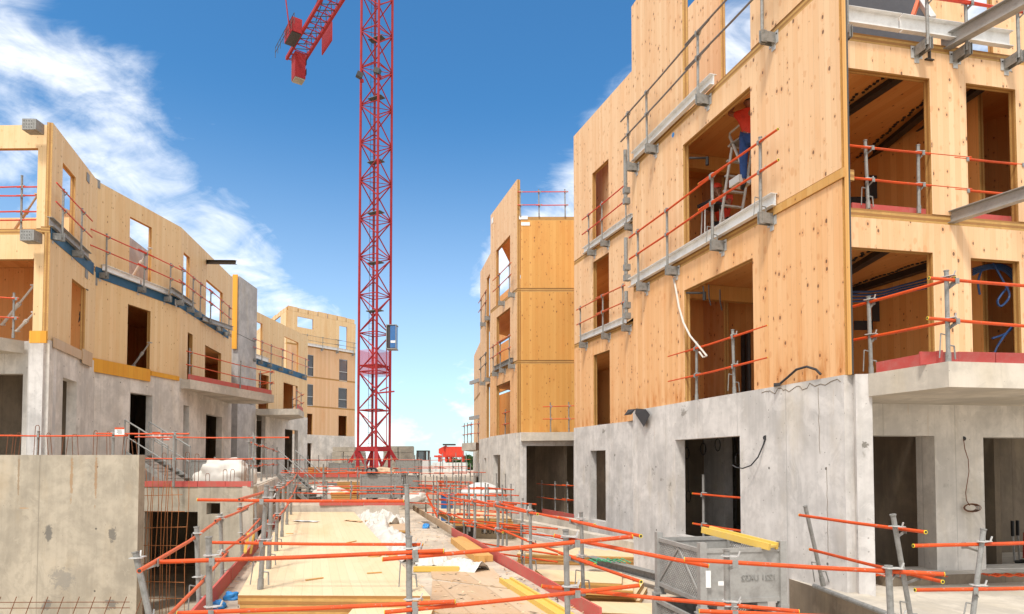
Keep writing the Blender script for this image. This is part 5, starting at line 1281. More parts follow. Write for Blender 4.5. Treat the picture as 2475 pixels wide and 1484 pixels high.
# stack under / right of it, white sheets, planks
clt_stack('low timber panels sticking out at the lower front corner of the long stack', [G(850, 1484, .12) + Vector((0, -1.5, 0)), G(1040, 1476, .1) + Vector((.05, -1.4, 0)), G(1043, 1462, .12), G(850, 1462, .12)], .005, 1, .09)
mb = MB()
def plank(p, q, w_, h_, mat, label, cat='plank', name='plank', n_=None):
    mb = MB(); mb.beam(Vector(p), Vector(q), w_, h_, mat); o = mb.build(name); return tag(o, label, cat)
plank(G(1100, 1306, .06), G(1160, 1352, .06), .2, .13, 'timber_fresh', 'left of two squared timbers by the red boards in the middle of the deck')
plank(G(1113, 1302, .06), G(1182, 1350, .06), .15, .11, 'timber_fresh', 'right of two squared timbers by the red boards in the middle of the deck')
# yellow formwork girders
def girder(p, q, label):
    p = Vector(p); q = Vector(q); T = thing('formwork_girder', Vector((p.x, p.y, min(p.z, q.z) - .08)), label, 'girder')
    d_ = (q - p).normalized(); lt = Vector((-d_.y, d_.x, 0)).normalized()
    mb = MB(); mb.beam(p, q, .12, .028, 'yellow_paint'); mb.build('web', T)
    for s_ in (-1, 1): mb = MB(); mb.beam(p + lt * s_ * .08, q + lt * s_ * .08, .04, .08, 'yellow_paint'); mb.build('flange', T)
girder(G(1222, 1402, .05), G(1352, 1484, .05) + Vector((.1, -.3, 0)), 'yellow formwork girder lying on the deck beside the trench')
plank(G(1000, 1375, .05), G(1110, 1375, .05), .10, .08, 'yellow_paint', 'dull yellow bar poking out from under the white sheet')
clt_stack('small plywood pile with rubbish on it behind the white sheeting', [G(905, 1290, 0), G(990, 1294, 0), G(975, 1262, 0), G(880, 1262, 0)], .005, 2, .06, 'plywood_dirty')

def cloth(label, pts, w_, h_, z0=0.0, n=46, mwd=12, q_=2, seed=1, mat='white_sheet', name='protective_sheet'):
    n *= q_; mwd *= q_; import mathutils
    ctr = [Vector((p.x, p.y)) for p in pts]; seg = [(ctr[i + 1] - ctr[i]).length for i in range(len(ctr) - 1)]; tot = sum(seg)
    def pos(t_):
        d = t_ * tot
        for i, s_ in enumerate(seg):
            if d <= s_ or i == len(seg) - 1:
                k = min(d / s_, 1); return ctr[i].lerp(ctr[i + 1], k), (ctr[i + 1] - ctr[i]).normalized()
            d -= s_
    V = []
    for i in range(n + 1):
        t_ = i / n; c, d = pos(t_); nr = Vector((-d.y, d.x)); ww = w_ * (.55 + .6 * abs(math.sin(t_ * 5.3 + seed))) 
        row = []
        for j in range(mwd + 1):
            u_ = j / mwd - .5
            q = c + nr * u_ * ww
            nz = mathutils.noise.noise(Vector((q.x * 3.1, q.y * 3.1, seed))) * .6 + mathutils.noise.noise(Vector((q.x * 7.7, q.y * 7.7, seed + 4))) * .38
            zz_ = z0 + max(.004, h_ * (1 - (2 * u_) ** 2) * (.5 + nz)) + abs(mathutils.noise.noise(Vector((q.x * 13, q.y * 13, 3)))) * h_ * .12
            row.append(Vector((q.x + nz * .05, q.y + nz * .05, zz_)))
        V.append(row)
    mb = MB()
    for i in range(n):
        for j in range(mwd): mb.face([V[i][j], V[i + 1][j], V[i + 1][j + 1], V[i][j + 1]], mat)
    o = mb.build(name, smooth=True); tag(o, label, 'sheet'); return o
cloth('crumpled white sheeting along the right edge of the long timber stack', [G(875, 1240, 0), G(905, 1275, 0), G(930, 1300, 0), G(965, 1330, 0), G(1000, 1358, 0)], .75, .34, 0.0, 60, 14, 2)
cloth('bundled white sheet heaped behind the plywood pile', [G(905, 1262, 0), G(945, 1278, 0)], 1.2, .5, 0.0, 24, 16, 5)
cloth('creased white sheet lying spread on the deck left of the red boards', [G(1000, 1362, 0), G(1060, 1360, 0), G(1110, 1374, 0), G(1165, 1384, 0)], .6, .26, 0.0, 46, 14, 9)
# stacks in the trench
def q4(a, b_, c, d, z): return [G(*a, z), G(*b_, z), G(*c, z), G(*d, z)]
clt_stack('thick pile of yellow timber panels on top of the tan crate', q4((1098, 1250), (1238, 1252), (1212, 1230), (1058, 1228), .1), -.18, 3, .085, 'timber_deck')
clt_stack('two long timber panels lying across the trench floor', q4((1252, 1342), (1545, 1350), (1500, 1326), (1262, 1328), -.4), -.6, 3, .08, 'timber_deck')
clt_stack('short cut panels stacked in steps in the near trench, upper pile', q4((1338, 1404), (1512, 1411), (1512, 1384), (1302, 1376), -.20), -.40, 2, .10, 'timber_deck', skew=.12)
clt_stack('wider panels under the short cut ones in the near trench', q4((1352, 1432), (1536, 1437), (1556, 1406), (1340, 1400), -.40), -.59, 2, .095, 'timber_deck', skew=.1)
clt_stack('loose panels lying lowest in the near trench beside the mesh crate', q4((1372, 1478), (1590, 1486), (1590, 1458), (1390, 1452), -.5), -.6, 2, .05, 'timber_deck', skew=.05)
mb = MB(); a, b_ = G(1275, 1295, -.3), G(1490, 1345, -.45)
for k in range(3): 
    o_ = Vector((k * .13, k * .12, .02 * k)); mb = MB(); mb.beam(a + o_ + Vector((0, 0, .0)), b_ + o_ * .8, .12, .10, 'galvanised_light'); o = mb.build('steel_channel'); tag(o, ('nearest', 'middle', 'farthest')[k] + ' of the galvanised channels lying behind the trench piles', 'steel beam')
ibeam(G(1425, 1352, -.35), G(1720, 1428, -.35), .16, .2, 'galvanised', 'thick galvanised beam with a green strap lying in the near trench')
mb = MB(); c = G(1458, 1358, -.25)
for k in range(7): mb.path([c + Vector((-.25 + .07 * k, random.uniform(-.1, .1), 0)), c + Vector((-.1 + .06 * k, random.uniform(-.1, .1), .05)), c + Vector((.12 + .05 * k, random.uniform(-.15, .1), -.02))], .012, 'green', 4) if False else None
worn('green_strap', (.03, .30, .14), (.02, .18, .1), .6)
for k in range(8): mb.path([c + Vector((-.35 + .1 * k, random.uniform(-.12, .12), random.uniform(0, .04))), c + Vector((-.3 + .1 * k, random.uniform(-.1, .1), .06)), c + Vector((-.15 + .1 * k, random.uniform(-.2, .1), .0))], .013, 'green_strap', 4)
o = mb.build('lifting_strap'); tag(o, 'tangled green lifting strap on the galvanised beam', 'strap')
for k, (a_, b__, c_, d_) in enumerate((((1045, 1400), (1235, 1425), (1190, 1375), (1040, 1378)), ((1040, 1484), (1330, 1490), (1250, 1430), (1045, 1406)))):
    mb = MB(); mb.prism([Vector(p[:2]) for p in (G(*a_, 0), G(*b__, 0), G(*c_, 0), G(*d_, 0))], .003, .018 + .004 * k, 'plywood_dirty'); o = mb.build('plywood_sheet'); tag(o, ('dusty plywood sheet under the creased white sheet', 'dusty plywood sheet in front, left of the yellow girder')[k], 'plywood')
mb = MB(); rr = random.Random(4)
for _ in range(1400):
    t_ = rr.random(); y = 5.5 + t_ ** 1.3 * 16; lo, hi = EL(y).x + .1, ER(y).x - .1
    x = lo + (hi - lo) * (rr.random() ** 2 if rr.random() < .45 else 1 - rr.random() ** 2 * .6); z = .02
    if G(577, 1438, zs).x + (y - 8) * -.302 < x < G(1042, 1440, zs).x + (y - 8) * -.302 and y < 21.4: continue
    s_ = rr.uniform(.008, .03); a_ = rr.uniform(0, 3.1); v1_ = Vector((math.cos(a_), math.sin(a_), 0)) * s_ * rr.uniform(1, 4); v2_ = Vector((-math.sin(a_), math.cos(a_), 0)) * s_ * .6; c = Vector((x, y, z + rr.uniform(0, .01)))
    mb.face([c - v1_, c + v2_, c + v1_ + Vector((0, 0, .008)), c - v2_], rr.choice(['timber_fresh', 'bark', 'plywood_dirty', 'concrete_dark', 'timber_deck']))
o = mb.build('wood_debris'); tag(o, 'wood chips, shavings and grit scattered on the deck', 'debris'); o['kind'] = 'stuff'
# trench side walls
for (a, b_, z1, lab) in (((1000, 1262), (1255, 1270), 0.0, None),):
    pass
tw = Wall(PL(1240, 22.5), PL(1545, 15.6)); o = tw.build(None, 'low_wall', -.6, -.08, .3, (), 'concrete_pale'); tag(o, 'low pale concrete wall in front of the set-back right facade', 'concrete wall')
tw = Wall(PL(1262, 24.6), PL(1392, 21.5)); o = tw.build(None, 'low_wall', -.6, -.05, .5, (), 'concrete_pale'); tag(o, 'low pale concrete wall carrying the red boards by the recess', 'concrete wall')
tw = Wall(PL(1110, 27.0), PL(1200, 23.8)); o = tw.build(None, 'low_wall', -.6, .25, .5, (), 'concrete_pale'); tag(o, 'low sloping concrete wall left of the white tank', 'concrete wall')
# tan crate with black stencil
worn('stencil_black', (.01, .01, .012), (.02, .02, .02), .7)
ca, cb_ = G(1122, 1300, -.6), G(1236, 1304, -.6); T = thing('site_crate', ca, 'tan metal site crate with black stencil letters under the yellow panels', 'crate')
d = (cb_ - ca); hC = .42; nC = Vector((-d.y, d.x, 0)).normalized()
mb = MB(); mb.prism([Vector(p[:2]) for p in (ca + d * .22, cb_, cb_ + nC * 1.1, ca + d * .22 + nC * 1.1)], -.6, -.6 + hC, 'crate_tan'); mb.build('body', T)
mb = MB(); mb.prism([Vector(p[:2]) for p in (ca, ca + d * .21, ca + d * .21 + nC, ca + nC)], -.6, -.6 + hC, 'steel_dark'); mb.build('end_box', T)
def text_on(s_, P0, right, upv, size, mat, parent, name='lettering', depth=.004, mirror=False):
    cu = bpy.data.curves.new(name, 'FONT'); cu.body = s_; cu.size = size; cu.extrude = depth; cu.align_x = 'CENTER'; cu.align_y = 'CENTER'; cu.offset = size * .012
    to = bpy.data.objects.new('tmp', cu); COL.objects.link(to); dg = bpy.context.evaluated_depsgraph_get()
    me = bpy.data.meshes.new_from_object(to.evaluated_get(dg)); bpy.data.objects.remove(to)
    r_ = Vector(right).normalized() * (-1 if mirror else 1); u_ = Vector(upv).normalized(); n = Vector(right).normalized().cross(u_)
    M = Matrix((r_, u_, n)).transposed().to_4x4(); M.translation = Vector(P0) - (parent_loc(parent) if parent else Vector())
    me.transform(M); me.materials.clear(); me.materials.append(MATS[mat])
    o = bpy.data.objects.new(name, me); COL.objects.link(o); o.parent = parent; return o
text_on('BOUYGUES', ca + d * .64 + Vector((0, 0, hC * .5)) - nC * .006, d, (0, 0, 1), .17, 'stencil_black', T)
# ---------------------------------------------------------------- grey steel stillages
def stillage(label, p, ang_, L, W_, H, panel='galvanised', text=None, mesh_end=True, solid=True, z=0.0, mat='galvanised', fine_mesh=False):
    """box pallet: four posts, feet, rims, sheet long sides and mesh ends with a diagonal brace; p = front-left corner"""
    T = thing('box_pallet', Vector((p.x, p.y, z)), label, 'crate')
    ux = Vector((math.cos(ang_), math.sin(ang_), 0)); uy = Vector((-ux.y, ux.x, 0)); P0 = Vector((p.x, p.y, z))
    M = Matrix((ux, uy, Vector((0, 0, 1)))).transposed().to_4x4()
    def at(a, b_, c): return P0 + ux * a + uy * b_ + Vector((0, 0, c))
    pw = .085 if fine_mesh else .06
    for a, b_ in ((0, 0), (L, 0), (L, W_), (0, W_)):
        mb = MB(); mb.box(at(a, b_, H / 2 + .02), (pw, pw, H + .04), mat, M=M); mb.box(at(a, b_, .01), (pw * 1.7, pw * 1.7, .02), mat, M=M); mb.box(at(a, b_, .05), (pw * 1.25, pw * 1.25, .06), mat, M=M); mb.build('corner_post', T)
    for a0, b0, a1_, b1_, sol in ((0, 0, L, 0, True), (L, 0, L, W_, False), (0, W_, L, W_, True), (0, 0, 0, W_, False)):
        for zz_ in (.14, H - .06):
            mb = MB(); mb.beam(at(a0, b0, zz_), at(a1_, b1_, zz_), .04, .05, mat); mb.build('rim', T)
        if sol:
            mb = MB(); mb.beam(at(a0, b0, (H + .08) / 2), at(a1_, b1_, (H + .08) / 2), .012, H - .24, panel); mb.build('side_panel', T)
        else:
            mb = MB(); mb.beam(at(a0, b0, .16), at((a0 + a1_) / 2, (b0 + b1_) / 2, H - .1), .03, .03, mat); mb.beam(at((a0 + a1_) / 2, (b0 + b1_) / 2, H - .1), at(a1_, b1_, .16), .03, .03, mat); mb.build('brace', T)
            mb = MB(); n = 26 if fine_mesh else 7; hgt = H - .2; Ln = math.hypot(a1_ - a0, b1_ - b0)
            for k in range(-n // 2, n):
                for sg in (1, -1):
                    # diamond mesh wires clipped to the frame
                    t0 = k / n; s0_ = t0; s1_ = t0 + hgt / Ln
                    f0_, f1_ = 0.0, 1.0
                    if s0_ < 0: f0_ = -s0_ / (s1_ - s0_); s0_ = 0
                    if s1_ > 1: f1_ = (1 - t0) / (hgt / Ln); s1_ = 1
                    if s0_ >= s1_: continue
                    if sg < 0: s0_, s1_ = 1 - s0_, 1 - s1_
                    mb.beam(at(a0 + (a1_ - a0) * s0_, b0 + (b1_ - b0) * s0_, .14 + hgt * f0_), at(a0 + (a1_ - a0) * s1_, b0 + (b1_ - b0) * s1_, .14 + hgt * f1_), .006, .010, mat)
            o = mb.build('wire_mesh', T); o['kind'] = 'stuff'
    mb = MB(); mb.box(at(L / 2, W_ / 2, .13), (L - .05, W_ - .05, .02), 'steel_beam', M=M); mb.build('floor', T)
    for a in (L * .25, L * .75):
        mb = MB(); mb.box(at(a, W_ / 2, .07), (.14, W_, .07), mat, M=M); mb.build('fork_pocket', T)
    if text: text_on(text[0], at(L * text[1], -.012, H * text[2]), ux, (0, 0, 1), text[3], text[4], T, depth=.003, mirror=len(text) > 5)
    return T
sa, sb = G(1692, 1410, -.05), G(1885, 1412, -.05)
D1 = 7.9; pA = PL(1694, D1); pB = PL(1886, 8.1); an = math.atan2(pB.y - pA.y, pB.x - pA.x)
stillage('grey steel box pallet in the right foreground with a yellow girder lying across it', pA, an, (pB - pA).length, 1.25, .80, z=.02, fine_mesh=True, mat='steel_beam', panel='steel_beam', text=('1221 UK52', .70, .50, .10, 'galvanised', 1))
for w_, (x, y, h_) in enumerate(((1712, 1400, .3), (1745, 1410, .05))):
    c = AT(x, y, 7.86); mb = MB(); mb.box(c, (.06 if w_ == 0 else .09, .004, .2 if w_ == 0 else .05), 'label_white'); o = mb.build('sticker'); tag(o, 'tall white sticker on the grey box pallet' if w_ == 0 else 'small white sticker on the grey box pallet', 'sticker')
pA2 = PL(1690, 7.85); stillage('lower grey mesh box pallet standing under the one with the yellow girder', pA2, an, (pB - pA).length, 1.3, .60, z=-.60, fine_mesh=True, mat='steel_beam')
ga, gb = AT(1702, 1284, 8.75), AT(1866, 1326, 7.95)
girder(ga + Vector((.04, .05, .02)), gb + Vector((.04, .05, .02)), 'yellow girder lying across the box pallet')
pp_ = PL(872, 24.2); stillage('grey box pallet with raised letters in the middle of the terrace, tools on top', pp_, 0.0, PL(968, 24.2).x - pp_.x, 1.1, 1.0, z=.43, text=('BOUYGUES', .5, .38, .2, 'steel_dark'))
pp_ = PL(450, 20.4); stillage('grey box pallet on the upper left terrace with a lattice behind', pp_, 0.0, PL(520, 20.4).x - pp_.x, 1.0, .75, z=1.21)
pp_ = PL(820, 29.5); stillage('long low grey box pallet between the stair and the lettered one', PL(790, 27.5), 0.0, 1.7, .9, .6, z=.43)
stillage('grey box pallet in the crane foot area, right of the red legs', PL(950, 34), 0.0, 1.2, 1, .8, z=.43)
stillage('pale grey box pallet behind the guardrail right of the crane foot', PL(957, 42), 0.0, 1.5, 1, 1.0, z=1.06)
stillage('grey box pallet by the far terrace guardrail under the ballast blocks', PL(795, 40), 0.0, 1.3, 1, .8, z=1.06)
mb = MB(); c = Vector((*PL(1090, 27), .0))
T = thing('plastic_bin', Vector((*PL(1077, 26.5), -.55)), 'blue bin in the far end of the trench', 'bin'); x0, x1 = PL(1066, 26.5).x, PL(1092, 26.5).x
mb = MB(); mb.box(((x0 + x1) / 2, 26.8, .0), (x1 - x0, .5, 1.0), 'blue_paint'); mb.build('body', T); mb = MB(); mb.box(((x0 + x1) / 2, 26.8, .53), ((x1 - x0) * 1.08, .56, .06), 'blue_paint'); mb.build('rim', T)
T = thing('water_tank', Vector((*PL(1164, 27), -.6)), 'round white plastic tank standing in the trench by the right building', 'tank')
c = PL(1164, 27); mb = MB(); mb.tube((c.x, c.y, -.6), (c.x, c.y, .65), .9, 'white_paint', 28); mb.tube((c.x, c.y, .65), (c.x, c.y, .88), .9, 'white_paint', 28, r2=.6); mb.tube((c.x, c.y, .88), (c.x, c.y, 1.02), .6, 'white_paint', 28, r2=.25); mb.build('body', T, smooth=False)
for a_ in (-2.2, -1.2): mb = MB(); mb.path([(c.x + math.cos(a_) * r_, c.y + math.sin(a_) * r_, z_) for r_, z_ in ((.92, -.5), (.92, .5), (.78, .78), (.5, .88))], .018, 'steel_dark', 5); mb.build('strap', T)
# wrapped white bundle and box on the upper left terrace
def lump(label, c, sx, sy, sz, mat, name, cat, seed=3):
    import mathutils
    bm = bmesh.new(); bmesh.ops.create_icosphere(bm, subdivisions=4, radius=1)
    for v in bm.verts:
        n = mathutils.noise.noise(v.co * 1.6 + Vector((seed, 0, 0))) * .35 + mathutils.noise.noise(v.co * 4 + Vector((seed, 3, 0))) * .16 + abs(mathutils.noise.noise(v.co * 9)) * .08
        q = v.co * (1 + n); q = Vector((max(-1.0, min(1.0, q.x)), max(-.9, min(.9, q.y)), max(-.0, q.z * .75 + .25))); v.co = Vector((q.x * sx, q.y * sy, q.z * sz))
    me = bpy.data.meshes.new(name); bm.to_mesh(me); bm.free(); me.materials.append(MATS[mat]); me.polygons.foreach_set('use_smooth', [True] * len(me.polygons))
    uvl = me.uv_layers.new(name='UVMap')
    o = bpy.data.objects.new(name, me); COL.objects.link(o); o.location = c; return tag(o, label, cat)
lump('big bundle wrapped in creased white plastic behind the red boards, left terrace', Vector((*PL(545, 18.0), 1.2)), .75, .6, .72, 'white_sheet', 'wrapped_bundle', 'bundle', 5)
lump('crumpled white sheet heap under the stair', Vector((*PL(790, 25.5), .42)), .9, .5, .5, 'white_sheet', 'wrapped_bundle', 'bundle', 8)
lump('left blue plastic cap lying on the deck at the lower left', G(528, 1470, .0), .09, .09, .10, 'blue_cap', 'plastic_scrap', 'plastic scrap', 11)
lump('right blue plastic cap lying on the deck at the lower left', G(560, 1449, .0), .11, .09, .10, 'blue_cap', 'plastic_scrap', 'plastic scrap', 12)
lump('small blue ball of plastic at the far end of the deck', G(1030, 1277, .0), .1, .1, .14, 'blue_cap', 'plastic_scrap', 'plastic scrap', 14)
lump('rubbish and rags heaped on the lettered box pallet', Vector((*PL(925, 24.7), 1.4)), .45, .35, .25, 'plywood_dirty', 'rubbish_heap', 'rubbish', 21)
for i, x in enumerate((893, 903)): 
    c = Vector((*PL(x, 24.1), 1.52)); mb = MB(); mb.tube(c, c + Vector((0, .15, 0)), .13, 'black_plastic', 14); mb.tube(c - Vector((0, .01, 0)), c, .07, 'galvanised', 12); o = mb.build('wheel'); tag(o, ('left', 'right')[i] + ' small black wheel lying on the lettered box pallet', 'wheel')
clt_stack('low yellow board pile on the terrace left of the lettered box pallet', [Vector((*PL(x, d), 0)) for x, d in ((800, 24.6), (872, 24.6), (870, 26), (805, 26))], .43, 3, .09, 'formwork_yellow')
clt_stack('dark-edged board pile on the terrace farther back', [Vector((*PL(x, d), 0)) for x, d in ((815, 26.6), (880, 26.6), (878, 28), (818, 28))], .43, 7, .09, 'plywood_dirty')
# yellow barrier feet at the pit edge
mb = MB(); a = AT(604, 1290, 11.6); mb.face([AT(588, 1335, 11.5), AT(596, 1335, 11.5), AT(604, 1288, 11.5), AT(597, 1288, 11.5)], 'yellow_paint'); mb.beam(AT(593, 1338, 11.55), AT(600, 1288, 11.55), .05, .02, 'yellow_paint'); mb.beam(AT(606, 1338, 11.6), AT(614, 1286, 11.6), .06, .02, 'yellow_paint'); o = mb.build('folding_sign'); tag(o, 'yellow folding floor sign standing at the pit edge', 'sign')

# ---------------------------------------------------------------- stairs
def stair(label, p, q, w_, n, mat='galvanised', rail=True):
    p = Vector(p); q = Vector(q); T = thing('steel_stair', Vector((q.x, q.y, q.z)), label, 'stairs'); d = q - p; h_ = Vector((d.x, d.y, 0)).normalized(); lat = Vector((-h_.y, h_.x, 0)) * w_ / 2
    for s_ in (-1, 1): mb = MB(); mb.beam(p + lat * s_, q + lat * s_, .03, .16, mat); mb.build('stringer', T)
    for k in range(n):
        c = p.lerp(q, (k + .5) / n); mb = MB(); mb.beam(c - lat, c + lat, .22, .025, mat); mb.build('tread', T)
    if rail:
        for s_ in (-1, 1):
            mb = MB(); mb.tube(p + lat * s_ + Vector((0, 0, .95)), q + lat * s_ + Vector((0, 0, .95)), .022, mat, 8); mb.tube(p + lat * s_ + Vector((0, 0, .5)), q + lat * s_ + Vector((0, 0, .5)), .018, mat, 8)
            for k in range(4): c = p.lerp(q, k / 3) + lat * s_; mb.tube(c, c + Vector((0, 0, .95)), .02, mat, 6)
            mb.build('handrail', T)
    return T
stair('grey steel stair coming down from the left side wall to the middle terrace', AT(693, 1148, 25.5), AT(765, 1213, 24.6), .8, 9)
stair('grey steel stair at the upper left terrace with two sloping handrails', AT(330, 1096, 19.2), AT(432, 1160, 18.8), .85, 8)

# ---------------------------------------------------------------- reinforcement
def rebar_hook(x, W_, zb, h_, w_, lean=0.0, mat='rebar_rust'):
    p = W_.P(W_.s(x, zb), zb, -.1)
    mb = MB(); a = p + Vector((-w_ / 2, 0, -.1)); b_ = p + Vector((-w_ / 2 + lean, 0, h_)); c = p + Vector((w_ / 2 + lean, 0, h_)); d = p + Vector((w_ / 2, 0, -.1))
    mb.path([a, b_, b_.lerp(c, .2) + Vector((0, 0, .04)), b_.lerp(c, .8) + Vector((0, 0, .04)), c, d], .007, mat, 5); return mb
hooks = [(12, .42, .12), (30, .45, .10), (78, .62, .09), (115, .45, .08), (145, .40, .1), (176, .42, .12), (222, .50, .08), (256, .48, .07), (292, .45, .07), (322, .30, .1)]
T = thing('starter_bars', GW.P(GW.s(10, 1.98), 1.98), 'rusty hooked starter bars sticking out of the top of the big bare wall', 'reinforcement')
for i, (x, h_, w_) in enumerate(hooks): rebar_hook(x, GW, 1.98, h_, w_, random.uniform(-.08, .08)).build('bar', T)
T = thing('starter_bars', EWl.P(EWl.s(400, 1.2), 1.2), 'rusty starter bars rising behind the red boards over the doorway wall', 'reinforcement')
for x, h_ in ((362, .85), (392, .88), (415, .86), (445, .9), (470, .85), (498, .35), (540, .45), (555, .45), (585, .7), (592, .7)): rebar_hook(x, EWl, 1.15, h_, .1, random.uniform(-.03, .03)).build('bar', T)
T = thing('rebar_cage', Vector((*PL(400, 15.6), -2.05)), 'upright rusty reinforcement mesh in front of the dark doorway', 'reinforcement')
for x in (352, 360, 371, 378, 392, 399, 408, 414, 430, 452):
    mb = MB(); a = Vector((*PL(x, 15.5), -2.05)); tp_ = random.uniform(.9, 1.5)
    mb.path([a, a + Vector((random.uniform(-.03, .03), 0, 1.6)), a + Vector((random.uniform(-.05, .05), .05, 2.9)), Vector((a.x + random.uniform(-.06, .06), a.y + .1, tp_ + .3))], .008, 'rebar_orange', 5); mb.build('bar', T)
for y in (1198, 1236, 1276, 1318, 1362, 1405, 1446):
    mb = MB(); a, b_ = AT(344, y, 15.45), AT(random.uniform(440, 456), y + random.uniform(-3, 3), 15.45); mb.tube(a, b_, .008, 'rebar_orange', 5); mb.build('bar', T)
T = thing('rebar_mat', Vector((*PL(150, 12.5), -2.0)), 'rusty reinforcement mat leaning at the foot of the big bare wall', 'reinforcement')
for z_ in (0, 1): mb = MB(); mb.tube(AT(-60, 1456 + 14 * z_, 13.2), AT(313, 1455 + 14 * z_, 13.2), .008, 'rebar_rust', 5); mb.build('bar', T)
for k in range(10): mb = MB(); x = -20 + k * 38; mb.tube(AT(x, 1500, 13.1), AT(x + 22, 1442, 13.25), .008, 'rebar_rust', 5); mb.build('bar', T)
T = thing('cover_strap', Vector((*PL(1640, 12), 5)), 'long white cloth strap hanging from the facade down to the first-floor guardrail', 'strap') if False else None

# ---------------------------------------------------------------- denser clutter in the middle distance
more = [
    ('orange guardrail zigzagging behind the tan crate', [(1060, 19.5), (1098, 19.0), (1135, 18.6), (1172, 18.2)], -.1, (.45, 1.0), 1.25),
    ('orange guardrail just in front of the white tank, lower row', [(1135, 22.8), (1172, 22.2), (1204, 21.8), (1236, 21.2)], -.35, (.55, 1.1), 1.5),
    ('orange guardrail beyond the white tank at the wall foot', [(1110, 31.0), (1135, 30.4), (1158, 30.0)], -.1, (.5, 1.0, 1.5), 1.9),
    ('orange guardrail stepping up beside the blue bin', [(1030, 24.5), (1056, 24.0), (1082, 23.4), (1112, 22.9)], .0, (.5, 1.0), 1.35),
    ('farthest faint orange guardrail in front of the white container', [(1006, 50), (1038, 49), (1070, 48), (1102, 47), (1128, 46)], .25, (.6, 1.2, 1.8), 2.3),
    ('orange guardrail behind the lettered box pallet', [(842, 27.0), (884, 26.8), (925, 26.6), (968, 26.4)], .42, (.5, 1.0), 1.3),
    ('orange guardrail at the foot of the left steel stair', [(705, 28.5), (742, 28.2), (780, 28.0), (818, 27.8)], .42, (.55, 1.05), 1.35),
    ('orange guardrail under the ballast blocks, left of the crane foot', [(800, 43), (828, 42.6), (856, 42.2), (884, 42)], 1.05, (.5, 1.0), 1.4),
]
for lab, pts_, z_, hs_, h_ in more: stand_guard(lab, [PL(*p) for p in pts_], z_, rmat='orange_paint', hs=hs_, h=h_, ext=.45, jitter=.05)
clt_stack('grey-brown board pile on the far terrace behind the red kick boards', [PL(x, d) for x, d in ((740, 39), (786, 39), (790, 41), (748, 41))], 1.05, 5, .1, 'plywood_dirty')
clt_stack('small yellow board pile near the blue bin', [PL(x, d) for x, d in ((1096, 25.5), (1125, 25.3), (1124, 26.6), (1098, 26.8))], -.5, 5, .09, 'formwork_yellow')
clt_stack('flat pale panels on the middle terrace right of the lettered box pallet', [PL(x, d) for x, d in ((975, 25.2), (1020, 25.0), (1016, 26.8), (978, 27))], .42, 2, .1, 'timber_deck')
lump('small pile of white rags at the corner where the guardrails meet', Vector((*PL(1006, 24), .42)), .45, .35, .3, 'white_sheet', 'rubbish_heap', 'rubbish', 33)
lump('little heap of sawdust and offcuts left of the long timber stack', G(655, 1352, 0), .25, .5, .06, 'timber_fresh', 'rubbish_heap', 'rubbish', 35)
for i, (x, y) in enumerate(((700, 1290), (905, 1385), (760, 1400), (850, 1310))):
    c = G(x, y, .238); mb = MB(); mb.box(c + Vector((0, 0, .006)), (.16 + .05 * i, .03, .012), 'timber_fresh', rz=.4 * i); o = mb.build('offcut'); tag(o, ('thin', 'short', 'long', 'longest')[i] + ' wood offcut lying on the long timber stack, ' + ('near its back left', 'right of its middle', 'towards its front left', 'below the wooden discs')[i], 'offcut')
# ================================================================ small things on the right facade
def wp(W, px, py, out=0.0):
    s_, z_ = W.hit(px, py, out); return W.P(s_, z_, out)
mb = MB(); pts = [wp(W1, *q) for q in ((1628, 672, .03), (1634, 702, .05), (1641, 742, .08), (1652, 780, .12), (1668, 812, .16), (1690, 838, .2), (1700, 850, .22), (1708, 860, .22), (1700, 864, .22), (1690, 850, .22))]
for a, b_ in zip(pts, pts[1:]): mb.beam(a, b_, .012, .035, 'white_sheet', up=(1, 0, 0))
o = mb.build('webbing_strap'); tag(o, 'long white webbing strap hanging down the facade to the first-floor rail', 'strap')
stand_guard('orange guardrail inside the first-floor window behind the white strap', [W1.P(W1.s(x, L1), 0, -.06) for x in (1677, 1768)], L1 + .0, rmat='orange_paint', hs=(.5, 1.02), ext=1.0, h=1.15)
mb = MB(); pts = [wp(W1, *q) for q in ((1882, 930, .03), (1900, 915, .06), (1925, 893, .08), (1950, 886, .09), (1972, 893, .08), (1984, 905, .05))]
mb.path(pts, .018, 'black_felt', 6); mb.box(wp(W1, 1878, 930, .05), (.16, .1, .04), 'black_felt', rz=1.2); o = mb.build('hose'); tag(o, 'black hose arching over the joint between timber and concrete', 'hose')
mb = MB(); pts = [wp(W1, *q) for q in ((1850, 1060, .03), (1843, 1080, .06), (1832, 1105, .1), (1815, 1125, .14), (1795, 1132, .2), (1780, 1130, .25), (1770, 1124, .28))]
mb.path(pts, .011, 'black_plastic', 6); mb.tube(wp(W1, 1850, 1058, .0), wp(W1, 1850, 1058, .04), .04, 'black_plastic', 12); o = mb.build('cable'); tag(o, 'black cable curling out of a hole in the concrete of the right building', 'cable')
# torn black felt at the foot of the seam
mb = MB(); q = [wp(W1, *p) for p in ((1536, 988, .06), (1560, 990, .10), (1570, 1004, .12), (1556, 1032, .12), (1535, 1000, .08))]
mb.face(q, 'black_felt'); q2 = [p + Vector((.01, .01, .01)) for p in q]; mb.face(q2[::-1], 'black_felt')
q = [AT(*p) for p in ((1508, 1004, 15.2), (1518, 990, 15.2), (1537, 988, 15.0), (1526, 1002, 15.1))]; mb.face(q, 'black_felt')
o = mb.build('felt_flap'); tag(o, 'torn black felt flap hanging at the foot of the vertical seam', 'felt')
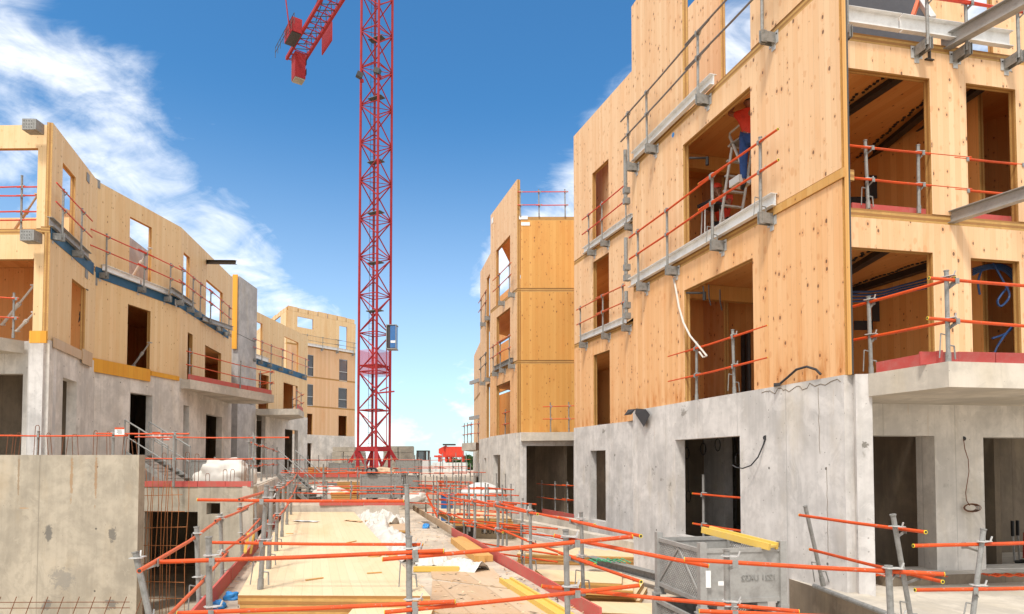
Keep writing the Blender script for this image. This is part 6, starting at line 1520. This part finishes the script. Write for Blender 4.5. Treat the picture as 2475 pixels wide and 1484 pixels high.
# black sealing strip at the corner of the two facades
mb = MB(); pz = W1.P(W1.L + .02, 0, -.05); mb.box((pz.x, pz.y, (L1 + 12.5) / 2), (.05, .08, 12.5 - L1), 'timber_fresh', rz=-.3); pz = W1.P(W1.L + .05, 0, -.07)
mb.box((pz.x, pz.y, (L1 + 12.5) / 2), (.03, .05, 12.5 - L1), 'steel_dark', rz=-.3); o = mb.build('corner_strip'); tag(o, 'dark sealing strip running up the near corner of the right building', 'strip')
mb = MB(); a, b_ = W1.s(1872, L2), W1.L; q = [W1.P(a, 0, .005), W1.P(b_ + .06, 0, .005), W1.P(b_ + .06, 0, .03), W1.P(a, 0, .03)]; mb.prism([(p.x, p.y) for p in q], L2 - .15, L2 - .02, 'timber_fresh'); o = mb.build('timber_batten'); tag(o, 'timber batten along the floor joint up to the near corner of the right building', 'batten')
# vertical pipe stubs with junction boxes at the left end of the near facade
for i, (x, y0, y1) in enumerate(((1519, 570, 668), (1519, 355, 480), (1521, 700, 760))):
    c0, c1_ = W1.hit(x, y0, .12), W1.hit(x, y1, .12); mb = MB(); s_ = -.12
    mb.tube(W1.P(s_, c1_[1], .12), W1.P(s_, c0[1], .12), .045, 'galvanised', 9)
    for k in range(2): mb.box(W1.P(s_, c1_[1] + .25 * k, .10), (.14, .12, .14), 'galvanised', rz=.3)
    o = mb.build('scaffold_tube'); tag(o, ('thick grey tube beside the seam, level with the workers', 'thick grey tube beside the seam under the top facade rail', 'short grey tube with two boxes low on the seam')[i], 'tube')
# wire coil and hanging cables on the ground-floor wall at the right
mb = MB(); pts = [wp(G0, *q) for q in ((2329, 1062, .02), (2332, 1085, .05), (2340, 1110, .06), (2342, 1140, .06), (2338, 1165, .06), (2334, 1190, .06), (2336, 1210, .06), (2344, 1222, .06))]
mb.path(pts, .006, 'rebar_rust', 5); c = wp(G0, 2346, 1227, .05)
for k in range(5):
    ring = [c + Vector((math.cos(t_ * .524) * (.09 + .012 * k), -.01 * k, math.sin(t_ * .524) * (.05 + .004 * k))) for t_ in range(13)]; mb.path(ring, .005, ('rebar_rust', 'black_plastic')[k % 2], 4)
mb.tube(wp(G0, 2329, 1060, -.02), wp(G0, 2329, 1060, .006), .035, 'black_plastic', 12); o = mb.build('wire_coil'); tag(o, 'thin red and black wires hanging from a hole and coiled on the concrete pier', 'wires')
# pipes behind the windows
def pipes(xs, W, d, z0, z1, r, mat, label, foot=.35):
    T = thing('waste_pipes', W.P(W.s(xs[0], z0, -d), z0, -d), label, 'pipes')
    for x in xs:
        mb = MB(); p = W.P(W.s(x, 1.8, -d), z0 + foot, -d); mb.tube(p, Vector((p.x, p.y, z1)), r, mat, 9); mb.tube(p, Vector((p.x + .25, p.y - .3, z0 + .06)), r, mat, 9); mb.build('pipe', T)
pipes((1738, 1752, 1763, 1775), W1, 2.6, -.02, L1 - .25, .045, 'galvanised', 'row of grey waste pipes inside the ground-floor window of the right building')
pipes((1728, 1745, 1800, 1812), W1, 2.8, L1, L1 + 1.9, .06, 'steel_dark', 'dark pipes standing inside the first-floor window behind the strap', .1)
for i, (x, y) in enumerate(((1660, 1095), (1700, 1085), (1664, 1200), (1735, 1075), (1785, 1110))):
    c = wp(W1, x, y, -.9); mb = MB(); top = Vector((c.x, c.y, L1 - .26)); mb.tube(c + Vector((0, 0, .1)), top, .006, 'black_plastic', 5)
    for k in range(3): mb.path([c + Vector((math.cos(t_ * .524) * .07, math.cos(t_ * .524) * .05 + .012 * k, math.sin(t_ * .524) * .13)) for t_ in range(13)], .009, 'black_plastic', 4)
    o = mb.build('cable_coil'); tag(o, ('coil high at the left jamb', 'second coil from the left, near the lintel', 'lowest cable coil by the left jamb', 'coil under the middle of the lintel', 'coil by the right jamb')[i] + ' in the ground-floor window of the right building', 'cable')
stand_guard('orange rails inside the ground-floor window of the right building', [W1.P(W1.s(1668, .2), 0, -.3), W1.P(W1.s(1800, .2), 0, -.3)], -.02, rmat='orange_paint', hs=(.62, 1.22), ext=.3, h=1.6)
# blue cables in the right-hand openings
def cabs(pts_list, r, mat, label, name='cable_bundle'):
    T = thing(name, pts_list[0][0], label, 'cables')
    for pts in pts_list:
        # smooth the polyline
        sm = []
        P = [pts[0]] + pts + [pts[-1]]
        for i in range(1, len(P) - 2):
            for k in range(5):
                t_ = k / 5; a, b_, c, d = P[i - 1], P[i], P[i + 1], P[i + 2]
                sm.append(.5 * ((2 * b_) + (c - a) * t_ + (2 * a - 5 * b_ + 4 * c - d) * t_ ** 2 + (3 * b_ - a - 3 * c + d) * t_ ** 3))
        sm.append(pts[-1]); mb = MB(); mb.path(sm, r, mat, 5); mb.build('cable', T)
def ap(l): return [AT(*q) for q in l]
cabs([ap([(2040, 705 + 8 * k, 12.2), (2120, 712 + 7 * k - 8, 12.0), (2180, 700 + 6 * k - 10, 11.8), (2262, 668 + 8 * k, 11.4)]) for k in range(4)], .02, 'blue_cable', 'blue cables slung under the ceiling of the wide first-floor opening')
cabs([ap([(2350, 650 + 5 * k, 11.6), (2390, 640 + 3 * k, 11.5), (2430, 642 + 5 * k, 11.5), (2460, 670 + 9 * k, 11.5), (2472, 720 + 8 * k, 11.6)]) for k in range(4)] +
     [ap([(2400, 636, 11.4), (2425, 680, 11.3), (2440, 715, 11.3), (2420, 740, 11.3), (2412, 725, 11.3), (2440, 690, 11.4), (2462, 678, 11.5)]), ap([(2374, 650, 11.4), (2364, 680, 11.4), (2368, 712, 11.4)]), ap([(2466, 700, 11.5), (2462, 755, 11.5), (2440, 800, 11.4), (2398, 818, 11.3)]), ap([(2470, 700, 11.5), (2466, 760, 11.5), (2425, 815, 11.3), (2405, 850, 11.3), (2402, 885, 11.3)])],
     .018, 'blue_cable', 'tangled blue cables hanging in the narrow first-floor opening at the right edge')
# steel beams under the ceilings behind the right-hand openings
for z, ys in ((L3, ((2050, 275, 2200, 175), (2170, 330, 2262, 255), (2338, 240, 2390, 205))), (L2, ((2055, 660, 2140, 610), (2090, 700, 2262, 645)))):
    for i, (x0, y0, x1, y1) in enumerate(ys):
        zc = z - .30
        a, b_ = G(x0, y0, zc), G(x1, y1, zc)
        d = (b_ - a); dn = d.normalized(); T = thing('ceiling_beam', a, ('dark steel beam under the ceiling of the %s, %s' % ('middle-floor openings' if z == L3 else 'first-floor openings', ('first from the corner', 'second from the corner', 'the one behind the narrow opening')[i])), 'steel beam')
        a2, b2 = a - dn * 1.2, b_ + dn * .4
        mb = MB(); mb.beam(a2, b2, .16, .015, 'steel_dark'); mb.beam(a2 + Vector((0, 0, .1)), b2 + Vector((0, 0, .1)), .02, .19, 'steel_dark'); mb.build('profile', T)
        mb = MB(); lat = Vector((-dn.y, dn.x, 0)); n = int((b2 - a2).length / .09)
        for k in range(n):
            for sgn in (-1, 1):
                c = a2 + dn * (k * .09 + random.uniform(-.01, .01)) + lat * sgn * random.uniform(.12, .2) + Vector((0, 0, .125)); mb.box(c, (.05, .05, .02), 'steel_dark', rz=random.uniform(0, 3))
        o = mb.build('anchor_bolts', T); o['kind'] = 'stuff'
# black sheets on the inner wall
for (x, y, w_, h_, lab) in ((2118, 452, .5, .5, 'black sheet on the inner wall of the wide middle-floor opening'), (2128, 752, .35, .45, 'black sheet on the inner wall of the wide first-floor opening')):
    c = AT(x, y, 14.2); mb = MB(); mb.box(c, (w_, .03, h_), 'black_felt'); mb.box(c + Vector((-.35, .05, -.3)), (.4, .03, .2), 'black_felt'); o = mb.build('black_sheet'); tag(o, lab, 'sheet')
# props and brackets under the ceiling behind the facade windows
for (x, y, D, lab) in ((1690, 708, 12.7, 'first-floor'), (1697, 382, 12.9, 'middle-floor')):
    c = AT(x, y, D); T = thing('pipe_bracket', c, 'dark pipe bracket under the ceiling of the %s window with the strap' % lab if 'first' in lab else 'dark pipe bracket under the ceiling left of the ladder', 'bracket')
    mb = MB(); mb.beam(c - Vector((.25, 0, 0)), c + Vector((.1, 0, 0)), .04, .03, 'steel_dark'); mb.tube(c + Vector((.1, 0, .02)), c + Vector((.1, 0, -.14)), .035, 'steel_dark', 8); mb.build('arm', T)
for i, (x, y0, y1) in enumerate(((1713, 688, 738), (1740, 700, 750), (1700, 692, 712))):
    a, b_ = AT(x, y0, 12.5), AT(x + 5, y1, 12.5); mb = MB(); mb.path([a, a.lerp(b_, .6) + Vector((-.02, 0, 0)), b_], .012, 'black_plastic', 5); o = mb.build('cable'); tag(o, ('left', 'right', 'shortest')[i] + ' black cable end hanging inside the first-floor window with the strap', 'cable')
# things standing behind the right ground-floor door
for i, (x, D) in enumerate(((2446, 11.8), (2458, 11.9))):
    a = Vector((*PL(x, D), .06)); mb = MB(); mb.tube(a, a + Vector((-.02, 0, .45)), .018, 'galvanised_light', 8); mb.tube(a + Vector((-.02, 0, .45)), a + Vector((-.02, 0, .72)), .028, 'black_plastic', 8); mb.tube(a, a + Vector((.12, -.1, 0)), .03, 'black_plastic', 8); o = mb.build('pipe_stub'); tag(o, ('left', 'right')[i] + ' of two pipe stubs behind the door at the right edge', 'pipe')
a = Vector((*PL(2472, 11.6), .15)); mb = MB(); mb.tube(a, a + Vector((0, 0, .45)), .04, 'red_shirt', 10, r2=.02); o = mb.build('red_cone'); tag(o, 'slim red cone in the dark doorway at the right edge', 'cone')
# orange net on the step
for (x0, x1, lab) in ((2112, 2285, 'orange plastic net on the threshold of the left ground-floor door'), (2382, 2520, 'orange plastic net on the threshold at the right edge')):
    mb = MB(); n = 34
    for k in range(n):
        t0, t1_ = k / n, (k + 1) / n
        for r_ in range(4):
            a = Vector((*PL(x0 + (x1 - x0) * t0, 9.75), .155 + .012 * math.sin(k * .9) + r_ * .0)); a.y += r_ * .05; b_ = Vector((*PL(x0 + (x1 - x0) * t1_, 9.75), .155 + .012 * math.sin((k + 1) * .9))); b_.y += r_ * .05
            mb.beam(a, b_, .014, .012, 'orange_paint')
        if k % 2: mb.beam(a, a - Vector((0, .15, 0)), .02, .012, 'orange_paint')
    o = mb.build('safety_net'); tag(o, lab, 'net'); 
# tubes leaning on the kerb
mb = MB(); a, b_ = G(1968, 1416, .07), G(2185, 1500, .07); mb.tube(a, b_, .032, 'galvanised', 12); o = mb.build('scaffold_tube'); tag(o, 'galvanised tube lying on the bright kerb edge in the lower right', 'tube')
# notes and marks
for (W, x, y, w_, h_, lab) in ((WA, 1265, 526, .35, .14, 'upper white label at the top of the orange panel'), (WA, 1270, 541, .35, .14, 'lower white label at the top of the orange panel'), (WB, 1190, 533, .3, .25, 'small white label at the top left of the gable wall')):
    s_, z_ = W.hit(x, y, .01); mb = MB(); mb.box(W.P(s_, z_, .012), (w_, .006, h_), 'label_white', rz=math.atan2(W.u.y, W.u.x)); o = mb.build('paper_label'); tag(o, lab, 'label')
s_, z_ = W1.hit(1627, 326); mb = MB(); p = W1.P(s_, z_, .004); q = W1.P(s_, z_, -.01); mb.tube(q, p, .05, 'blue_cap', 12); o = mb.build('paint_spot'); tag(o, 'blue round plug on the near facade beside the workers window', 'plug')
s_, z_ = S2.hit(2330, 300)

# ================================================================ ladder and the two workers
Wd = lambda px, py, d: wp(W1, px, py, -d)
zf = L2 + .01
T = thing('step_ladder', Vector((*PL(1775, 12.9), zf)), 'white aluminium step ladder standing in the window of the right building', 'ladder')
def tb(name, p, q, r, mat='galvanised_light'): mb = MB(); mb.tube(p, q, r, mat, 8); mb.build(name, T)
dl = .7
pA_, pB_ = Wd(1739, 553, dl), Wd(1772, 405, dl); pC_ = Wd(1764, 330, dl); pD_ = Wd(1812, 445, dl + .1)
for off in (Vector((0, 0, 0)), W1.n3 * .45):
    tb('stile', pA_ + off, pC_.lerp(pB_, .35) + off + Vector((.02, 0, 0)), .028); tb('stile', pC_ + off, pD_ + off, .028)
    mb = MB(); mb.path([pC_ + off, Wd(1764, 322, dl) + off, Wd(1790, 300, dl) + off, Wd(1806, 290, dl) + off, Wd(1808, 340, dl) + off, Wd(1804, 360, dl) + off], .02, 'galvanised_light', 7); mb.build('handrail', T)
for k in range(6):
    t_ = (k + .6) / 6.2; a = pA_.lerp(pC_, t_); mb = MB(); mb.beam(a, a + W1.n3 * .45, .07, .03, 'galvanised_light'); mb.build('rung', T)
c = Wd(1783, 336, dl) + W1.n3 * .2; mb = MB(); mb.box(c, (.5, .4, .03), 'galvanised', rz=-1.2); mb.build('platform', T)
c = Wd(1790, 440, dl); mb = MB(); mb.box(c + Vector((0, 0, 0)), (.3, .3, .14), 'white_paint', rz=.3); mb.build('tray', T)

def skin_body(name, joints, edges, mat, parent, root=0, sub=2):
    me = bpy.data.meshes.new(name); pl0 = parent_loc(parent)
    me.from_pydata([tuple(Vector(j[0]) - pl0) for j in joints], edges, []); o = bpy.data.objects.new(name, me); COL.objects.link(o); o.parent = parent
    o.modifiers.new('skin', 'SKIN'); o.modifiers.new('sub', 'SUBSURF').levels = sub; o.modifiers['sub'].render_levels = sub
    for i, j in enumerate(joints):
        sv = me.skin_vertices[0].data[i]; sv.radius = (j[1], j[1] if len(j) < 3 else j[2]); sv.use_root = (i == root)
    dg = bpy.context.evaluated_depsgraph_get(); dg.update()
    m2 = bpy.data.meshes.new_from_object(o.evaluated_get(dg)); o.modifiers.clear(); o.data = m2
    m2.materials.clear(); m2.materials.append(MATS[mat]); m2.polygons.foreach_set('use_smooth', [True] * len(m2.polygons)); m2.uv_layers.new(name='UVMap') if not m2.uv_layers else None
    return o
def person(label, org, fwd, J, shirt, pants, helmet=None, vest=None):
    """J: joint offsets in the person's own frame (x right, y forward, z up)"""
    T = thing('person', org, label, 'person'); f = Vector((fwd[0], fwd[1], 0)).normalized(); r_ = Vector((f.y, -f.x, 0))
    W_ = lambda v: org + r_ * v[0] + f * v[1] + Vector((0, 0, v[2]))
    g = {k: W_(v) for k, v in J.items()}
    # skin: head, neck, arms with hands and fingers as one figure with torso and legs
    js = [(g['pelvis'], .13, .11), (g['waist'], .12, .10), (g['chest'], .155, .11), (g['neck'], .055), (g['head0'], .075), (g['head1'], .098), (g['head2'], .085)]
    ed = [(0, 1), (1, 2), (2, 3), (3, 4), (4, 5), (5, 6)]
    for s_ in 'lr':
        n = len(js); js += [(g['sh' + s_], .062), (g['el' + s_], .043), (g['wr' + s_], .028), (g['ha' + s_], .036, .02)]
        ed += [(2, n), (n, n + 1), (n + 1, n + 2), (n + 2, n + 3)]
        hd = (g['ha' + s_] - g['wr' + s_]).normalized(); sd_ = hd.cross(f).normalized() if hd.cross(f).length > .1 else r_
        for k in range(4):
            m_ = len(js); b0 = g['ha' + s_] + sd_ * (-.03 + .02 * k) + hd * .035; L_ = (.065, .075, .07, .055)[k]
            js += [(b0, .011), (b0 + hd * L_ * .6 + f * .006, .0095), (b0 + hd * L_ + f * .025, .008)]; ed += [(n + 3, m_), (m_, m_ + 1), (m_ + 1, m_ + 2)]
        m_ = len(js); b0 = g['wr' + s_].lerp(g['ha' + s_], .5) - sd_ * .035; js += [(b0, .013), (b0 - sd_ * .02 + hd * .04, .010)]; ed += [(n + 2, m_), (m_, m_ + 1)]
        n = len(js); js += [(g['hi' + s_], .088), (g['kn' + s_], .058), (g['an' + s_], .04), (g['to' + s_], .04, .03)]
        ed += [(0, n), (n, n + 1), (n + 1, n + 2), (n + 2, n + 3)]
    skin_body('body', js, ed, 'skin', T)
    # clothing follows the same joints, slightly larger
    js = [(g['pelvis'], .150, .13), (g['waist'], .142, .12), (g['chest'], .178, .13), (g['chest'].lerp(g['neck'], .75), .085)]; ed = [(0, 1), (1, 2), (2, 3)]
    for s_ in 'lr':
        n = len(js); js += [(g['sh' + s_], .082), (g['sh' + s_].lerp(g['el' + s_], .55), .064)]; ed += [(2, n), (n, n + 1)]
    skin_body('shirt', js, ed, shirt, T)
    js = [(g['pelvis'], .156, .136)]; ed = []
    for s_ in 'lr':
        n = len(js); js += [(g['hi' + s_], .108), (g['kn' + s_], .078), (g['kn' + s_].lerp(g['an' + s_], .9), .062)]; ed += [(0, n), (n, n + 1), (n + 1, n + 2)]
    skin_body('trousers', js, ed, pants, T)
    for s_ in 'lr':
        mb = MB(); mb.tube(g['an' + s_] - Vector((0, 0, .0)), g['to' + s_], .055, 'dark_cloth', 9, r2=.042); mb.build('shoe', T)
    hf = (g['head2'] - g['head0']).normalized(); face = (f - hf * f.dot(hf)).normalized(); sid = face.cross(hf)
    mb = MB(); c = g['head1'] + face * .088
    for s_ in (-1, 1): mb.box(c + sid * s_ * .032 + hf * .01 - face * .004, (.02, .012, .012), 'label_print'); 
    mb.build('eyes', T) if False else mb.build('eye_line', T)
    mb = MB(); mb.tube(c + hf * .005, c - hf * .028 + face * .022, .009, 'skin', 6, r2=.014); mb.build('nose', T)
    mb = MB(); mb.box(c - hf * .05 - face * .008, (.045, .01, .008), 'rebar_rust'); mb.build('mouth', T)
    for s_ in (-1, 1): mb = MB(); mb.tube(g['head1'] + sid * s_ * .085, g['head1'] + sid * s_ * .102, .028, 'skin', 8); mb.build('ear', T)
    bm = bmesh.new(); bmesh.ops.create_uvsphere(bm, u_segments=18, v_segments=10, radius=1)
    bmesh.ops.delete(bm, geom=[v for v in bm.verts if v.co.z < -.05], context='VERTS')
    me = bpy.data.meshes.new('cap'); bm.to_mesh(me); bm.free(); me.materials.append(MATS[helmet or 'dark_cloth']); me.polygons.foreach_set('use_smooth', [True] * len(me.polygons)); me.uv_layers.new(name='UVMap')
    o = bpy.data.objects.new('helmet' if helmet else 'hair', me); COL.objects.link(o); o.parent = T
    Mh = Matrix((sid, face, hf)).transposed().to_4x4(); k_ = .125 if helmet else .108
    o.matrix_local = Matrix.Translation(g['head1'] + hf * .025 - parent_loc(T)) @ Mh @ Matrix.Diagonal((k_ * .92, k_ * 1.1, k_ * .95, 1))
    return T
# the man on the ladder, arms raised to the ceiling, mostly hidden by the facade
base = Wd(1806, 400, .75); base.z = Wd(1802, 440, .75).z
h0 = base.z
org = Vector((base.x + .04, base.y - .05, h0 - .12)); 
J1 = dict(pelvis=(0, 0, .92), waist=(0, .01, 1.08), chest=(0, .02, 1.30), neck=(0, .03, 1.47), head0=(0, .04, 1.53), head1=(0, .03, 1.62), head2=(0, .0, 1.68),
          shl=(-.19, .02, 1.40), ell=(-.36, .14, 1.50), wrl=(-.24, .22, 1.72), hal=(-.20, .25, 1.80), shr=(.19, .02, 1.40), elr=(.30, .16, 1.52), wrr=(.20, .24, 1.74), har=(.18, .26, 1.82),
          hil=(-.10, 0, .88), knl=(-.12, .03, .48), anl=(-.12, 0, .08), tol=(-.13, .17, .04), hir=(.10, 0, .88), knr=(.12, .03, .48), anr=(.12, 0, .08), tor=(.13, .17, .04))
person('worker on the ladder reaching up to the ceiling, orange-red shirt and blue trousers, half hidden', org, (.25, 1, 0), J1, 'red_shirt', 'blue_cloth')
# the second man working low behind the rail
org = Wd(1747, 545, 1.1); org.z = zf
J2 = dict(pelvis=(0, -.06, .90), waist=(0, -.02, 1.05), chest=(0, .08, 1.27), neck=(0, .16, 1.42), head0=(0, .19, 1.47), head1=(0, .23, 1.55), head2=(0, .23, 1.62),
          shl=(-.19, .08, 1.36), ell=(-.27, .22, 1.16), wrl=(-.13, .36, 1.34), hal=(-.09, .38, 1.43), shr=(.19, .08, 1.36), elr=(.28, .20, 1.12), wrr=(.16, .42, 1.08), har=(.12, .50, 1.07),
          hil=(-.10, -.05, .86), knl=(-.13, .06, .47), anl=(-.13, -.02, .08), tol=(-.14, .16, .04), hir=(.10, -.05, .86), knr=(.13, .08, .47), anr=(.13, 0, .08), tor=(.14, .18, .04))
person('worker stooping left of the ladder behind the rail, red shirt and red helmet', org, (-.8, -.75, 0), J2, 'red_shirt', 'dark_cloth', helmet='hopper_red')
c = Wd(1722, 500, .7); T = thing('work_table', c, 'small work stand with dark tools beside the stooping worker', 'work stand')
mb = MB(); mb.box(c + Vector((0, 0, .02)), (.5, .35, .06), 'black_plastic', rz=.5); mb.build('top', T)
for sx in (-1, 1):
    for sy in (-1, 1): mb = MB(); mb.tube(c + Vector((.18 * sx, .1 * sy, 0)), Vector((c.x + .22 * sx, c.y + .16 * sy, zf)), .014, 'galvanised_light', 6); mb.build('leg', T)
